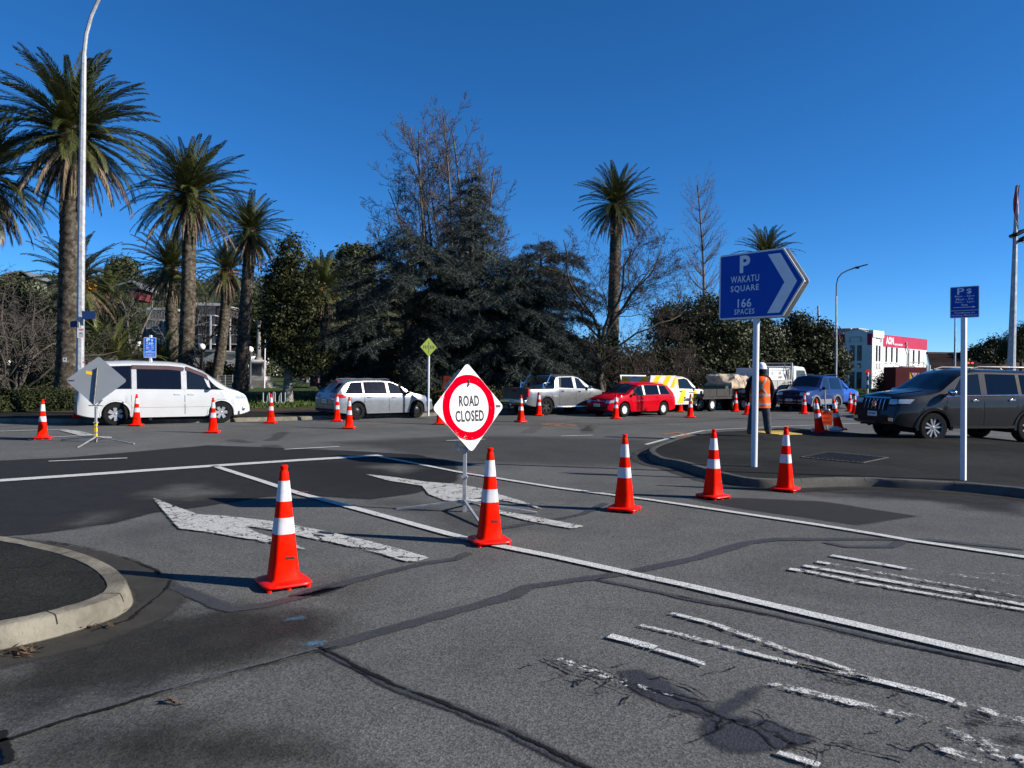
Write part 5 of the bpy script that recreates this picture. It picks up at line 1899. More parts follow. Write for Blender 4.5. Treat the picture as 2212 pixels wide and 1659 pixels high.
# ---- dark grey off-roader at the right
dk = paint_m("dark_grey_paint", (0.009, 0.009, 0.0105), 0.0, 0.45, coat=0.6, amt=0.0, spec=0.08)
OT = [(-2.42, 0.70), (-2.40, 1.2), (-2.28, 1.62), (-2.1, 1.79), (-1.5, 1.84), (0.0, 1.86), (0.35, 1.83), (0.62, 1.73), (1.18, 1.35), (1.5, 1.27), (2.0, 1.22), (2.25, 1.16), (2.36, 1.0), (2.42, 0.55)]
OB = [(-2.42, 1.15), (-1.6, 1.22), (0.4, 1.19), (1.2, 1.16), (1.6, 1.10), (2.42, 1.0)]
o1 = Car("off_roader", "dark grey off-roader at the right with dewy bonnet and ten-spoke wheels", "car", dk, 4.84, 1.88, OT, OB, (-1.40, 1.39), 0.385, zs=0.36, plan=(0.15, 1.6), style='alloy10', tum=0.26, arch=0.06, tw=0.26, group="off-roaders")
tp = lambda x: o1.top(x) - 0.115
bl = lambda x: o1.belt(x) + .02
dr = o1.door((-1.02, -0.02), (-1.04, -0.02), 0.44, 0.22, hmat=chrome)
df = o1.door((0.02, 1.08), (0.02, 1.02), 0.44, 0.22, hmat=chrome)
o1.side_patch("window_frame", trim_black, (-2.1, 1.1), (-1.98, 0.6), lambda x: o1.belt(x) + .01, lambda x: max(o1.belt(x) + .015, o1.top(x) - .10), 0.002, 16)
o1.side_patch("quarter_window", glass_tint, (-2.02, -1.14), (-1.92, -1.14), bl, tp, 0.006)
o1.side_patch("window", glass_tint, (-1.02, -0.12), (-1.02, -0.14), bl, tp, 0.006, parent=dr)
o1.side_patch("window", glass, (0.06, 1.0), (0.04, 0.56), bl, lambda x: max(bl(x) + .005, tp(x)), 0.006, parent=df)
o1.side_patch("window_pillar", dk, (-0.12, 0.06), (-0.14, 0.04), bl, tp, 0.010)
o1.side_patch("window_pillar", trim_black, (-1.13, -1.03), (-1.13, -1.03), bl, tp, 0.008)
o1.side_patch("belt_trim", chrome, (-2.05, 1.08), (-2.05, 1.08), lambda x: o1.belt(x) - .005, lambda x: o1.belt(x) + .010, 0.010, 20, 1)
o1.top_patch("windscreen", glass, 0.58, 1.18, -0.93, 0.93)
o1.top_patch("bonnet_scoop", dk, 1.35, 2.18, -0.55, 0.55, 0.018)
o1.end_patch("grille", trim_black, -0.46, 0.46, 0.80, 1.10, True, 0.010, nv=4)
for k in range(6):
    y = -0.36 + k * 0.144
    o1.end_patch("grille_bar", chrome, y - .014, y + .014, 0.82, 1.08, True, 0.035, nu=2, nv=4)
o1.end_patch("grille_frame", chrome, -0.50, 0.50, 1.095, 1.135, True, 0.022, nv=2)
mb = MB()
mb.lathe([(0.085, 0), (0.085, 0.014), (0.062, 0.016), (0.062, 0.0)], 24, plane_M((o1.xend(0, .97) + .035, 0, 0.97), (1, 0, 0)))
mb.lathe([(0.04, 0), (0.04, 0.014), (0.026, 0.016), (0.026, 0.0)], 16, plane_M((o1.xend(0, .97) + .037, 0, 0.99), (1, 0, 0)))
mb.build("badge", chrome, o1.root)
for sd in (-1, 1):
    o1.end_patch("headlamp", lamp_clear, sd * 0.80, sd * 0.52, 0.96, 1.09, True, 0.012)
    o1.end_patch("headlamp_surround", trim_black, sd * 0.82, sd * 0.51, 0.92, 1.11, True, 0.006)
    o1.end_patch("fog_lamp", chrome, sd * 0.78, sd * 0.60, 0.54, 0.62, True, 0.014)
    mb = MB()
    mb.tube([(-2.0, sd * 0.62, 1.85), (-1.9, sd * 0.63, 1.92), (-0.1, sd * 0.64, 1.925), (0.15, sd * 0.63, 1.86)], 0.025, 8)
    mb.build("roof_rail", steel_dark, o1.root)
o1.side_patch("headlamp", lamp_clear, (2.05, 2.36), (1.92, 2.28), 0.98, 1.09, 0.008)
o1.end_patch("air_intake", trim_black, -0.55, 0.55, 0.50, 0.68, True, 0.008)
o1.plate("QHN667", 0.70, True, 0.0, 0.03)
o1.arch_lip(dk, 0.08, 0.025)
o1.mirror(1.0, 1.22, chrome, (0.15, 0.26, 0.18), 0.16)
o1.side_patch("side_step", trim_black, (-0.9, 0.9), (-0.9, 0.9), 0.36, 0.43, 0.05, nv=2)
o1.place(2012, 957, 1, 190, 0.985)

# ---- blue three-door off-roader
bl_p = paint_m("blue_paint", (0.005, 0.020, 0.10), 0.0, 0.35, coat=0.4, amt=0.02, spec=0.1)
grey_c = paint_m("grey_cladding", (0.20, 0.205, 0.215), 0.3, 0.45)
ST = [(-2.12, 0.70), (-2.10, 1.15), (-2.0, 1.55), (-1.85, 1.79), (-1.4, 1.84), (-0.1, 1.85), (0.12, 1.80), (0.75, 1.25), (1.05, 1.17), (1.75, 1.12), (2.0, 1.04), (2.08, 0.85), (2.12, 0.55)]
SB = [(-2.12, 1.08), (-1.0, 1.12), (0.7, 1.10), (1.2, 1.04), (2.12, 0.95)]
o2 = Car("off_roader", "dark blue three-door off-roader with silver wheel arches facing the camera", "car", bl_p, 4.24, 1.80, ST, SB, (-1.18, 1.20), 0.37, zs=0.38, plan=(0.14, 1.4), style='off5', tum=0.24, arch=0.06, tw=0.25, group="off-roaders")
tp = lambda x: o2.top(x) - 0.12
bl = lambda x: o2.belt(x) + .03
df = o2.door((-0.42, 0.68), (-0.42, 0.62), 0.62, 0.2, hmat=trim_black)
o2.side_patch("quarter_window", glass_tint, (-1.75, -0.5), (-1.62, -0.5), bl, tp, 0.006)
o2.side_patch("window", glass, (-0.34, 0.58), (-0.34, 0.10), bl, lambda x: max(bl(x) + .005, tp(x)), 0.006, parent=df)
o2.top_patch("windscreen", glass, 0.14, 0.74, -0.93, 0.93)
o2.side_patch("side_cladding", grey_c, (-0.72, 0.75), (-0.72, 0.75), 0.42, 0.64, 0.016)
o2.arch_lip(grey_c, 0.10, 0.045)
o2.end_patch("bumper", grey_c, -0.78, 0.78, 0.42, 0.68, True, 0.02)
o2.end_patch("grille", trim_black, -0.42, 0.42, 0.84, 0.98, True, 0.008)
for sd in (-1, 1): o2.end_patch("headlamp", lamp_clear, sd * 0.76, sd * 0.46, 0.84, 0.99, True, 0.010)
o2.side_patch("headlamp", lamp_clear, (1.84, 2.06), (1.80, 2.02), 0.86, 0.98, 0.008)
mb = MB()
for z, h_ in ((0.50, 0.06), (0.66, 0.05), (0.80, 0.05)): mb.tube([(2.2, -0.6, z), (2.24, 0, z), (2.2, 0.6, z)], h_ * .6, 8)
for y in (-0.35, 0.35): mb.tube([(2.2, y, 0.42), (2.24, y, 0.9)], 0.03, 8)
mb.build("bull_bar", trim_black, o2.root)
o2.plate("YB2561", 0.60, True, 0.0, 0.14)
o2.mirror(0.6, 1.14, trim_black, (0.13, 0.22, 0.18), 0.14)
for sd in (-1, 1):
    mb = MB()
    mb.tube([(-0.7, sd * .9, 0.38), (0.7, sd * .9, 0.38)], 0.05, 8)
    mb.build("side_step", chrome, o2.root)
    mb = MB()
    mb.tube([(-1.7, sd * .62, 1.86), (-1.6, sd * .62, 1.91), (-0.3, sd * .62, 1.91), (-0.2, sd * .62, 1.86)], 0.02, 6)
    mb.build("roof_rail", trim_black, o2.root)
o2.place(1758.5, 890, 1, 222, 0.90)

# ---- bright blue ute behind it
bb = paint_m("bright_blue_paint", (0.008, 0.07, 0.38), 0.2, 0.28, amt=0.03)
o3 = Car("utility_truck", "bright blue ute with white door lettering behind the dark blue off-roader", "ute", bb, 5.2, 1.82,
         ute.T, ute.B, (-1.52, 1.52), 0.38, zs=0.36, plan=(0.2, 1.5), style='off5', tum=0.28, arch=0.06, tw=0.25)
bl = lambda x: o3.belt(x) + .03
tp = lambda x: o3.top(x) - .11
d0 = o3.door((-0.72, 1.15), (-0.74, 1.12), 0.46, 0.2, hmat=trim_black)
o3.side_patch("window", glass, (-0.6, 1.0), (-0.5, 0.52), bl, lambda x: max(bl(x) + .005, tp(x)), 0.006, parent=d0)
o3.top_patch("windscreen", glass, 0.62, 1.2, -0.93, 0.93)
o3.arch_lip(trim_black, 0.06, 0.03)
o3.side_patch("side_step", trim_black, (-0.9, 0.95), (-0.9, 0.95), 0.36, 0.42, 0.04, nv=1)
o3.mirror(1.0, 1.16, trim_black)
o3.side_patch("headlamp", lamp_clear, (2.2, 2.5), (2.15, 2.42), 0.82, 0.95, 0.006)
for sd in (-1, 1): lettering("Nelson City\nContracting", sign_print, o3.root, plane_M((0.2, sd * (o3.S(.2, .8) + .012), 0.80), (0, sd, 0)), 0.16, 0.6)
o3.place(1838, 882.5, 1, 38, 0.90)

# ---- white hatchback roof and windscreen seen over the dark bonnet
o4 = Car("hatchback", "white hatchback whose roof shows over the dark off-roader's bonnet", "car", wp, 4.2, 1.7,
         [(-2.1, 0.6), (-2.05, 0.95), (-1.9, 1.25), (-1.6, 1.44), (-0.6, 1.52), (0.1, 1.48), (0.9, 1.02), (1.3, 0.95), (1.8, 0.82), (2.0, 0.66), (2.1, 0.42)],
         [(-2.1, 0.9), (-1, 0.96), (0.9, 0.92), (2.1, 0.7)], (-1.25, 1.28), 0.31, plan=(0.22, 1.2), style='alloy6', tum=0.36)
o4.top_patch("windscreen", glass, 0.16, 0.88, -0.93, 0.93)
o4.side_patch("window", glass, (-1.6, 0.75), (-1.4, 0.2), lambda x: o4.belt(x) + .02, lambda x: max(o4.belt(x) + .025, o4.top(x) - .10), 0.005)
o4.door((0.0, 0.9), (0.0, 0.86), 0.26, 0.2)
o4.mirror(0.72, 0.95, wp)
o4.root.location = (16.4, 29.5, 0)
o4.root.rotation_euler = (0, 0, R(222))
o4.root.scale = (0.95,) * 3

# ------------------------------------------------------------------ vegetation
palm_green = leaf_mat("palm_leaf", (0.042, 0.052, 0.014), (0.088, 0.092, 0.028), 0.42, 0.4, 0.6, 0.3, 0.18)
palm_dead = leaf_mat("dead_palm_leaf", (0.13, 0.095, 0.06), (0.21, 0.16, 0.11), 0.8, 0.15, 0.8, 0.35, 0.1)
palm_trunk = M("palm_trunk", (0.040, 0.031, 0.023), 0.95, var=0.5, vs_=3.0, bump=0.9, bs_=14, dirt=(0.22, 0.20, 0.155), dirt_amt=0.8, spec=0.1)
palm_fruit = M("palm_fruit", (0.55, 0.20, 0.02), 0.6, var=0.3, vs_=20)
bark = M("bark", (0.085, 0.070, 0.055), 0.95, var=0.4, vs_=4, bump=0.9, bs_=20, spec=0.1)
bark_pale = M("pale_bark", (0.20, 0.19, 0.165), 0.95, var=0.4, vs_=3, bump=0.8, bs_=16, spec=0.1, dirt=(0.07, 0.07, 0.05), dirt_amt=0.6)
twig_m = M("twig_bark", (0.085, 0.074, 0.066), 0.9, var=0.35, vs_=2, spec=0.1)
twig_grey = M("grey_twig_bark", (0.12, 0.108, 0.096), 0.9, var=0.35, vs_=2, spec=0.1)
twig_dark = M("dark_twig_bark", (0.055, 0.043, 0.036), 0.9, var=0.35, vs_=2, spec=0.1)
cedar_m = leaf_mat("cedar_needles", (0.016, 0.025, 0.020), (0.046, 0.060, 0.050), 0.7, 0.2, 0.5, 0.1, 0.05)
ever_m = leaf_mat("evergreen_leaf", (0.016, 0.020, 0.007), (0.040, 0.044, 0.014), 0.55, 0.2, 0.7, 0.2, 0.15)
ever_gold = leaf_mat("olive_leaf", (0.016, 0.020, 0.006), (0.046, 0.048, 0.011), 0.55, 0.2, 0.7, 0.2, 0.15)
shrub_m = leaf_mat("shrub_leaf", (0.022, 0.032, 0.010), (0.048, 0.058, 0.018), 0.6, 0.15, 1.0, 0.15, 0.15)
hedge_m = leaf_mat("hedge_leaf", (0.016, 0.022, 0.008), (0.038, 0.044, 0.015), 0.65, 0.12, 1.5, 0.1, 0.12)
hill_m = leaf_mat("hillside_leaf", (0.030, 0.042, 0.016), (0.062, 0.062, 0.026), 0.7, 0.2, 0.08, 0.1, 0.05)


def leaf_cloud(P, N, size, aspect=0.55, jitter=0.9, r=None):
    """One folded leaf (two triangles' worth of quad) at each point; N: preferred facing directions."""
    r = r or nrg
    n = len(P)
    d = N + r.normal(0, jitter, (n, 3))
    d /= np.linalg.norm(d, axis=1, keepdims=True) + 1e-9
    a = np.cross(d, r.normal(0, 1, (n, 3)))
    a /= np.linalg.norm(a, axis=1, keepdims=True) + 1e-9
    b = np.cross(d, a)
    s = size * r.uniform(0.6, 1.35, (n, 1))
    V = np.stack([P - a * s, P - b * s * aspect + d * s * .15, P + a * s, P + b * s * aspect + d * s * .15], 1).reshape(-1, 3)
    F = np.arange(4 * n).reshape(n, 4)
    return V, F


def clumps(lobes, n_cl, per, cl_r, r, shell=(0.55, 1.0), flat=0.75):
    """Leaf points gathered in clumps through ellipsoid lobes (cx, cy, cz, rx, ry, rz)."""
    L = np.array(lobes, dtype=float)
    vol = L[:, 3] * L[:, 4] * L[:, 5]
    pick = r.choice(len(L), n_cl, p=(vol ** .67) / (vol ** .67).sum())
    d = r.normal(0, 1, (n_cl, 3))
    d /= np.linalg.norm(d, axis=1, keepdims=True)
    rad = r.uniform(shell[0], shell[1], (n_cl, 1))
    c = L[pick, :3] + d * rad * L[pick, 3:]
    csz = cl_r * r.uniform(0.6, 1.4, (n_cl, 1))
    k = np.repeat(np.arange(n_cl), per)
    off = r.normal(0, 1, (n_cl * per, 3)) * np.array([1, 1, flat])
    P = c[k] + off * csz[k] * 0.5
    N = d[k] * 0.6 + off * 0.35 + np.array([0, 0, 0.35])
    return P, N


def seg_mesh(segs, nside=4):
    """Tapered tubes for an (n, 8) array of p0, p1, r0, r1."""
    S_ = np.asarray(segs, dtype=float)
    p0, p1, r0, r1 = S_[:, 0:3], S_[:, 3:6], S_[:, 6], S_[:, 7]
    d = p1 - p0
    d /= np.linalg.norm(d, axis=1, keepdims=True) + 1e-9
    ref = np.where(np.abs(d[:, 2:3]) > 0.9, np.array([[1.0, 0, 0]]), np.array([[0, 0, 1.0]]))
    a = np.cross(d, ref)
    a /= np.linalg.norm(a, axis=1, keepdims=True) + 1e-9
    b = np.cross(d, a)
    V = []
    for p, rr_ in ((p0, r0), (p1, r1)):
        for k in range(nside):
            t = 2 * math.pi * k / nside
            V.append(p + (a * math.cos(t) + b * math.sin(t)) * rr_[:, None])
    V = np.stack(V, 1)
    n = len(S_)
    o = (np.arange(n) * 2 * nside)[:, None]
    F = [o + np.array([[k, (k + 1) % nside, nside + (k + 1) % nside, nside + k]]) for k in range(nside)]
    return V.reshape(-1, 3), np.stack(F, 1).reshape(-1, 4)


def grow(r, p, d, length, rad, lvl, maxl, out, upb=0.1, wig=0.18, kids=(5, 5, 4, 3), ang=(0.5, 0.9), ratio=(0.45, 0.7), start=0.3, segs=6, mins=0.010, droop=0.0, krad=0.62):
    """Branching recursion; out collects (p0, p1, r0, r1, level)."""
    p, d = np.array(p, float), np.array(d, float)
    sl = length / segs
    pts = [(p.copy(), d.copy(), rad)]
    for i in range(segs):
        d = d + r.normal(0, wig, 3) + np.array([0, 0, upb - droop * (i / segs)])
        d /= np.linalg.norm(d)
        q = p + d * sl
        r1 = max(mins * 0.7, rad * (1 - 0.75 * (i + 1) / segs))
        out.append((*p, *q, max(mins * .7, rad * (1 - 0.75 * i / segs)), r1, lvl))
        p = q
        pts.append((p.copy(), d.copy(), r1))
    if lvl >= maxl: return
    nk = kids[min(lvl, len(kids) - 1)]
    for k in range(nk):
        t = start + (1 - start) * (k + r.uniform(0, 1)) / nk
        i = min(segs, int(t * segs))
        bp, bd, br = pts[i]
        ax = np.cross(bd, r.normal(0, 1, 3))
        ax /= np.linalg.norm(ax) + 1e-9
        th = r.uniform(*ang)
        nd = bd * math.cos(th) + ax * math.sin(th)
        grow(r, bp, nd, length * r.uniform(*ratio) * (1.15 - 0.45 * t), max(mins, br * krad), lvl + 1, maxl, out, upb, wig, kids, ang, ratio, start * .7, max(3, segs - 1), mins, droop, krad)


def bare_tree(name, label, base, mat_trunk, mat_twig, group=None, split=1, seed=1, stems=None, **kw):
    r = np.random.default_rng(seed)
    out = []
    for (p, d, L, rad) in stems: grow(r, p, d, L, rad, 0, kw.get('maxl', 3), out, **{k: v for k, v in kw.items() if k != 'maxl'})
    O = np.array(out)
    t = thing(name, label, "tree", base, group=group)
    for nm, sel, mt, ns in (("trunk", O[:, 8] <= split - 1, mat_trunk, 7), ("crown", O[:, 8] > split - 1, mat_twig, 3)):
        V, F = seg_mesh(O[sel][:, :8], ns)
        obj(nm, np_mesh(nm, V, F, mt, True), t)
    return t, O


# ---- palms
FR = {}


def frond_mesh(elev, L, bend, dead, seed):
    key = (elev, L, bend, dead, seed)
    if key in FR: return FR[key]
    r = random.Random(seed * 31 + int(elev))
    n = 20
    pts, e = [Vector((0.10, 0, 0))], R(elev)
    side = r.uniform(-0.25, 0.25)
    yaw = 0.0
    for i in range(n):
        s_ = i / n
        e -= R(bend) * (0.35 + 1.3 * s_) / n
        e = max(e, R(-88))
        yaw += side * s_ / n * 1.5
        pts.append(pts[-1] + Vector((math.cos(e) * math.cos(yaw), math.cos(e) * math.sin(yaw), math.sin(e))) * (L / n))
    V, F = [], []
    for i in range(n):                                   # rachis: a flat tapering keel
        w0, w1 = 0.045 * (1 - i / n) + 0.006, 0.045 * (1 - (i + 1) / n) + 0.006
        o = len(V)
        for p, w in ((pts[i], w0), (pts[i + 1], w1)):
            V += [p + Vector((0, -w, 0)), p + Vector((0, 0, w * .8)), p + Vector((0, w, 0))]
        F += [(o, o + 1, o + 4, o + 3), (o + 1, o + 2, o + 5, o + 4)]
    m = 54
    for k in range(m):
        s_ = 0.10 + 0.89 * k / m
        i = min(n - 1, int(s_ * n))
        f = s_ * n - i
        p = pts[i].lerp(pts[i + 1], f)
        t = (pts[i + 1] - pts[i]).normalized()
        sd = t.cross(Vector((0, 0, 1)))
        sd = sd.normalized() if sd.length > 0.05 else Vector((0, 1, 0))
        nn = sd.cross(t)
        ll = (0.13 + 0.40 * math.sin(math.pi * min(1, s_ * 0.80 + 0.20)) ** 0.8) * (L / 3.6)
        if dead: ll *= 0.8
        for q in (-1, 1):
            fw_ = r.uniform(0.75, 1.05) + 0.5 * s_
            lift = r.uniform(0.10, 0.45) if not dead else r.uniform(-0.4, 0.2)
            d = (t * fw_ + sd * q * (0.74 if not dead else 0.45) + nn * lift).normalized()
            d = (d + Vector((0, 0, -0.16 if not dead else -0.7)) * r.uniform(0.3, 1.1)).normalized()
            w = (0.032 + 0.012 * r.random()) * (L / 3.6)
            b_ = t * w
            tip = p + d * ll + Vector((0, 0, -0.06))
            mid = p + d * ll * .5
            o = len(V)
            V += [p, mid - b_, tip, mid + b_]
            F.append((o, o + 1, o + 2, o + 3))
    me = np_mesh("frond", [tuple(v) for v in V], F, palm_dead if dead else palm_green)
    FR[key] = me
    return me


def palm(label, base, crown, L=3.6, seed=1, nf=90, trunk_r=0.42, group="tall date palms", fruit=0, skirt=1.0, trunk=True, lean=None, cat="palm tree", name="palm_tree", young=False):
    r = random.Random(seed)
    t = thing(name, label, cat, base, group=group)
    base = Vector(base)
    top = Vector(crown) - base
    if trunk:
        H = top.length
        nr, na = int(H / 0.11), 22
        rows = []
        for j in range(nr + 1):
            z = j / nr
            flare = 0.35 * math.exp(-z * H / 0.45) + 0.10 * math.exp(-((z - 0.04) * H / 1.0) ** 2)
            rad = trunk_r * (1 - 0.20 * z) * (1 + flare)
            if z > 0.90: rad *= 1 + 0.25 * (z - 0.90) / 0.10
            c = top * z + Vector((math.sin(z * 3.1), 0, 0)) * (lean or 0)
            row = []
            for i in range(na + 1):
                a = 2 * math.pi * ((i % na) + 0.5 * (j % 2)) / na
                q = ((i * 7 + j * 13) % 5) * .006 + (0.022 if (i + j) % 2 else -0.012) + (0.02 if j % 3 == 0 else 0)
                row.append((c.x + (rad + q) * math.cos(a), c.y + (rad + q) * math.sin(a), c.z))
            rows.append(row)
        mb = MB()
        mb.grid(rows)
        mb.build("trunk", palm_trunk, t, 80)
    nf = int(nf * 1.22)
    for k in range(nf):
        u = (k + 0.5) / nf
        az = k * 2.39996 + r.uniform(-.25, .25)
        el = 86 - 128 * (u ** 0.92) + r.uniform(-7, 7)
        el = max(-46, el)
        dead = u > 0.88
        cls = round(el / 12) * 12
        if young: cls = max(cls, 12)
        var = k % 2
        me = frond_mesh(cls if not dead else -36, 3.6, (34 + 22 * var) if cls > 20 else (44 + 20 * var if cls > -20 else 34 + 12 * var), dead, 1 + var)
        s_ = L / 3.6 * r.uniform(0.86, 1.1) * (0.92 if u < .1 else 1)
        o = obj("frond", me, t, (top.x, top.y, top.z + 0.35 * (1 - u)), (0, 0, az))
        o.scale = (s_,) * 3
    nd = int(nf * 0.36 * skirt)
    for k in range(nd):                                  # hanging skirt of dead fronds
        az = k * 2.39996 + 0.7
        me = frond_mesh(-42 if k % 2 else -58, 3.6, 46, True, 3 + k % 2)
        s_ = L / 3.6 * r.uniform(0.55, 0.85)
        o = obj("frond", me, t, (top.x, top.y, top.z - 0.1 - 0.25 * r.random()), (0, 0, az))
        o.scale = (s_,) * 3
    # boss of cut leaf bases under the crown
    mb = MB()
    mb.lathe([(trunk_r * .8, -0.9), (trunk_r * 1.25, -0.45), (trunk_r * 1.35, 0.0), (trunk_r * .9, 0.4), (0.05, 0.7)], 14, Matrix.Translation(top))
    mb.build("crown_base", palm_trunk, t, 30)
    for k in range(fruit):
        a = k * 1.7 + seed
        c = top + Vector((math.cos(a) * 0.9, math.sin(a) * 0.9, -0.15 - 0.3 * (k % 2))) * (L / 3.6)
        rr_ = np.random.default_rng(seed + k)
        V, F = leaf_cloud(np.array(c) + rr_.normal(0, 0.16, (90, 3)) * np.array([1, 1, 1.2]), rr_.normal(0, 1, (90, 3)), 0.05, 0.7, r=rr_)
        obj("fruit_cluster", np_mesh("fruit_cluster", V, F, palm_fruit), t)
    return t


def gp(px, py, Y):
    p = A(px, py, Y)
    return Vector((p.x, p.y, 0.12))


palm("biggest palm, its thick lichened trunk rising behind the lamp post by the white van", gp(150, 888, 28), A(160, 300, 28), 3.2, 1, 124, 0.45)
palm("palm at the left edge whose drooping crown hangs beside the biggest palm", gp(-62, 888, 27), A(-40, 392, 27), 2.95, 2, 104, 0.42)
palm("tall palm with a leaning trunk behind the middle of the white van", gp(397, 862, 40), A(408, 428, 40), 3.35, 3, 108, 0.38, lean=0.10)
palm("palm with mossy trunk foot standing in the lawn left of the war memorial", gp(518, 850, 48), A(541, 508, 48), 2.75, 4, 100, 0.40, fruit=0)
palm("palm with dark crown behind the tall leaning palm's trunk", gp(375, 850, 52), A(368, 585, 52), 3.3, 5, 80, 0.42)
palm("palm with slanting dark trunk and orange fruit between two taller palms", gp(463, 835, 60), A(490, 590, 60), 2.9, 6, 76, 0.42, fruit=5, lean=0.2)
palm("palm with orange fruit whose low crown spreads behind the biggest palm's trunk", gp(168, 850, 46), A(166, 612, 46), 3.35, 7, 70, 0.42, fruit=4, skirt=.6)
palm("small distant palm with orange fruit and bare thin trunk right of the lamp post", gp(229, 840, 62), A(232, 642, 62), 2.8, 8, 60, 0.36, fruit=4, skirt=.6)
palm("palm above the willow right of the tall cedar", gp(1320, 838, 56), A(1332, 447, 56), 3.3, 9, 100, 0.46, skirt=.5)
palm("palm crown showing over the top of the blue arrow sign", gp(1655, 838, 76), A(1655, 556, 76), 3.5, 10, 78, 0.45, skirt=.4)
palm("palm with drooping pale fronds behind the narrow evergreen tree", gp(705, 842, 62), A(700, 628, 62), 3.4, 11, 70, 0.42, fruit=2)
palm("low young palm spreading above the white van's roof", gp(240, 850, 34), A(240, 790, 34), 2.5, 12, 46, 0.3, group="low young palms", skirt=.2, trunk=False, young=True)
palm("low young palm behind the bright blue parking sign", gp(346, 850, 36), A(350, 812, 36), 2.3, 13, 40, 0.3, group="low young palms", skirt=.2, trunk=False, young=True)


# ---- cedars
def cedar(label, base, H, prof, seed, group="dark cedars", density=1.0, trunk_r=0.35):
    """prof: (height share, branch length) pairs."""
    r = np.random.default_rng(seed)
    t = thing("cedar_tree", label, "tree", base, group=group)
    segs, PP, NN = [], [], []
    z = 0.9
    for i in range(16):
        segs.append((0, 0, H * i / 16, 0, 0, H * (i + 1) / 16, trunk_r * (1 - i / 16.5), trunk_r * (1 - (i + 1) / 16.5)))
    V, F = seg_mesh(segs, 8)
    obj("trunk", np_mesh("trunk", V, F, bark, True), t)
    limbs = []
    az = 0.0
    while z < H * 0.985:
        Lb = float(np.interp(z / H, [p[0] for p in prof], [p[1] for p in prof]))
        for _ in range(2 if Lb > 1.5 else 1):
            az += 2.4 + r.normal(0, .3)
            L = Lb * r.uniform(0.72, 1.12)
            up_ = r.uniform(0.12, 0.42)
            d = np.array([math.cos(az), math.sin(az), up_])
            d /= np.linalg.norm(d)
            p = np.array([0, 0, z])
            n = max(4, int(L / 0.3))
            pts = [p]
            for i in range(n):
                s_ = i / n
                dd = d + np.array([0, 0, -0.80 * s_]) + r.normal(0, .07, 3)
                dd /= np.linalg.norm(dd)
                q = p + dd * (L / n)
                limbs.append((*p, *q, 0.012 + 0.05 * (L / 5) * (1 - s_), 0.010 + 0.05 * (L / 5) * (1 - (i + 1) / n)))
                p = q
                pts.append(p)
            # side sprays along the outer part of the branch
            for i in range(int(n * 0.22), n + 1):
                for sgn in (-1, 1):
                    if r.random() > density: continue
                    tl = (0.35 + 0.75 * (1 - abs(i / n - 0.45))) * r.uniform(0.5, 1.1) * min(1, 0.35 + L / 4)
                    tang = pts[i] - pts[max(0, i - 1)] if i else d
                    tang = tang / (np.linalg.norm(tang) + 1e-9)
                    sdv = np.cross(tang, [0, 0, 1]) * sgn
                    dv = sdv * 0.8 + tang * 0.65 + np.array([0, 0, r.uniform(-0.35, 0.22)])
                    dv /= np.linalg.norm(dv)
                    m = max(3, int(tl / 0.085))
                    tt = np.linspace(0.05, 1, m)[:, None]
                    pp = pts[i] + dv * tt * tl + np.array([0, 0, -0.30]) * (tt ** 2) * tl
                    PP.append(pp)
                    NN.append(np.repeat((np.array([[0, 0, 1.0]]) + dv * .15), m, 0))
                    limbs.append((*pts[i], *pp[-1], 0.010, 0.004))
            PP.append(np.array(pts[int(n * .3):]) + r.normal(0, .03, (len(pts) - int(n * .3), 3)))
            NN.append(np.repeat([[0, 0, 1.0]], len(pts) - int(n * .3), 0))
        z += 0.13 + 0.12 * r.random()
    P = np.concatenate(PP)
    N = np.concatenate(NN)
    P = np.repeat(P, 8, 0) + r.normal(0, 0.065, (len(P) * 8, 3))
    N = np.repeat(N, 8, 0)
    V, F = leaf_cloud(P, N, 0.125, 0.10, 0.8, r)
    obj("crown", np_mesh("crown", V, F, cedar_m), t)
    V, F = seg_mesh(limbs, 3)
    obj("limbs", np_mesh("limbs", V, F, bark_pale, True), t)
    return t


b = gp(1015, 862, 38)
cedar("tall pointed blue-green cedar rising in the middle of the park edge", b, A(1030, 374, 38).z, [(0, 2.8), (0.25, 3.6), (0.45, 3.2), (0.60, 2.1), (0.72, 1.6), (0.82, 1.7), (0.90, 0.9), (0.96, .6), (1, 0.2)], 1)
b = gp(880, 862, 37)
cedar("broad low cedar left of the tall pointed cedar, above the silver wagon", b, A(850, 498, 37).z, [(0, 3.2), (0.3, 4.5), (0.6, 4.2), (0.82, 2.9), (0.94, 1.6), (1, 0.3)], 2)
b = gp(1165, 862, 39)
cedar("cedar with a feathery top right of the tall pointed cedar, above the silver ute", b, A(1172, 525, 39).z, [(0, 3.2), (0.3, 3.9), (0.6, 3.7), (0.85, 2.6), (0.95, 1.2), (1, 0.2)], 3)
b = gp(1115, 862, 37)
cedar("low spreading cedar between the pointed cedar and the feathery one", b, A(1112, 560, 37).z, [(0, 3.2), (0.35, 3.8), (0.7, 3.0), (0.9, 1.6), (1, 0.3)], 8)
b = gp(770, 858, 42)
cedar("small shaded cedar at the left end of the cedar group", b, A(775, 575, 42).z, [(0, 2.0), (0.4, 2.0), (0.8, 1.3), (1, 0.2)], 4, density=.9)


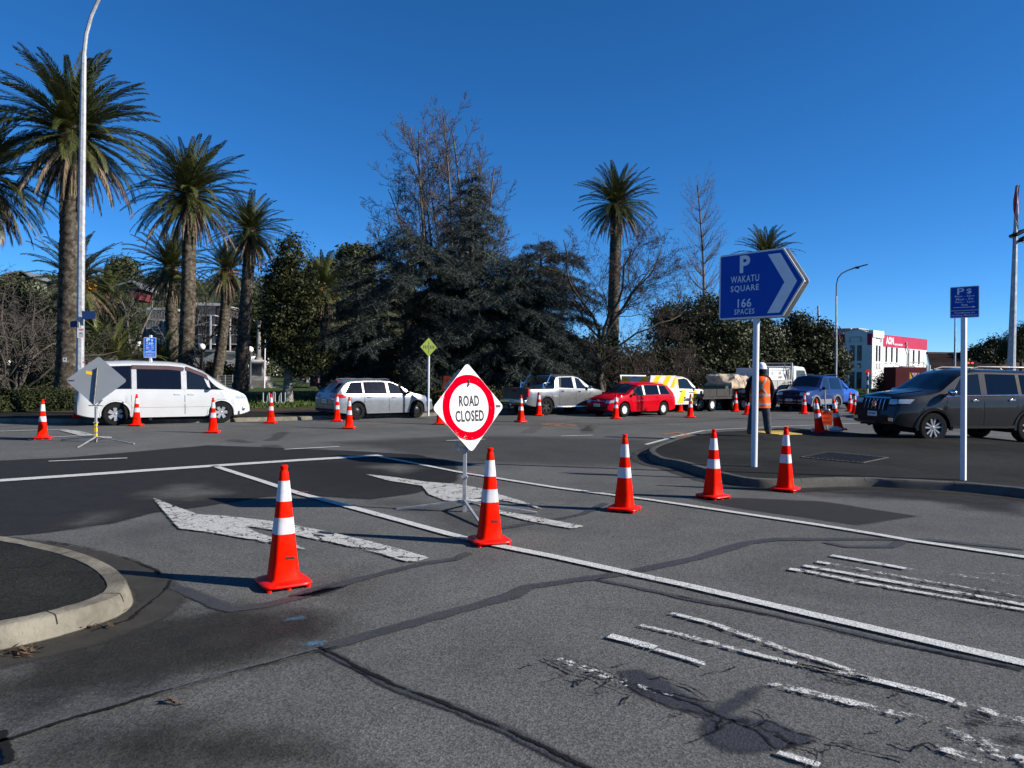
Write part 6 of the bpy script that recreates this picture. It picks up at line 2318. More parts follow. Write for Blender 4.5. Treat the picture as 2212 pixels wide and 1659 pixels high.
# ---- leafy trees
def leafy(name, label, base, lobes, mat, n_cl, per, leaf, cl_r=0.5, seed=1, trunk_r=0.16, group=None, bm=bark, trunk_h=None, lean=(0, 0), cat="tree", limbs=True, shell=(0.5, 1.0), aspect=0.5, flat=0.75):
    r = np.random.default_rng(seed)
    t = thing(name, label, cat, base, group=group)
    if limbs:
        segs = []
        L = np.array(lobes)
        zc = float((L[:, 2] - L[:, 5] * .6).min())
        th = trunk_h or max(0.4, zc)
        p = np.array([0, 0, 0.0])
        zt = float((L[:, 2] + L[:, 5] * .5).max())
        n = 9
        for i in range(n):
            q = np.array([lean[0] * (i + 1) / n, lean[1] * (i + 1) / n, zt * (i + 1) / n]) + r.normal(0, trunk_r * .12, 3) * np.array([1, 1, 0])
            segs.append((*p, *q, trunk_r * (1.25 if i == 0 else 1) * (1 - .85 * i / n), trunk_r * (1 - .85 * (i + 1) / n)))
            p = q
        for k in range(26):
            l_ = L[r.integers(len(L))]
            z0 = r.uniform(th * .8, zt * .8)
            a = np.array([lean[0] * z0 / zt, lean[1] * z0 / zt, z0])
            e = l_[:3] + r.normal(0, .5, 3) * l_[3:]
            m = (a + e) / 2 + r.normal(0, .15, 3)
            rd = trunk_r * r.uniform(.15, .4)
            segs += [(*a, *m, rd, rd * .7), (*m, *e, rd * .7, rd * .25)]
        V, F = seg_mesh(segs, 7)
        obj("trunk", np_mesh("trunk", V, F, bm, True), t)
    P, N = clumps(lobes, n_cl, per, cl_r, r, shell, flat)
    P[:, 2] = np.maximum(P[:, 2], 0.05)
    V, F = leaf_cloud(P, N, leaf, aspect, 0.8, r)
    obj("crown", np_mesh("crown", V, F, mat), t)
    return t


def lob(base, px, py, Y, rx, rz, ry=None):
    c = A(px, py, Y) - Vector(base)
    s_ = Y / FPX
    return (c.x, c.y, c.z, rx * s_, (ry or rx) * s_, rz * s_)


b = gp(621, 874, 34.6)
leafy("evergreen_tree", "narrow olive-green tree with a pale trunk on the lawn right of the memorial", b,
      [lob(b, 632, 560, 34.6, 32, 52), lob(b, 605, 620, 34.6, 38, 60), lob(b, 655, 650, 34.6, 44, 70), lob(b, 600, 700, 34.6, 34, 50), lob(b, 655, 770, 34.6, 55, 42), lob(b, 620, 700, 34.6, 46, 90)],
      ever_gold, 620, 44, 0.075, 0.42, 21, 0.24, bm=bark_pale, trunk_h=1.2)
b = gp(1520, 846, 52)
leafy("evergreen_tree", "rounded dark evergreen behind the flat-deck trailer's load", b,
      [lob(b, 1540, 700, 52, 85, 62), lob(b, 1470, 740, 52, 75, 70), lob(b, 1580, 765, 50, 70, 65), lob(b, 1510, 790, 50, 95, 55), lob(b, 1450, 690, 54, 50, 40)], ever_m, 760, 44, 0.11, 0.7, 22, 0.3)
b = gp(1645, 842, 60)
leafy("evergreen_tree", "dark evergreen showing on both sides of the white sign pole", b,
      [lob(b, 1640, 735, 60, 50, 55), lob(b, 1665, 780, 60, 45, 50), lob(b, 1600, 780, 60, 50, 50)], ever_m, 420, 42, 0.12, 0.7, 23, 0.25)
b = gp(1752, 842, 62)
leafy("evergreen_tree", "dense two-peaked evergreen in front of the white and magenta building", b,
      [lob(b, 1727, 710, 62, 34, 38), lob(b, 1775, 722, 62, 28, 34), lob(b, 1745, 765, 62, 74, 48), lob(b, 1700, 790, 62, 60, 40), lob(b, 1790, 790, 62, 46, 46)], ever_m, 640, 46, 0.13, 0.62, 24, 0.3)
b = gp(1400, 848, 50)
leafy("shrub", "shaded evergreen bush behind the red wagon", b, [lob(b, 1400, 800, 50, 100, 50), lob(b, 1340, 815, 48, 70, 40)], ever_m, 300, 40, 0.11, 0.7, 25, limbs=False, cat="shrub")
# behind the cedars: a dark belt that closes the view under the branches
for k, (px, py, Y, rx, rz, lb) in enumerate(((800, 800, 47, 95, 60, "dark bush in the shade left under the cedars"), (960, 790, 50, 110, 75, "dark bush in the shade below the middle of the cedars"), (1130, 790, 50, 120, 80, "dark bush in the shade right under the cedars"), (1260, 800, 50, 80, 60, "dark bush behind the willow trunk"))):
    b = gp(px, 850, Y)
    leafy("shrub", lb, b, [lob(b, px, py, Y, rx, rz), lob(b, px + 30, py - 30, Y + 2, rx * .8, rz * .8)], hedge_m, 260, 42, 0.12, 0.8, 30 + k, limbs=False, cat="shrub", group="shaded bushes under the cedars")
# left: belt of bushes and the clipped hedge
for k, (px, py, Y, rx, rz, m_, lb) in enumerate((
        (-20, 690, 42, 90, 95, shrub_m, "bushy mixed shrub at the far left behind the bare twigs"), (60, 730, 46, 90, 95, shrub_m, "grey-green tall shrub left of the biggest palm's trunk"),
        (110, 790, 44, 70, 60, hedge_m, "dark shrub at the foot of the biggest palm"), (30, 800, 50, 90, 50, shrub_m, "rounded green shrub behind the park bench"),
        (205, 740, 60, 70, 55, shrub_m, "bright green bush right of the lamp post"), (290, 800, 46, 80, 40, hedge_m, "dark bush behind the white van's roof"))):
    b = gp(px, 850, Y)
    leafy("shrub", lb, b, [lob(b, px, py, Y, rx, rz), lob(b, px + 25, py + 40, Y, rx * .9, rz * .7), lob(b, px - 30, py + 45, Y, rx * .8, rz * .7)], m_, 330, 42, 0.10, 0.65, 40 + k, limbs=False, cat="shrub")
for k, (px, py, Y, rx, rz, lb) in enumerate(((465, 815, 70, 42, 26, "dark low bush in front of the apartment block, between palm trunks"), (350, 790, 64, 40, 34, "dark bush covering the apartment block's left foot"), (560, 700, 70, 52, 70, "dark evergreen behind the war memorial's column"), (650, 720, 66, 60, 80, "dark evergreen behind the narrow olive tree"), (232, 660, 80, 60, 45, "dark tree crown low on the slope behind the distant small palm"))):
    b = gp(px, 845, Y)
    leafy("shrub", lb, b, [lob(b, px, py, Y, rx, rz), lob(b, px + rx * .5, py + rz * .6, Y, rx * .7, rz * .6)], hedge_m, 200, 40, 0.14, 0.8, 120 + k, limbs=False, cat="shrub")
for k in range(5):
    c = Vector(offset_line(FKs, 5.6 + .3 * (k % 2))[0])
    px = -70 + 52 * k
    Y = 24.5 + 0.5 * k
    b = gp(px, 890, Y)
    leafy("hedge_bush", f"low dark green hedge bush on the bark strip, {['far left', 'second from the left', 'third from the left', 'fourth from the left', 'nearest the white van'][k]} of its row", b,
          [lob(b, px, 868, Y, 40, 30, 36), lob(b, px + 18, 880, Y, 36, 20, 30), lob(b, px - 20, 878, Y, 34, 22, 30)], hedge_m, 220, 40, 0.045, 0.26, 50 + k, limbs=False, cat="hedge", group="hedge bushes at the left kerb")
# low hedge below the cedars
for k, px in enumerate((1010, 1060, 950)):
    b = gp(px, 872, 33)
    leafy("hedge_bush", f"low hedge bush in the shade under the cedars, {['behind the orange board', 'left of the silver ute', 'behind the crossing sign'][k]}", b, [lob(b, px, 868, 33, 45, 26, 30)], hedge_m, 150, 36, 0.06, 0.3, 60 + k, limbs=False, cat="hedge", group="hedge bushes under the cedars")

# ---- bare trees
b = gp(985, 850, 44)
s44 = 44 / FPX
top = A(960, 250, 44) - b
bare_tree("bare_tree", "tall leafless tree rising behind the dark cedars", b, twig_grey, twig_m, seed=3, split=1, maxl=3,
          stems=[((0.2 * k - 1.2, .3 * (k % 3) - .3, 2.0), (math.tan(a_), .08 * (k % 3 - 1), 1), L_, .085 + .02 * (k % 4)) for k, (a_, L_) in enumerate(((-.56, 8.6), (-.40, 10.8), (-.27, 12.4), (-.20, 13.6), (-.15, 14.2), (-.10, 14.4), (-.05, 14.0), (.0, 13.6), (.05, 13.0), (.10, 12.2), (.15, 11.4)))] + [((-.2, 0, 0), (0, 0, 1), 3.2, 0.36)],
          upb=0.05, wig=0.05, kids=(20, 11, 8), ang=(0.5, 1.05), ratio=(0.20, 0.37), start=0.26, segs=8, mins=0.012, krad=.45)
b = gp(1302, 872, 37)
bare_tree("bare_willow", "leafless willow with curling twigs between the cedars and the tall palm", b, bark, twig_dark, seed=5, split=1, maxl=4,
          stems=[((0, 0, 0), (-0.05, 0, 1), 3.4, 0.22), ((-.15, 0, 3.0), (-0.42, 0, 1), 5.8, 0.085), ((-.1, 0, 3.0), (0.02, .2, 1), 6.2, 0.09), ((0, 0, 3.1), (0.5, -.1, 1), 5.6, 0.08), ((0.05, 0, 2.6), (1.0, 0, 0.55), 5.0, 0.065), ((-.1, 0, 3.2), (-0.85, .2, 0.8), 4.4, 0.06), ((0, 0, 3.1), (.25, .2, 1), 5.8, 0.07)],
          upb=0.05, wig=0.20, kids=(11, 7, 5, 4), ang=(0.5, 1.1), ratio=(0.34, 0.56), start=0.2, segs=8, mins=0.007, droop=0.06, krad=.42)
b = gp(1522, 848, 56)
H = A(1522, 405, 56).z
bare_tree("bare_conifer", "slender leafless conifer with whitish stem left of the blue arrow sign", b, twig_grey, twig_grey, seed=7, split=1, maxl=2,
          stems=[((0, 0, 0), (0, 0, 1), H, 0.17)], upb=0.045, wig=0.02, kids=(150, 12, 4), ang=(0.7, 1.1), ratio=(0.13, 0.25), start=0.20, segs=16, mins=0.009, krad=.22)
for k, (px, Y, sd, lb) in enumerate(((1400, 40, 9, "low brown weeping thicket right of the willow trunk"), (1455, 43, 11, "brown weeping thicket behind the yellow and white truck"), (700, 44, 13, "pale twiggy bush behind the silver wagon's roof"), (30, 30, 15, "bare twiggy shrub at the left edge over the hedge"), (-30, 28, 17, "bare twiggy shrub cut by the left edge of the view"))):
    b = gp(px, 862, Y)
    bare_tree("bare_shrub", lb, b, twig_dark if k < 2 else twig_m, twig_dark if k < 2 else twig_m, seed=sd, split=1, maxl=3,
              stems=[((0, 0, 0.2), (math.cos(q * 1.3) * .9, math.sin(q * 1.3) * .5, 1.1), (3.6 if k < 3 else 4.6), 0.06) for q in range(7)],
              upb=0.02, wig=0.2, kids=(8, 6, 4), ang=(0.5, 1.2), ratio=(0.35, 0.6), start=0.25, segs=7, mins=0.008, droop=0.16)
bare_tree("bare_tree", "pale leafless tree leaning before the apartment block", gp(290, 850, 58), twig_grey, twig_grey, seed=19, split=1, maxl=3,
          stems=[((0, 0, 0), (-0.1, 0, 1), 3.5, 0.2), ((-.2, 0, 3), (-0.5, 0, 1), 5.5, 0.12), ((0, 0, 3), (0.4, 0, 1), 6.0, 0.12), ((0.6, 0, 1.5), (1, 0, 1), 6.5, 0.14)], upb=0.05, wig=0.14, kids=(7, 5, 4), ang=(0.5, 1.0), ratio=(0.35, 0.55), segs=7, mins=0.013)
bare_tree("bare_tree", "dark leafless tree in front of the apartment block, between two palm trunks", gp(432, 846, 62), twig_dark, twig_dark, seed=23, split=1, maxl=3,
          stems=[((0, 0, 0), (0.1, 0, 1), 3.2, 0.2), ((0.2, 0, 2.5), (-0.7, 0, 1), 5.0, 0.12), ((0.2, 0, 3), (0.6, 0, 1), 5.5, 0.12), ((0.1, 0, 2), (0.1, 0, 1), 6.5, 0.13)], upb=0.05, wig=0.16, kids=(8, 5, 4), ang=(0.5, 1.1), ratio=(0.35, 0.55), segs=7, mins=0.013)

# ---- far trees at the right
b = gp(2125, 812, 75)
leafy("evergreen_tree", "dark distant tree over the tiled roof left of the floodlight mast", b, [lob(b, 2120, 772, 75, 26, 26), lob(b, 2150, 760, 75, 20, 30), lob(b, 2098, 782, 75, 20, 14)], ever_m, 230, 40, 0.15, 0.7, 71, 0.2)
b = gp(2205, 812, 62)
leafy("evergreen_tree", "feathery tree cut by the right edge behind the floodlight mast", b, [lob(b, 2196, 745, 62, 26, 28), lob(b, 2218, 722, 62, 20, 26), lob(b, 2175, 760, 62, 18, 14)], shrub_m, 260, 36, 0.16, 0.6, 72, 0.2, aspect=0.15)
b = gp(2205, 818, 80)
leafy("shrub", "small dark bush low at the right edge", b, [lob(b, 2208, 783, 80, 20, 16)], ever_m, 90, 36, 0.16, 0.7, 73, limbs=False, cat="shrub")
for k, (px, py, Y, rx, rz) in enumerate(((1918, 838, 52, 24, 30), (1950, 835, 55, 18, 28), (1985, 832, 56, 10, 22))):
    b = gp(px, 858, Y)
    leafy("shrub", f"dark spiky bush against the white building's foot, {['largest', 'middle', 'smallest'][k]} of three", b, [lob(b, px, py - 8, Y, rx, rz)], ever_m, 90, 34, 0.12, 0.5, 76 + k, limbs=False, cat="shrub", aspect=0.2)

# ---- hill behind the park
hx = np.linspace(-260, 60, 65)
hy = np.linspace(78, 330, 52)


def hill_z(x, y):
    s_ = np.clip((y - 80 + 0.10 * x) / 130.0, 0, 1)
    base = 27 * (3 * s_ ** 2 - 2 * s_ ** 3)
    fall = np.clip((25 - x) / 70.0, 0, 1)
    return base * (3 * fall ** 2 - 2 * fall ** 3) + 1.2 * np.sin(x * .07) * np.cos(y * .05) * s_ - 0.2


XX, YY = np.meshgrid(hx, hy)
ZZ = hill_z(XX, YY)
idx = np.arange(XX.size).reshape(XX.shape)
F = np.stack([idx[:-1, :-1].ravel(), idx[:-1, 1:].ravel(), idx[1:, 1:].ravel(), idx[1:, :-1].ravel()], 1)
o = obj("hill", np_mesh("hill", np.stack([XX, YY, ZZ], -1).reshape(-1, 3), F, hill_m, True))
o['kind'] = 'structure'
r = np.random.default_rng(77)
nb = 1500
cx, cy = r.uniform(-200, 30, nb), 82 + 170 * r.random(nb) ** 1.3
cz = hill_z(cx, cy)
keep = cz > 0.6
cx, cy, cz = cx[keep], cy[keep], cz[keep]
sz = r.uniform(0.8, 2.2, len(cx)) * (0.8 + cy / 250)
k = np.repeat(np.arange(len(cx)), 70)
d = r.normal(0, 1, (len(k), 3))
d /= np.linalg.norm(d, axis=1, keepdims=True)
d[:, 2] = np.abs(d[:, 2])
P = np.stack([cx[k], cy[k], cz[k]], 1) + d * sz[k][:, None] * r.uniform(.6, 1, (len(k), 1))
V, F = leaf_cloud(P, d, 0.33, 0.6, 0.7, r)
o = obj("hillside_bush", np_mesh("hillside_bush", V, F, hill_m))
o['kind'] = 'stuff'
# pale blossom on the slope
pb = r.uniform(0, 1, (240, 2))
fx, fy = -46 + 22 * pb[:, 0], 88 + 26 * pb[:, 1]
P = np.stack([fx, fy, hill_z(fx, fy) + r.uniform(1.0, 2.6, 240)], 1)
V, F = leaf_cloud(P, r.normal(0, 1, P.shape), 0.11, 0.9, 1, r)
o = obj("blossom", np_mesh("blossom", V, F, M("blossom_white", (0.75, 0.72, 0.66), 0.7)))
o['kind'] = 'stuff'
for kk, (px, py, Y, rx, rz, lb) in enumerate(((268, 575, 150, 26, 16, "round dark tree on the hill's skyline right of the biggest palm"), (30, 640, 120, 60, 40, "olive tree on the hillside below the pale green house"), (770, 560, 120, 40, 30, "brownish round tree on the skyline left of the cedars"), (700, 585, 140, 40, 28, "dark tree on the skyline beside the small white house"))):
    p = A(px, py, Y)
    zb = max(0.0, float(hill_z(p.x, p.y)))
    b = Vector((p.x, p.y, zb))
    leafy("evergreen_tree", lb, b, [lob(b, px, py, Y, rx, rz), lob(b, px - rx * .3, py + rz * 1.2, Y, rx * .9, rz)], hill_m, 160, 44, 0.32, 1.3, 90 + kk, 0.3)

# ---- grass blades on the lawn's near part
r = np.random.default_rng(9)
n = 26000
u = r.uniform(0, 1, n)
li = (u * (len(l2) - 1)).astype(int)
A0 = np.array([(p.x, p.y) for p in l2])
base = A0[li] + (A0[np.minimum(li + 1, len(l2) - 1)] - A0[li]) * r.uniform(0, 1, (n, 1))
g = base + np.array([-0.62, 0.78]) * (r.uniform(0, 1, (n, 1)) ** 1.4 * 16)
P = np.column_stack([g, np.full(n, 0.17)])
ang = r.uniform(0, 6.28, n)
w = np.stack([np.cos(ang), np.sin(ang), 0 * ang], 1) * 0.05
h = np.stack([r.normal(0, .03, n), r.normal(0, .03, n), r.uniform(.05, .13, n)], 1)
V = np.stack([P - w, P + w, P + h], 1).reshape(-1, 3)
o = obj("grass", np_mesh("grass", V, np.arange(3 * n).reshape(n, 3), lawn))
o['kind'] = 'stuff'

# ------------------------------------------------------------------ buildings
wall_white = M("white_render", (0.58, 0.575, 0.56), 0.85, var=0.08, vs_=0.6, dirt=(0.48, 0.47, 0.45), dirt_amt=0.4, spec=0.2)
magenta = M("magenta_band", (0.36, 0.012, 0.055), 0.7, var=0.12, vs_=0.8, spec=0.2)
dark_glass = M("window_glass", (0.010, 0.012, 0.014), 0.08, spec=0.6, var=0.2)
grey_panel = M("grey_cladding_panel", (0.075, 0.078, 0.085), 0.7, var=0.15, vs_=0.8)
brick_dark = M("dark_brick", (0.050, 0.030, 0.025), 0.9, var=0.25, vs_=2)
win_frame = M("window_frame_grey", (0.20, 0.20, 0.20), 0.6)
slab_white = M("balcony_white", (0.34, 0.34, 0.33), 0.7, var=0.06)
tile_m = M("roof_tile", (0.060, 0.030, 0.020), 0.8, var=0.35, vs_=2.5, orand=0.3)
roof_grey = M("roof_steel", (0.16, 0.17, 0.17), 0.5, 0.2, var=0.1)
stone_m = M("memorial_stone", (0.20, 0.19, 0.16), 0.85, var=0.2, vs_=2, bump=0.3, dirt=(0.07, 0.07, 0.06), dirt_amt=0.5)
marble_m = M("memorial_marble", (0.42, 0.38, 0.35), 0.6, var=0.12, vs_=2)


class Wall:
    """A wall plane standing on a line; W.uz(px, py) finds where on it the photograph shows a point."""

    def __init__(s, p0, ud, z0=0.0):
        s.p0, s.ud, s.z0 = Vector((p0[0], p0[1], 0)), Vector((ud[0], ud[1], 0)).normalized(), z0
        s.n = Vector((s.ud.y, -s.ud.x, 0))
        if s.n.dot(Vector((0, 0, 0)) - s.p0) < 0: s.n = -s.n

    def uz(s, px, py):
        d = ray(px, py)
        # p0 + u*ud = t*d in plan
        det = s.ud.x * (-d.y) - (-d.x) * s.ud.y
        bx, by = -s.p0.x, -s.p0.y
        u = (bx * (-d.y) - (-d.x) * by) / det
        p = s.p0 + s.ud * u
        t = p.y / d.y
        return u, HC + d.z * t

    def P(s, u, z, off=0.0):
        return s.p0 + s.ud * u + s.n * off + Vector((0, 0, z))

    def rect(s, x0, y0, x1, y1):
        a, b = s.uz(x0, (y0 + y1) / 2), s.uz(x1, (y0 + y1) / 2)
        xm = (x0 + x1) / 2
        return (min(a[0], b[0]), s.uz(xm, y1)[1], max(a[0], b[0]), s.uz(xm, y0)[1])

    def face(s, name, mat, u0, u1, z0, z1, holes, parent, depth=0.18, off=0.0):
        us = sorted({u0, u1} | {h[0] for h in holes} | {h[2] for h in holes})
        zs = sorted({z0, z1} | {h[1] for h in holes} | {h[3] for h in holes})
        us, zs = [u for u in us if u0 <= u <= u1], [z for z in zs if z0 <= z <= z1]
        mb = MB()

        def quad(a, b, c, d): mb.add([a, b, c, d], [(0, 1, 2, 3)])
        for i in range(len(us) - 1):
            for j in range(len(zs) - 1):
                um, zm = (us[i] + us[i + 1]) / 2, (zs[j] + zs[j + 1]) / 2
                if any(h[0] < um < h[2] and h[1] < zm < h[3] for h in holes): continue
                quad(s.P(us[i], zs[j], off), s.P(us[i + 1], zs[j], off), s.P(us[i + 1], zs[j + 1], off), s.P(us[i], zs[j + 1], off))
        for (a, b, c, d) in holes:
            for p, q in (((a, b), (a, d)), ((c, b), (c, d)), ((a, b), (c, b)), ((a, d), (c, d))):
                quad(s.P(*p, off), s.P(*q, off), s.P(*q, off - depth), s.P(*p, off - depth))
        return mb.build(name, mat, parent, None)

    def window(s, h, parent, depth=0.15, off=0.0, bars=1, fm=None, gm_=None, fw=0.05, mid=False):
        u0, z0, u1, z1 = h
        mb = MB()
        for a, b in (((u0, z0), (u1, z0)), ((u0, z1), (u1, z1)), ((u0, z0), (u0, z1)), ((u1, z0), (u1, z1))):
            mb.bar(s.P(*a, off - depth + .03), s.P(*b, off - depth + .03), fw, fw, s.n)
        for k in range(1, bars):
            u = u0 + (u1 - u0) * k / bars
            mb.bar(s.P(u, z0, off - depth + .03), s.P(u, z1, off - depth + .03), fw, fw, s.n)
        if mid: mb.bar(s.P(u0, (z0 + z1) / 2, off - depth + .03), s.P(u1, (z0 + z1) / 2, off - depth + .03), fw, fw, s.n)
        w = mb.build("window", fm or win_frame, parent, None)
        mb = MB()
        mb.add([s.P(u0, z0, off - depth), s.P(u1, z0, off - depth), s.P(u1, z1, off - depth), s.P(u0, z1, off - depth)], [(0, 1, 2, 3)])
        mb.build("pane", gm_ or dark_glass, w, None)
        return w

    def slab(s, name, mat, u0, u1, z0, z1, o0, o1, parent):
        mb = MB()
        V = [s.P(u, z, o) for o in (o0, o1) for u, z in ((u0, z0), (u1, z0), (u1, z1), (u0, z1))]
        mb.add(V, [(0, 1, 2, 3), (7, 6, 5, 4), (0, 4, 5, 1), (1, 5, 6, 2), (2, 6, 7, 3), (3, 7, 4, 0)])
        return mb.build(name, mat, parent, None)


q6 = lambda x, y: ((x / 6.9125 + 1920) * 0.864, (y / 6.9125 + 740) * 0.864)
q8 = lambda x, y: ((x / 2.962 + 2060) * 0.864, (y / 2.962 + 440) * 0.864)


def R6(Wl, x0, y0, x1, y1): return Wl.rect(*q6(x0, y0), *q6(x1, y1))
def R8(Wl, x0, y0, x1, y1): return Wl.rect(*q8(x0, y0), *q8(x1, y1))


off_ = thing("office_building", "white two-storey building with a magenta band and white lettering along its sunlit side", "building")
c0 = (43.7, 90.0)
WR, WLf = Wall(c0, (0.735, 0.676)), Wall(c0, (-0.676, 0.735))
uend = WR.uz(*q8(760, 1300))[0]
htop = WR.uz(*q8(440, 1178))[1]
hole = [R8(WR, x, y0, x + 14, y1) for x, y0, y1 in ((455, 1265, 1378), (496, 1270, 1380), (533, 1274, 1383), (619, 1284, 1390), (657, 1288, 1392), (697, 1292, 1396))]
bay = [R8(WR, 384, 1254, 398, 1374), R8(WR, 405, 1258, 419, 1374)]
WR.face("wall", wall_white, 0, uend, 0, htop, hole + bay, off_)
for h in hole + bay: WR.window(h, off_)
ub = WR.uz(*q8(440, 1220))[0]
zb0 = WR.uz(*q8(440, 1262))[1]
WR.slab("band", magenta, ub, uend + .03, zb0, htop + 0.05, 0.003, 0.06, off_)
zp = WR.uz(*q8(400, 1146))[1]
WR.slab("parapet", wall_white, 0.02, ub - 0.02, htop - 0.4, zp, -0.5, 0.09, off_)
for h in hole:
    WR.slab("sill", wall_white, h[0] - .15, h[2] + .15, h[1] - .16, h[1] - .05, 0.002, 0.10, off_)
for x in (386, 406):
    h = R8(WR, x, 1388, x + 12, 1428)
    WR.slab("square_panel", win_frame, *[h[0], h[2], h[1], h[3]], 0.002, 0.03, off_)
    WR.slab("square_panel", wall_white, h[0] + .12, h[2] - .12, h[1] + .15, h[3] - .15, 0.032, 0.05, off_)
for (a, b, c, d) in ((388, 1198, 420, 1203), (416, 1203, 420, 1232)):
    h = R8(WR, a, b, c, d)
    WR.slab("moulding", win_frame, h[0], h[2], h[1], h[3], 0.092, 0.14, off_)
h = R8(WR, 455, 1192, 512, 1248)
lettering("AON", sign_print, off_, plane_M(WR.P((h[0] + h[2]) / 2, (h[1] + h[3]) / 2, 0.09), WR.n), h[3] - h[1], h[2] - h[0], bold=0.04)
h = R8(WR, 517, 1243, 578, 1257)
lettering("INSURANCE BROKERS", sign_print, off_, plane_M(WR.P((h[0] + h[2]) / 2, (h[1] + h[3]) / 2, 0.09), WR.n), h[3] - h[1], h[2] - h[0], bold=0.03)
mb = MB()
u1_, z1_ = WR.uz(*q8(600, 1240))
mb.box(WR.P(u1_, z1_, 0.2), (0.18, 0.18, 0.3))
mb.tube([WR.P(u1_, z1_ - .3, .2), WR.P(u1_ + .9, z1_ - 1.3, .2), WR.P(u1_ + .9, 2.6, .2)], 0.09, 8)
mb.build("downpipe", wall_white, off_)
mb = MB()
a = [WR.uz(*q8(x, y)) for x, y in ((555, 1412), (572, 1380), (682, 1380), (700, 1400))]
mb.tube([WR.P(u, z, 0.9) for u, z in a], 0.05, 6)
for u, z in a[1:3]: mb.tube([WR.P(u, z, .9), WR.P(u, z - 1.2, .9)], 0.04, 6)
mb.build("handrail", win_frame, off_)
# shaded side
uL = WLf.uz(*q6(1200, 900))[0]
hl = [R6(WLf, 1418, 852, 1502, 1122), R6(WLf, 1538, 852, 1624, 1122), R6(WLf, 1408, 1312, 1496, 1600), R6(WLf, 1526, 1312, 1618, 1610)]
hw = R6(WLf, 1180, 1400, 1222, 1530)
WLf.face("wall", wall_white, 0, 14.0, 0, htop - 0.2, hl + [hw], off_)
for h in hl: WLf.window(h, off_, mid=False)
for h in hl[2:]: WLf.slab("blind", grey_panel, h[0] + .06, h[2] - .06, h[3] - .9, h[3] - .02, -0.14, -0.10, off_)
WLf.window(hw, off_)
for x in (1425, 1545):
    h = R6(WLf, x, 1158, x + 66, 1242)
    WLf.slab("square_panel", win_frame, h[0], h[2], h[1], h[3], 0.002, 0.03, off_)
    WLf.slab("square_panel", wall_white, h[0] + .22, h[2] - .22, h[1] + .25, h[3] - .25, 0.032, 0.05, off_)
zl_, zr_ = R6(WLf, 1340, 600, 1720, 700), R6(WLf, 1720, 650, 1790, 845)
# arched parapet of the bay
mb = MB()
n_ = 16
V = []
for o in (-0.45, 0.10):
    V += [WLf.P(zl_[0] + (zl_[2] - zl_[0]) * k / n_, zl_[3] - 0.25 + 0.35 * math.sin(math.pi * k / n_) ** .6, o) for k in range(n_ + 1)]
    V += [WLf.P(zl_[2], htop - .8, o), WLf.P(zl_[0], htop - .8, o)]
k_ = n_ + 3
mb.add(V, [tuple(range(k_)), tuple(reversed(range(k_, 2 * k_)))] + [(i, (i + 1) % k_, k_ + (i + 1) % k_, k_ + i) for i in range(k_)])
mb.build("parapet", wall_white, off_, None)
for (a, b, c, d) in ((1420, 706, 1622, 716), (1420, 716, 1430, 800), (1612, 716, 1622, 800)):
    h = R6(WLf, a, b, c, d)
    WLf.slab("moulding", win_frame, h[0], h[2], h[1], h[3], 0.102, 0.15, off_)
h = R6(WLf, 1728, 650, 1786, 845)
WLf.slab("band", magenta, 0.02, zl_[0] - .03, h[1], h[3], 0.004, 0.07, off_)
h = R6(WLf, 1100, 668, 1334, 850)
WLf.slab("band", magenta, zl_[2] + .03, 14.0, h[1], h[3], 0.004, 0.07, off_)
for u, z in ((WLf.uz(*q6(1315, 1250))),):
    mb = MB()
    mb.tube([WLf.P(u, z, 0), WLf.P(u, z + .1, .35)], 0.05, 6)
    mb.box(WLf.P(u, z, .45), (0.5, 0.3, 0.22))
    mb.build("floodlight", trim_black, off_)
# roof, plant and the wing behind
mb = MB()
cs_ = [WR.P(0, 0, -.3), WR.P(uend, 0, -.3), WR.P(uend, 0, -14), WLf.P(14, 0, -.3)]
mb.add([Vector((p.x, p.y, htop - .6)) for p in cs_], [(0, 1, 2, 3)])
mb.add([WR.P(uend, 0, 0), WR.P(uend, 0, -13), WR.P(uend, htop, -13), WR.P(uend, htop, 0)], [(0, 1, 2, 3)])
mb.build("roof", roof_grey, off_, None)
for (x0, y0, x1, y1, dp) in ((1170, 562, 1420, 640, 4.5), (1430, 558, 1560, 610, 5.0)):
    W2 = Wall(WLf.P(0, 0, -dp), WLf.ud)
    h = R6(W2, x0, y0, x1, y1)
    W2.slab("roof_monitor", roof_grey, h[0], h[2], htop - .5, h[3] - .2, -2.5, 0, off_)
    W2.slab("roof_sheet", slab_white, h[0] - .2, h[2] + .2, h[3] - .15, h[3], -2.8, 0.3, off_)
W2 = Wall(WR.P(0, 0, -2.0), WR.ud)
for x0, x1 in ((325, 338), (341, 352)):
    h = R8(W2, x0, 1140, x1, 1175)
    W2.slab("roof_vent", roof_grey, h[0], h[2], htop - .5, h[3], -.6, 0, off_)
wing = Wall(WLf.P(12.2, 0, 0.0), WLf.ud)
h = R6(wing, 60, 505, 400, 760)
wing.slab("wing", wall_white, 1.9, 11.5, 0, h[3], -6, -0.2, off_)

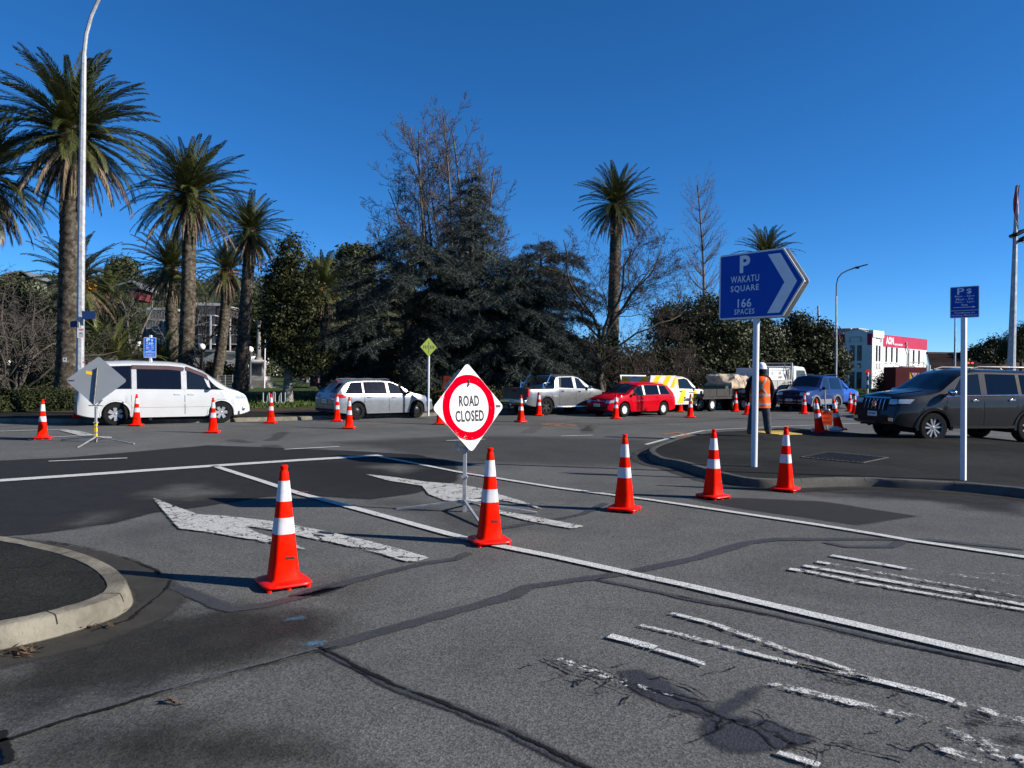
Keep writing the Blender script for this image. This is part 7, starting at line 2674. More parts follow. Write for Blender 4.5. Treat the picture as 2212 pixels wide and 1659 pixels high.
# tiled roof house at the right
tr = thing("tiled_house", "long low building with a dark brown tiled roof behind the dark off-roader", "building")
p0 = A(2008, 800, 72)
Wt = Wall((p0.x, p0.y), (1, 0.05))
ue = Wt.uz(2178, 800)[0]
zt0, zt1 = Wt.uz(2080, 800)[1], A(2050, 766, 76).z
Wt.face("wall", brick_dark, 0, ue + 6, 0, zt0, [], tr)
nrow = 15
for k in range(nrow):                                # tile courses, each lapping the one below
    t0, t1 = k / nrow, (k + 1) / nrow
    mb = MB()
    ncol = 46
    ua, ub_ = -.15 + 2.4 * t0, ue + 0.4 - 2.6 * t0
    rowa, rowb, rowc = [], [], []
    for i in range(ncol * 2 + 1):
        u = ua + (ub_ - ua) * i / (ncol * 2)
        w = 0.05 if i % 2 else 0.0
        rowa.append(tuple(Wt.P(u, zt0 + (zt1 - zt0) * t0 + .02 + w, 0.4 - 4.4 * t0)))
        rowb.append(tuple(Wt.P(u, zt0 + (zt1 - zt0) * t0 + .10 + w, 0.4 - 4.4 * t0)))
        rowc.append(tuple(Wt.P(u, zt0 + (zt1 - zt0) * t1 + .04 + w, 0.4 - 4.4 * t1)))
    mb.grid([rowa, rowb, rowc])
    o = mb.build("tile_course", tile_m, tr, None)
    o['kind'] = 'stuff'
Wt.slab("ridge", tile_m, 2.2, ue - 2.0, zt1 + .05, zt1 + .25, -4.15, -3.85, tr)
mb = MB()
mb.add([Wt.P(ue + .6, zt0, .4), Wt.P(ue + 7, zt0, .4), Wt.P(ue + 7, zt0 + .9, -3), Wt.P(ue - 1.6, zt0 + .9, -3)], [(0, 1, 2, 3)])
mb.build("lower_roof", tile_m, tr, None)

# apartment block behind the palms
ap = thing("apartment_block", "dark brick and grey apartment block with white balconies seen between the palm trunks", "building")
q2 = lambda x, y: ((x / 6.9125 + 320) * 0.864, (y / 6.9125 + 600) * 0.864)


def block(x0, x1, ytop, Y, mat, slope, wins, name="wall"):
    pa = A(*q2(x0, 1500), Y)
    Wb = Wall((pa.x, pa.y), (1, slope))
    u1 = Wb.uz(*q2(x1, 1500))[0]
    zt = Wb.uz(*q2((x0 + x1) / 2, ytop))[1]
    hs = [Wb.rect(*q2(a, b), *q2(c, d)) for a, b, c, d in wins]
    Wb.face(name, mat, 0, u1, 0, zt, hs, ap)
    for h in hs: Wb.window(h, ap, bars=2, fm=grey_panel)
    Wb.slab("side_wall", mat, 0, u1, 0, zt - .02, -8, -.25, ap)
    Wb.slab("roof_edge", slab_white, -.3, u1 + .3, zt, zt + .3, -8, .5, ap)
    return Wb, u1, zt


block(255, 410, 1390, 93, grey_panel, 0.05, [(300, 1420, 350, 1500), (300, 1540, 350, 1630)])
Wb, u1, zt = block(395, 750, 1215, 92, brick_dark, 0.05, [(470, 1262, 525, 1342), (605, 1252, 650, 1342), (415, 1450, 545, 1525), (560, 1450, 690, 1525), (415, 1560, 690, 1650), (415, 1700, 690, 1800)])
for y in (1390, 1535, 1680):
    h = Wb.rect(*q2(400, y), *q2(730, y + 14))
    Wb.slab("balcony", slab_white, h[0], h[2], h[1], h[3], 0.01, 1.4, ap)
    for k in range(14):
        u = h[0] + (h[2] - h[0]) * k / 13
        Wb.slab("baluster", win_frame, u - .03, u + .03, h[3], h[3] + 1.0, 1.30, 1.36, ap)
    Wb.slab("railing", win_frame, h[0], h[2], h[3] + 1.0, h[3] + 1.08, 1.29, 1.37, ap)
h = Wb.rect(*q2(682, 1400), *q2(700, 1800))
Wb.slab("post", slab_white, h[0], h[2], 0, h[3], 1.25, 1.45, ap)
Wb, u1, zt = block(1070, 1300, 1128, 88, grey_panel, 0.05, [(1215, 1200, 1275, 1282), (1100, 1330, 1180, 1420), (1100, 1500, 1180, 1600), (1200, 1330, 1270, 1420), (1200, 1500, 1270, 1600)])
h = Wb.rect(*q2(1072, 1135), *q2(1298, 1190))
Wb.slab("brick_band", brick_dark, h[0], h[2], h[1], h[3], 0.005, 0.05, ap)
for (x0, x1, yt, ys, Y) in ((1290, 1570, 1140, (1310, 1475, 1640, 1800), 87), (1620, 1940, 1350, (1350, 1640, 1800), 90)):
    wn_ = []
    for y in (ys if yt == 1140 else (1400, 1560, 1700)):
        wn_ += [(x0 + 30, y - 130 if yt == 1140 else y, x0 + 120, y - 20 if yt == 1140 else y + 90), (x0 + 150, y - 130 if yt == 1140 else y, x0 + 250, y - 20 if yt == 1140 else y + 90)]
    Wb, u1, zt = block(x0, x1, yt, Y, brick_dark, 0.06, wn_)
    for y in ys:
        h = Wb.rect(*q2(x0, y), *q2(x1, y + 14))
        Wb.slab("balcony", slab_white, h[0], h[2], h[1], h[3], 0.01, 1.5, ap)
        for k in range(13):
            u = h[0] + (h[2] - h[0]) * k / 12
            Wb.slab("baluster", grey_panel, u - .025, u + .025, h[3], h[3] + 1.0, 1.40, 1.45, ap)
        Wb.slab("railing", grey_panel, h[0], h[2], h[3] + 1.0, h[3] + 1.08, 1.39, 1.46, ap)
    h = Wb.rect(*q2(x0 + 205, ys[0]), *q2(x0 + 225, 1800))
    Wb.slab("post", slab_white, h[0], h[2], 0, h[3], 1.42, 1.62, ap)

wm_low = M("weathered_white", (0.24, 0.236, 0.225), .85, var=.15)
# low white and grey buildings at the park's far side
for (x0, x1, y0, y1, Y, lb, nm) in ((409, 462, 760, 846, 80, "low white building behind the globe lamp, under the apartment block", 0), (480, 520, 765, 846, 82, "small white building with round dark openings right of the apartment block", 1), (642, 745, 798, 838, 84, "grey shopfront with pink and white signs behind the silver wagon", 2)):
    t = thing("shop_building", lb, "building")
    pa = A(x0, 820, Y)
    Wb = Wall((pa.x, pa.y), (1, 0.03))
    u1 = Wb.uz(x1, 820)[0]
    zt = Wb.uz((x0 + x1) / 2, y0)[1]
    hs = [(u1 * f, 0.9, u1 * (f + .18), zt * .6) for f in (.08, .4, .72)]
    Wb.face("wall", wm_low if nm < 2 else grey_panel, 0, u1, 0, zt, hs, t)
    for h in hs: Wb.window(h, t)
    Wb.slab("roof", roof_grey, -.2, u1 + .2, zt, zt + .25, -6, .3, t)
    Wb.slab("side_wall", wall_white if nm < 2 else grey_panel, 0, u1, 0, zt - .02, -6, -.25, t)
    if nm == 2:
        pk = M("pink_sign", (0.62, 0.30, 0.28), 0.6)
        for (a, b, c, d, m_) in ((653, 812, 668, 820, pk), (662, 816, 676, 826, sign_white), (676, 812, 690, 830, pk), (700, 808, 712, 816, sign_white)):
            h = Wb.rect(a, b, c, d)
            Wb.slab("sign_board", m_, h[0], h[2], h[1], h[3], 0.01, 0.08, t)

# houses on the hill
for (x0, x1, y0, y1, Y, wm, rm, lb) in ((14, 62, 597, 612, 150, M("pale_green_wall", (0.20, 0.23, 0.15), 0.8), roof_grey, "pale green house with white roof edge high on the hill at the left"),
                                        (258, 298, 621, 631, 128, M("dark_red_wall", (0.10, 0.016, 0.02), 0.8), roof_grey, "house with grey roof and dark red wall on the hillside"),
                                        (714, 738, 574, 598, 160, wall_white, slab_white, "small white house on the skyline between the tree tops")):
    t = thing("hill_house", lb, "house")
    pa = A(x0, y1, Y)
    Wb = Wall((pa.x, pa.y), (1, 0.1))
    u1, zt = Wb.uz(x1, y1)[0], Wb.uz((x0 + x1) / 2, y0)[1]
    zb_ = Wb.uz((x0 + x1) / 2, y1)[1] - 1.2
    hs = [(u1 * .12, zb_ + 1.6, u1 * .30, zt - .2), (u1 * .5, zb_ + 1.6, u1 * .66, zt - .2), (u1 * .8, zb_ + 1.6, u1 * .95, zt - .2)]
    Wb.face("wall", wm, 0, u1, zb_, zt, hs, t)
    for h in hs: Wb.window(h, t)
    Wb.slab("side_wall", wm, 0, u1, zb_, zt - .02, -7, -.3, t)
    mb = MB()
    V = [Wb.P(-.6, zt, .8), Wb.P(u1 * .75, zt + .9, .8), Wb.P(u1 + .8, zt - .3, .8), Wb.P(-.6, zt, -7.5), Wb.P(u1 * .75, zt + .9, -7.5), Wb.P(u1 + .8, zt - .3, -7.5)]
    V += [v + Vector((0, 0, .3)) for v in V]
    mb.add(V, [(0, 1, 4, 3), (1, 2, 5, 4), (6, 9, 10, 7), (7, 10, 11, 8), (0, 6, 7, 1), (1, 7, 8, 2), (3, 4, 10, 9), (4, 5, 11, 10), (0, 3, 9, 6), (2, 8, 11, 5)])
    mb.build("roof", rm, t, None)

# ------------------------------------------------------------------ park furniture
b = gp(558, 838, 60)
wm_ = thing("war_memorial", "stone war memorial with name panels, column and steps, between palm and narrow tree", "memorial", b)
S6 = 60 / FPX
zc = lambda y: (A(558, y, 60) - b).z
for k in range(4):
    mb = MB()
    w = 2.9 - k * .38
    mb.box((0, 0, 0.11 + k * .17), (w, w, 0.17))
    bevel(mb.build("step", stone_m, wm_), 0.01)
z0 = 0.02 + 4 * .17 + .0
mb = MB()
mb.box((0, 0, z0 + .17), (1.5, 1.5, .33))
bevel(mb.build("plinth", marble_m, wm_), 0.015)
zt_ = zc(787)
mb = MB()
mb.box((0, 0, (z0 + .34 + zt_) / 2), (1.05, 1.05, zt_ - z0 - .34), taper=.96)
bevel(mb.build("pedestal", stone_m, wm_), 0.02)
for s_ in (-1, 1):
    mb = MB()
    mb.box((s_ * .22, -.535, (z0 + .4 + zt_) / 2 + .05), (.38, .02, (zt_ - z0) * .68))
    mb.build("name_panel", steel_dark, wm_)
mb = MB()
mb.box((0, 0, zt_ + .05), (1.25, 1.25, .12))
mb.box((0, 0, zt_ + .17), (1.5, 1.5, .12))
mb.box((0, 0, zt_ + .30), (1.3, 1.3, .14), taper=.6)
bevel(mb.build("cornice", marble_m, wm_), 0.02)
mb = MB()
zz = zc(700)
mb.lathe([(.34, zt_ + .37), (.32, zt_ + .5), (.22, zt_ + .62), (.18, zt_ + .8), (.155, zz), (.24, zz + .1), (.26, zz + .3), (.01, zz + .32)], 20)
mb.build("column", stone_m, wm_)

fp_ = thing("flagpole", "thin pinkish white flagpole beside the war memorial", "flagpole", gp(571, 840, 58))
mb = MB()
mb.tube([(0, 0, 0), (0.06, 0, 5.6)], [0.06, 0.04], 8)
mb.lathe([(0.05, 5.6), (0.07, 5.66), (0.001, 5.74)], 8, Matrix.Translation((0.06, 0, 0)))
mb.build("pole", M("pinkish_white", (0.66, 0.60, 0.64), 0.5), fp_)

globe = M("globe_glass", (0.75, 0.74, 0.70), 0.3, var=0.03)
for (px, pyg, pyb, Y, lb, m_) in ((436, 749, 838, 56, "globe lamp on a black post between two palm trunks", trim_black), (540, 755, 838, 56, "globe lamp on a grey post left of the war memorial", steel_dark)):
    b = gp(px, pyb, Y)
    t = thing("globe_lamp", lb, "park lamp", b, group="white globe lamps in the park")
    z = (A(px, pyg, Y) - b).z
    mb = MB()
    mb.lathe([(.30, 0), (.30, .35), (.13, .45), (.11, z * .5), (.085, z - .3), (.12, z - .24), (.12, z - .2)], 12)
    mb.build("post", m_, t)
    mb = MB()
    mb.ell((0, 0, z), (.24, .24, .24), 16, 10)
    mb.build("globe", globe, t)
for (px, pyg, Y, lb) in ((299, 741, 40, "black lantern on a thin post behind the white van's roof, left of the parking sign"), (18, 782, 40, "black lamp post among the bushes at the far left")):
    b = gp(px, 850, Y)
    t = thing("lantern_post", lb, "park lamp", b)
    z = (A(px, pyg, Y) - b).z
    mb = MB()
    mb.tube([(0, 0, 0), (0, 0, 0.5), (0, 0, z - .15)], [.08, .05, .035], 8)
    mb.build("post", trim_black, t)
    mb = MB()
    mb.lathe([(.06, z - .15), (.13, z + .12)], 8)
    mb.build("lamp_glass", globe, t)
    mb = MB()
    mb.lathe([(.20, z + .12), (.16, z + .18), (.04, z + .5), (.001, z + .6)], 8)
    mb.build("hood", trim_black, t)

b = gp(63, 834, 62)
t = thing("park_bench", "green park bench under the bushes at the left", "bench", b)
bench_g = M("bench_green", (0.012, 0.05, 0.035), 0.5)
for k in range(3):
    mb = MB()
    mb.box((0, -.12 + .13 * k, .45), (1.6, .10, .04))
    mb.build("seat_slat", bench_g, t)
    mb = MB()
    mb.box((0, .26 + .04 * k, .58 + .14 * k), (1.6, .03, .10))
    mb.build("back_slat", bench_g, t)
for s_ in (-.7, .7):
    for y in (-.15, .2):
        mb = MB()
        mb.box((s_, y, .22), (.06, .06, .44))
        mb.build("leg", trim_black, t)

b = G(571, 871, 0.15)
t = thing("picnic_bench", "dark low bench on the lawn behind the middle cone", "bench", b)
mb = MB()
mb.box((0.05, 0, .42), (.85, .30, .06))
mb.build("seat", trim_black, t)
for s_ in (-.3, .38):
    mb = MB()
    mb.box((s_, 0, .2), (.07, .24, .40))
    mb.build("leg", trim_black, t)
b = G(594, 873, 0.15)
t = thing("bike_rack", "pale bent-pipe bicycle rack in front of the pale tree trunk", "bike rack", b)
pp = M("rack_pipe", (0.42, 0.43, 0.40), 0.4, 0.4)
mb = MB()
P = []
for k in range(4):
    x = -.42 + k * .26
    P += [(x - .10 + .0, 0, .50), (x - .10, 0, .14), (x - .05, 0, .05), (x + .03, 0, .05), (x + .08, 0, .14), (x + .08, 0, .52 if k % 2 else .34)]
for k in range(4): mb.tube([Vector(p) for p in P[k * 6:k * 6 + 6]], .026, 8)
for k in range(3): mb.tube([Vector(P[k * 6 + 5]), Vector(P[k * 6 + 6])], .024, 8)
mb.build("pipe", pp, t)
b = gp(678, 838, 60)
t = thing("parking_machine", "black ticket machine on a pale plinth behind the silver wagon's tail", "ticket machine", b)
mb = MB()
mb.box((0, 0, .12), (.75, .6, .26))
bevel(mb.build("plinth", concrete, t), .02)
mb = MB()
mb.box((0, 0, .66), (.55, .42, .82))
mb.box((0, 0, 1.11), (.62, .48, .09))
bevel(mb.build("cabinet", trim_black, t), .02)

# wire fence with posts between the palms
b = gp(470, 844, 57)
e_ = gp(548, 844, 60) - b
t = thing("wire_fence", "grey wire mesh fence between two palm trunks, left of the war memorial", "fence", b)
fm_ = M("fence_wire", (0.22, 0.23, 0.23), 0.5, 0.3)
for k in range(6):
    q = e_ * (k / 5)
    mb = MB()
    mb.tube([(q.x, q.y, 0), (q.x, q.y, 1.15)], .03, 6)
    mb.build("post", fm_, t)
mb = MB()
for k in range(34):
    q = e_ * (k / 33)
    mb.tube([(q.x, q.y, .1), (q.x, q.y, 1.1)], .006, 3)
for z in (.1, .3, .5, .7, .9, 1.1): mb.tube([(0, 0, z), (e_.x, e_.y, z)], .008, 3)
mb.build("mesh", fm_, t)['kind'] = 'stuff'

# ------------------------------------------------------------------ lamp posts, masts, street signs
b = gp(172, 900, 24.5)
lp = thing("street_lamp", "tall galvanised street lamp post in front of the biggest palm", "street lamp", b)
pt_ = lambda x, y: A(x, y, 24.5) - b
mb = MB()
H_ = pt_(181, 120)
mb.tube([Vector((0, 0, 0)), pt_(175.5, 520), pt_(179, 250), H_], [.128, .118, .098, .082], 8)
mb.tube([pt_(175.5, 520), pt_(175.6, 516)], .122, 8)
mb.build("post", galv, lp, 20)
mb = MB()
mb.tube([H_, pt_(186, 75), pt_(197, 35), pt_(215, -5), pt_(250, -45), pt_(330, -75)], [.07, .065, .06, .055, .05, .05], 8)
mb.build("arm", galv, lp)
mb = MB()
mb.ell(pt_(352, -78), (.45, .16, .09), 14, 8)
mb.build("lamp_head", steel_dark, lp)
navy = M("navy_sign", (0.006, 0.022, 0.085), 0.45)
for (x0, x1, y0, y1, ny, lb) in ((181, 203, 672, 689, -.9, "navy street name blade pointing right on the lamp post"), (151, 169, 693, 707, -.9, "navy street name blade pointing left on the lamp post")):
    a_ = A((x0 + x1) / 2, (y0 + y1) / 2, 24.3)
    t = thing("street_sign", lb, "street sign", a_, group="street name blades on the lamp post")
    w, h_ = (x1 - x0) * 24.3 / FPX, (y1 - y0) * 24.3 / FPX
    PM = plane_M((0, 0, 0), (0.35 if x0 > 175 else -.2, -1, 0)) @ Matrix.Rotation(R(4), 4, 'Z')
    mb = MB()
    ol = [(-w * .6, -h_ / 2), (w * .55, -h_ / 2), (w * .62, h_ / 2), (-w * .6, h_ / 2)] if x0 > 175 else [(-w * .55, -h_ * .4), (-w * .4, -h_ / 2), (w * .6, -h_ / 2), (w * .6, h_ / 2), (-w * .4, h_ / 2), (-w * .55, h_ * .3)]
    mb.prism(ol, -.02, 0, PM)
    bl_ = mb.build("blade", navy, t)
    mb = MB()
    mb.box((w * (-.55 if x0 > 175 else .55), 0, 0), (.05, .06, h_ * 1.1))
    mb.build("clamp", galv, t)
a_ = A(175.5, 719, 24.3)
t = thing("notice", "small white notice with red heading strapped to the lamp post", "notice", a_ + Vector((0, -.02, 0)))
PM = plane_M((0, 0, 0), (0.15, -1, 0))
mb = MB()
mb.prism(rounded([(-.11, -.165), (.11, -.165), (.11, .165), (-.11, .165)], .01, 2), -.004, 0, PM)
pn = mb.build("panel", sign_white, t)
for (x, y, w, h_, m_) in ((0, .12, .17, .022, sign_red), (0, .085, .12, .02, sign_red), (0, -.005, .10, .03, black_print), (0, -.04, .14, .008, black_print), (0, -.065, .14, .008, black_print), (0, -.10, .15, .014, sign_red), (0, -.13, .10, .012, sign_red)):
    mb = MB()
    mb.add([(x - w / 2, y - h_ / 2, .002), (x + w / 2, y - h_ / 2, .002), (x + w / 2, y + h_ / 2, .002), (x - w / 2, y + h_ / 2, .002)], [(0, 1, 2, 3)], PM)
    mb.build("print_block", m_, pn, None)
a_ = A(139.5, 777, 27.35)
t = thing("trunk_tag", "small white tag with a black cross nailed to the biggest palm's trunk", "tag", a_)
mb = MB()
mb.box((0, 0, 0), (.13, .012, .16))
pn = mb.build("panel", sign_white, t)
mb = MB()
mb.box((0.02, -.008, .02), (.06, .004, .02))
mb.box((0.02, -.0085, .02), (.02, .004, .06))
mb.build("cross", black_print, pn)

b = gp(1805, 846, 48)
lp = thing("street_lamp", "slim street lamp with a curved arm rising before the white and magenta building", "street lamp", b)
pt_ = lambda x, y: A(x, y, 48) - b
mb = MB()
mb.tube([Vector((0, 0, 0)), Vector((0, 0, 3)), pt_(1806.5, 640)], [.085, .07, .05], 8)
mb.build("post", galv, lp)
mb = MB()
mb.tube([pt_(1806.5, 640), pt_(1807, 615), pt_(1810, 601), pt_(1818, 591), pt_(1830, 584.5), pt_(1848, 578)], .042, 8)
mb.build("arm", steel_dark, lp)
mb = MB()
mb.bar(pt_(1846, 578.5), pt_(1873, 571.5), .28, .08)
mb.box(pt_(1852, 578), (.2, .16, .14))
bevel(mb.build("lamp_head", trim_black, lp), .02)
b = gp(2062, 846, 52)
t = thing("slim_pole", "thin plain grey pole just left of the right parking sign's post", "pole", b)
mb = MB()
mb.tube([(0, 0, 0), A(2063.5, 680, 52) - b], [.085, .05], 8)
mb.build("pole", galv, t)
b = gp(1769, 846, 95)
t = thing("roof_mast", "short pale mast standing above the two-peaked evergreen", "mast", b)
mb = MB()
z_ = (A(1768, 766, 95) - b).z
mb.tube([(0, 0, 0), (0, 0, z_ + 0)], .10, 6)
mb.tube([(0, 0, z_), A(1767.5, 763, 95) - b], .10, 6)
mb.tube([(0, 0, z_), A(1767, 661, 95) - b], .12, 6)
mb.build("pole", galv, t)

b = gp(2184, 850, 26)
fm = thing("floodlight_mast", "tapered grey mast with floodlights at the right edge", "mast", b)
pt_ = lambda x, y: A(x, y, 26) - b
mb = MB()
mb.tube([Vector((0, 0, 0)), pt_(2185, 780), pt_(2191.5, 570), pt_(2193, 520), pt_(2196.5, 402)], [.14, .125, .085, .07, .05], 10)
mb.build("post", galv, fm)
mb = MB()
mb.tube([pt_(2189, 560), pt_(2190, 500)], .028, 6)
mb.build("side_tube", steel_dark, fm)
mb = MB()
mb.bar(pt_(2183, 512), pt_(2215, 524), .05, .05)
mb.build("cross_arm", galv, fm)
for (x, y) in ((2199, 504), (2212, 515)):
    mb = MB()
    mb.bar(pt_(x - 12, y + 6), pt_(x + 12, y - 6), .40, .12, (0, 0, 1))
    bevel(mb.build("floodlight", trim_black, fm), .03)
ft = thing("flag", "limp red and white flag hanging at the top of the floodlight mast", "flag", A(2196, 400, 25.9))
rows = []
for j in range(22):
    v_ = j / 21
    row = []
    for i in range(10):
        u_ = i / 9
        wob = math.sin(u_ * 9 + v_ * 3) * .035 + math.sin(v_ * 7 + u_ * 4) * .02
        wd = .20 * math.sin(math.pi * min(1, .12 + v_ * .95)) ** .8 + .03
        row.append((-u_ * wd + .08 - v_ * .02, wob - .05, -v_ * 1.55))
    rows.append(row)
mb = MB()
mb.grid(rows)
mf, n, l, bs = new_mat("flag_cloth")
sx = n.new("ShaderNodeSeparateXYZ")
l.new(objco(n), sx.inputs[0])
w_ = n.new("ShaderNodeTexWave")
w_.inputs['Scale'].default_value = 2.2
l.new(objco(n), w_.inputs['Vector'])
k_ = mathn(n, l, 'GREATER_THAN', mathn(n, l, 'ADD', sx.outputs[2], mathn(n, l, 'MULTIPLY', w_.outputs['Fac'], .25)), -.55)
l.new(mixcol(n, l, mathn(n, l, 'GREATER_THAN', w_.outputs['Fac'], .72), mixcol(n, l, k_, (.42, .40, .42), (.30, .26, .27)), (.30, .04, .04)), bs.inputs['Base Color'])
bs.inputs['Roughness'].default_value = .8
mb.build("cloth", mf, ft)

b = gp(1874, 846, 46)
t = thing("crossing_beacon", "red disc on a black and white banded post at the pedestrian crossing", "beacon", b)
z_ = (A(1874, 804, 46) - b).z
for k in range(7):
    mb = MB()
    mb.tube([(0, 0, z_ * k / 7), (0, 0, z_ * (k + 1) / 7)], .05, 8)
    mb.build("band", black_print if k % 2 else sign_white, t)
mb = MB()
mb.lathe([(.001, -.02), (.18, -.02), (.18, .02), (.001, .02)], 24, Matrix.Translation((0, 0, z_)) @ Matrix.Rotation(R(90), 4, 'X'))
mb.build("disc", M("beacon_red", (.62, .02, .01), .5), t)
# red box body and its warning plate
b = gp(1964, 846, 50)
t = thing("red_box_trailer", "dark red box body standing before the white building's foot", "trailer", b)
drk = M("dark_red_panel", (0.10, 0.006, 0.008), .5, var=.1)
mb = MB()
zt_ = (A(1964, 793, 50) - b).z
w_ = 68 * 50 / FPX
mb.box((0, .6, (zt_ + .6) / 2), (w_, 1.6, zt_ - .6))
bevel(mb.build("box", drk, t), .03)
for s_ in (-.35, .35):
    mb = MB()
    mb.tube([(s_ * w_, -.1, .35), (s_ * w_, .12, .35)], .34, 16)
    mb.build("wheel", tyre_m, t)
a_ = A(1975, 811, 49)
t = thing("give_way_sign", "white inverted triangle give way sign on a black and yellow board", "road sign", Vector((a_.x, a_.y, .12)))
z_ = a_.z - .12
mb = MB()
mb.tube([(0, .03, 0), (0, .03, z_)], .035, 8)
mb.build("pole", galv, t)
mb = MB()
mb.box((0, 0, z_), (.62, .02, .48))
pn = mb.build("board", black_print, t)
mb = MB()
mb.add([(-.31, -.012, z_ + .24), (-.31, -.012, z_ - .24), (-.10, -.012, z_ - .24)], [(0, 1, 2)])
mb.add([(.31, -.012, z_ + .24), (.31, -.012, z_ - .24), (.10, -.012, z_ - .24)], [(2, 1, 0)])
mb.build("yellow_corner", yellow_st, pn, None)
mb = MB()
mb.add([(-.27, -.014, z_ + .20), (.0, -.014, z_ - .21), (.27, -.014, z_ + .20)], [(0, 1, 2)])
mb.build("triangle", sign_red, pn, None)
mb = MB()
mb.add([(-.20, -.016, z_ + .165), (.0, -.016, z_ - .14), (.20, -.016, z_ + .165)], [(0, 1, 2)])
mb.build("triangle_face", sign_white, pn, None)
lettering("GIVE\nWAY", black_print, pn, plane_M((0, -.018, z_ + .06), (0, -1, 0)), .15, .16)
b = gp(2003, 846, 56)
t = thing("white_post", "short thick white post against the right end of the white building", "post", b)
mb = MB()
for s_ in (-.09, .09): mb.tube([(s_, 0, 0), (s_ + .05, 0, (A(2003, 789, 56) - b).z)], .07, 10)
mb.build("post", white_paint, t)
b = gp(2092, 850, 40)
t = thing("traffic_light", "traffic light with a glowing red arrow seen over the dark off-roader's roof", "traffic light", b)
z_ = (A(2089, 784, 40) - b).z
mb = MB()
mb.tube([(.05, .1, 0), (.05, .1, z_ + .25)], .05, 8)
mb.build("pole", M("signal_pole", (.45, .25, .03), .5), t)
mb = MB()
mb.box((0, 0, z_), (.50, .22, .26))
hb_ = mb.build("housing", trim_black, t)
glow = M("red_arrow_light", (1.0, .03, .03), .5, emit=4.0)
for x in (-.12, .10):
    mb = MB()
    y = -.118
    mb.add([(x - .06, y, z_ - .018), (x + .01, y, z_ - .018), (x + .01, y, z_ + .018), (x - .06, y, z_ + .018), (x + .01, y, z_ - .055), (x + .07, y, z_), (x + .01, y, z_ + .055)], [(0, 1, 2, 3), (4, 5, 6)])
    mb.build("arrow_lens", glow, hb_, None)
a_ = A(1667, 789, 62)
t = thing("arrow_sign", "small distant blue arrow sign peeping over the white container", "road sign", Vector((a_.x, a_.y, 0)))
z_ = a_.z
mb = MB()
mb.tube([(0, .05, 0), (0, .05, z_)], .05, 8)
mb.build("pole", white_paint, t)
PM = plane_M((0, 0, z_), (-.5, -1, 0))
mb = MB()
mb.prism([(-.66, -.4), (.4, -.4), (.72, 0), (.4, .4), (-.66, .4)], -.02, 0, PM)
pn = mb.build("panel", sign_blue2, t)
mb = MB()
mb.add([(.12, .36, .004), (.32, .36, .004), (.60, 0, .004), (.32, -.36, .004), (.12, -.36, .004), (.40, 0, .004)], [(0, 5, 2, 1), (5, 4, 3, 2)], PM)
mb.build("chevron", sign_print, pn, None)

# ------------------------------------------------------------------ flat-deck trailer with tarpaulin load, container truck, van
hd_ = R(220)
dv, sv = Vector((math.cos(hd_), math.sin(hd_), 0)), Vector((-math.sin(hd_), math.cos(hd_), 0))
b = G(1600, 886.5)
tt = thing("deck_trailer", "dark flat-deck trailer with a pale tailboard panel behind the cones", "trailer", b - sv * .9 - dv * .2, hd_)
deck_m = M("deck_timber", (.030, .028, .026), .8, var=.3)
pale_b = M("pale_board", (.44, .42, .36), .6, var=.12, dirt=(.2, .18, .15), dirt_amt=.5)
pinkb = M("faded_red_steel", (.33, .12, .10), .6, var=.2)
mb = MB()
mb.box((1.2, 0, .62), (3.9, 1.8, .12))
mb.build("deck", deck_m, tt)
for k in range(4):
    mb = MB()
    mb.box((-.55 + .98 * k + .25, .905, .84), (.94, .04, .34))
    mb.build("side_board", deck_m if k > 0 else pale_b, tt)
mb = MB()
mb.box((-.30, .93, .66), (1.0, .03, .06))
mb.box((-.30, .93, 1.03), (1.0, .03, .03))
for x in (-.79, .19): mb.box((x, .93, .84), (.03, .03, .38))
mb.build("tail_frame", pinkb, tt)
mb = MB()
mb.box((-.745, 0, .84), (.04, 1.8, .34))
mb.build("tailboard", pale_b, tt)
for x in (-.05, .62, 2.4):
    for s_ in (-1, 1): put_wheel(tt, x, s_ * .80, .30, .18, 'cover8', -s_).rotation_euler[2] = (math.pi if s_ > 0 else 0)
mb = MB()
mb.box((1.2, 0, .42), (3.6, .7, .2))
mb.build("chassis", gap_m, tt)
tarp = M("tarpaulin", (.40, .31, .22), .8, var=.2, vs_=3, bump=1.0, bs_=6, dirt=(.16, .12, .08), dirt_amt=.5)
ld = thing("tarpaulin_load", "bulky load wrapped in a crumpled beige tarpaulin on the flat-deck trailer", "load", b - sv * .9 - dv * .2 + Vector((0, 0, .70)), hd_)
mb = MB()
mb.ell((.0, 0, .48), (.95, .80, .48), 36, 22)
rr = random.Random(8)
for i, v in enumerate(mb.v):
    p = Vector(v)
    q = Vector((p.x / .95, p.y / .80, (p.z - .48) / .48))
    m_ = max(abs(q.x), abs(q.y), abs(q.z))
    q = q.lerp(q / m_, .62)
    w_ = .09 * math.sin(p.x * 9 + p.z * 7 + 2 * math.sin(p.y * 6)) + .06 * math.sin(p.z * 17 + p.y * 11) + rr.uniform(-.03, .03)
    q *= 1 + w_
    mb.v[i] = (q.x * .95, q.y * .80, max(0, q.z * .48 + .48))
mb.build("tarpaulin", tarp, ld, 50)
mb = MB()
mb.box((.9, .1, .22), (.5, 1.2, .44))
mb.build("crate", M("dark_green_crate", (.02, .05, .045), .7), ld)
for k in range(3):
    mb = MB()
    mb.tube([(-.6 + .5 * k, .93, .0), (-.6 + .5 * k, .92, .6), (-.55 + .5 * k, .6, 1.0), (-.5 + .5 * k, -.6, 1.0), (-.5 + .5 * k, -.9, .3)], .015, 5)
    mb.build("strap", M("blue_strap", (.08, .16, .28), .7), ld)

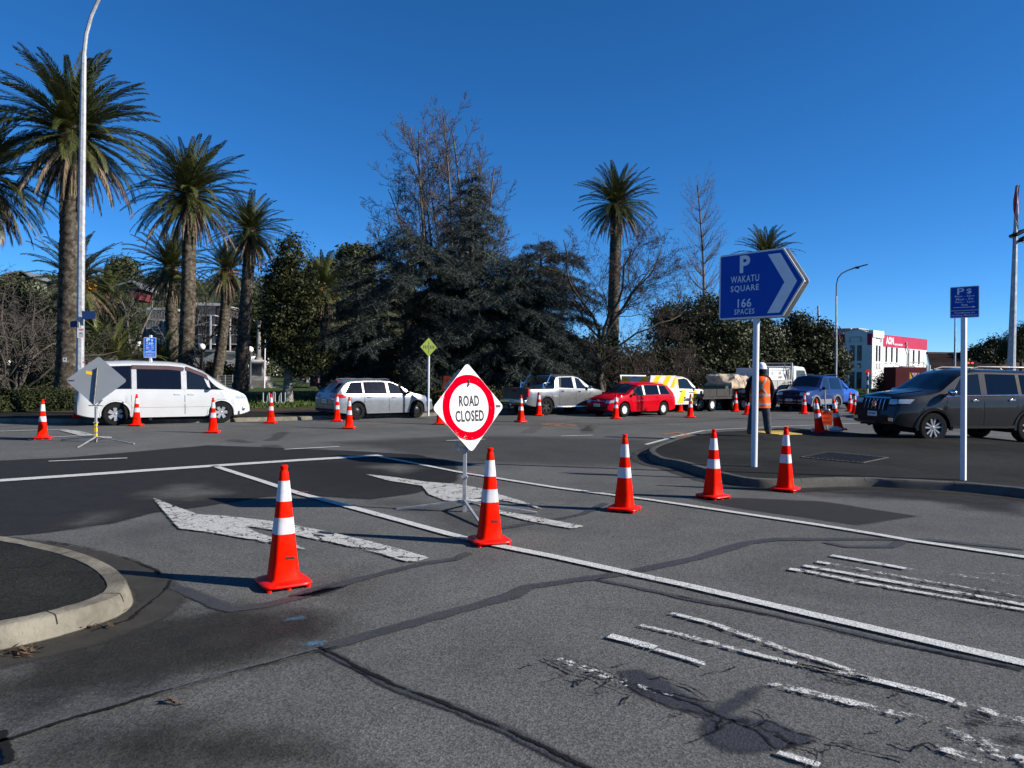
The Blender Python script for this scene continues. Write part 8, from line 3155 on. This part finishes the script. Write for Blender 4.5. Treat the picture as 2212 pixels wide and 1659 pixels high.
b = G(1688, 885)
ct = thing("flatbed_truck", "white flatbed truck with mesh tray sides, its cab behind the dark blue off-roader", "truck", b - sv * .95, hd_)
mesh_m = M("tray_mesh", (.36, .36, .35), .5, .4, var=.15)
white_t = M("truck_white", (.62, .62, .60), .45, var=.06)
mb = MB()
mb.box((1.0, 0, .89), (3.6, 1.9, .10))
mb.build("tray", mesh_m, ct)
for s_ in (-1, 1):
    mb = MB()
    for z in (1.02, 1.42): mb.bar((-.8, s_ * .96, z), (2.8, s_ * .96, z), .04, .05)
    for k in range(7): mb.bar((-.8 + .6 * k, s_ * .96, 1.02), (-.8 + .6 * k, s_ * .96, 1.42), .035, .04)
    mb.box((1.0, s_ * .955, 1.22), (3.5, .012, .38))
    mb.build("tray_side", mesh_m, ct)
for k, (x0, x1) in enumerate(((-.82, -.82), (-.55, -.55))):
    mb = MB()
    for s_ in (-1, 1): mb.tube([(x0, s_ * .95, 1.0), (x1 - .1, s_ * .95, 2.25 - .3 * k)], .04, 6)
    mb.tube([(x1 - .1, -.95, 2.25 - .3 * k), (x1 - .1, .95, 2.25 - .3 * k)], .03, 6)
    mb.tube([(-.2, .95, 2.2), (-.8, .95, 1.2)], .03, 6)
    mb.build("ladder_frame", mesh_m, ct)
mb = MB()
mb.box((0.1, 0, .66), (5.2, .8, .25))
mb.build("chassis", gap_m, ct)
mb = MB()
mb.box((0.5, .70, .62), (1.0, .4, .5))
bevel(mb.build("side_tank", trim_black, ct), .04)
for x in (-2.1, 1.9):
    for s_ in (-1, 1): put_wheel(ct, x, s_ * .82, .40, .26, 'steel', -s_).rotation_euler[2] = (math.pi if s_ > 0 else 0)
mb = MB()
V = [(-1.15, .75), (-2.75, .75), (-2.70, 1.30), (-2.30, 1.95), (-2.15, 2.08), (-1.3, 2.12), (-1.15, 2.05)]
mb.prism(V, -.9, .9, Matrix.Rotation(R(90), 4, 'X'))
cb = mb.build("cab", white_t, ct)
bevel(cb, .06)
for s_ in (-1, 1):
    mb = MB()
    q = [(-1.4, s_ * .904, 1.45), (-2.45, s_ * .904, 1.45), (-2.2, s_ * .904, 1.92), (-1.4, s_ * .904, 1.92)]
    mb.add(q, [(3, 2, 1, 0) if s_ < 0 else (0, 1, 2, 3)])
    mb.build("window", glass, cb, None)
cn = thing("container", "small white corrugated container with black stencilled marks on the flatbed truck", "container", b - sv * .95 + dv * .15 + Vector((0, 0, .945)), hd_)
cw = M("container_white", (.64, .64, .62), .5, var=.05, dirt=(.4, .39, .36), dirt_amt=.3)
Lc, Wc, Hc = 1.75, 1.75, 1.05
for s_ in (-1, 1):
    for nm, n0, ln, ax in (("side_panel", 1, Lc, 0), ("end_panel", 1, Wc, 1)):
        rows = [[], []]
        k = 0
        nn = 40
        for i in range(nn + 1):
            u_ = -ln / 2 + ln * i / nn
            d_ = .007 if (i // 2) % 2 else -.007
            for j, z in enumerate((.06, Hc - .06)):
                rows[j].append((u_, s_ * (Wc / 2 - .03 + d_), z) if ax == 0 else (s_ * (Lc / 2 - .03 + d_), u_, z))
        mb = MB()
        mb.grid(rows, flip=(s_ > 0) == (ax == 0))
        mb.build(nm, cw, cn, None)
mb = MB()
for x in (-1, 1):
    for y in (-1, 1): mb.box((x * (Lc / 2 - .03), y * (Wc / 2 - .03), Hc / 2), (.09, .09, Hc))
for z in (.04, Hc - .04):
    for y in (-1, 1): mb.box((0, y * (Wc / 2 - .03), z), (Lc - .1, .08, .08))
    for x in (-1, 1): mb.box((x * (Lc / 2 - .03), 0, z), (.08, Wc - .1, .08))
mb.box((0, 0, Hc - .01), (Lc - .1, Wc - .1, .03))
mb.build("frame", cw, cn)
for body, u_, z, h_, w in (("8", -.55, Hc * .78, .16, .09), ("16", .10, Hc * .80, .16, .2), ("5401", .15, Hc * .60, .12, .34), ("J", .70, Hc * .77, .2, .06)):
    lettering(body, black_print, cn, plane_M((-u_, Wc / 2 + .012, z), (0, 1, 0)), h_, w, bold=.02)


# ------------------------------------------------------------------ the road worker
wk = thing("person", "road worker in orange vest with grey X, white helmet and black hood, from behind", "person", G(1640, 942, KH) + Vector((0, 0, 0)), R(-6))
J = {'pelvis': (0, 0, .93, .15, .11), 'spine': (0, 0, 1.12, .15, .11), 'chest': (0, .01, 1.32, .175, .12), 'neckb': (0, .01, 1.46, .09, .075), 'neck': (.01, 0, 1.53, .06, .06), 'head': (.03, .01, 1.63, .088, .10), 'crownv': (.03, .01, 1.72, .075, .085)}
E = [('pelvis', 'spine'), ('spine', 'chest'), ('chest', 'neckb'), ('neckb', 'neck'), ('neck', 'head'), ('head', 'crownv')]
for s_, nm in ((-1, 'l'), (1, 'r')):
    J['sh' + nm] = (s_ * .20, .01, 1.42, .085, .085)
    J['el' + nm] = (s_ * .305, .0, 1.14, .066, .066)
    J['wr' + nm] = (s_ * .275, .06, .90, .040, .036)
    J['ha' + nm] = (s_ * .270, .08, .83, .040, .022)
    E += [('neckb', 'sh' + nm), ('sh' + nm, 'el' + nm), ('el' + nm, 'wr' + nm), ('wr' + nm, 'ha' + nm)]
    for k in range(4):
        J[f'f{k}{nm}'] = (s_ * .270, .045 + .022 * k, .785, .010, .010)
        J[f'g{k}{nm}'] = (s_ * (.262 - .01), .050 + .021 * k, .74 + .008 * abs(k - 1.5), .008, .008)
        E += [('ha' + nm, f'f{k}{nm}'), (f'f{k}{nm}', f'g{k}{nm}')]
    J['t1' + nm] = (s_ * .245, .115, .84, .012, .012)
    J['t2' + nm] = (s_ * .238, .135, .79, .009, .009)
    E += [('wr' + nm, 't1' + nm), ('t1' + nm, 't2' + nm)]
    J['hi' + nm] = (s_ * .115, 0, .88, .125, .125)
    J['kn' + nm] = (s_ * .18, .04 * s_, .50, .105, .105)
    J['an' + nm] = (s_ * .215, .02 * s_, .13, .092, .095)
    J['to' + nm] = (s_ * .25, .10, .055, .062, .055)
    E += [('pelvis', 'hi' + nm), ('hi' + nm, 'kn' + nm), ('kn' + nm, 'an' + nm), ('an' + nm, 'to' + nm)]
names = list(J)
me = bpy.data.meshes.new("body")
me.from_pydata([J[k][:3] for k in names], [(names.index(a), names.index(b)) for a, b in E], [])
o = bpy.data.objects.new("body", me)
C.objects.link(o)
sk = o.modifiers.new("skin", 'SKIN')
for i, k in enumerate(names):
    me.skin_vertices[0].data[i].radius = J[k][3:5]
    me.skin_vertices[0].data[i].use_root = (k == 'pelvis')
ss = o.modifiers.new("sub", 'SUBSURF')
ss.levels = ss.render_levels = 2
dgr = bpy.context.evaluated_depsgraph_get()
bm2 = bpy.data.meshes.new_from_object(o.evaluated_get(dgr))
bpy.data.objects.remove(o)
hood = M("black_hoodie", (.010, .010, .012), .85, spec=.08, var=.3, vs_=8, bump=.4, bs_=30)
trou = M("work_trousers", (.055, .056, .060), .9, var=.45, vs_=9, bump=.7, bs_=22)
boot = M("tan_boots", (.14, .10, .06), .8, var=.4, vs_=14)
bm2.materials.clear()
for m_ in (hood, trou, boot): bm2.materials.append(m_)
for p in bm2.polygons:
    z = p.center.z
    p.material_index = 0 if z > .86 or abs(p.center.x) > .235 and z > .62 else (1 if z > .15 else 2)
    p.use_smooth = True
obj("body", bm2, wk)
hv = M("hi_vis_orange", (.85, .10, .004), .7, var=.15, vs_=7, bump=.6, bs_=14, spec=.2)
tape_m = M("grey_reflective_tape", (.26, .26, .25), .5, var=.1)


def vest_r(z, a):
    t_ = np.interp(z, [.70, .95, 1.2, 1.36, 1.44, 1.49], [0, .25, .55, .8, .95, 1])
    rx = np.interp(t_, [0, .5, .8, .95, 1], [.25, .235, .245, .20, .10])
    ry = np.interp(t_, [0, .5, .8, .95, 1], [.165, .150, .160, .125, .09])
    fl = 1 + .035 * math.sin(a * 7 + z * 4) * (1.2 - t_)
    return rx * fl, ry * fl


def vp(a, z, off=0.0):
    rx, ry = vest_r(z, a)
    return ((rx + off) * math.cos(a), (ry + off) * math.sin(a), z)


rows = [[vp(2 * math.pi * i / 40, z) for i in range(41)] for z in np.linspace(.70, 1.49, 18)]
mb = MB()
mb.grid(rows)
vest = mb.build("vest", hv, wk, 60)
for z0, z1 in ((.765, .825), (.985, 1.04)):
    mb = MB()
    mb.grid([[vp(2 * math.pi * i / 40, z, .005) for i in range(41)] for z in np.linspace(z0, z1, 3)])
    mb.build("reflective_stripe", tape_m, vest, 60)
for s_ in (-1, 1):
    mb = MB()
    rows = []
    for k in range(13):
        t_ = k / 12
        ac = -math.pi / 2 + s_ * (.62 - 1.30 * t_)
        z = 1.44 - .44 * t_
        rows.append([vp(ac + d_, z + d_ * s_ * .10, .007) for d_ in (-.14, 0, .14)])
    mb.grid(rows, flip=s_ < 0)
    mb.build("cross_stripe", tape_m, vest, 60)
mb = MB()
mb.lathe([(.118, 1.65), (.138, 1.655), (.136, 1.67), (.122, 1.67), (.120, 1.72), (.103, 1.77), (.065, 1.81), (.001, 1.825)], 24, Matrix.Translation((.03, .01, 0)) @ Matrix.Diagonal((1, 1.12, 1, 1)))
mb.box((.11, .07, 1.66), (.10, .10, .012))
mb.build("helmet", M("helmet_white", (.75, .75, .76), .3), wk)
mb = MB()
mb.ell((.03, .01, 1.60), (.118, .128, .13), 18, 12)
mb.ell((.02, .0, 1.50), (.115, .105, .08), 16, 10)
mb.build("hood", hood, wk)
skin_ = M("face_skin", (.40, .24, .17), .6)
mb = MB()
mb.ell((.115, .075, 1.635), (.035, .05, .028), 10, 8)
mb.ell((.14, .09, 1.615), (.014, .018, .022), 8, 6)
mb.build("face", skin_, wk)
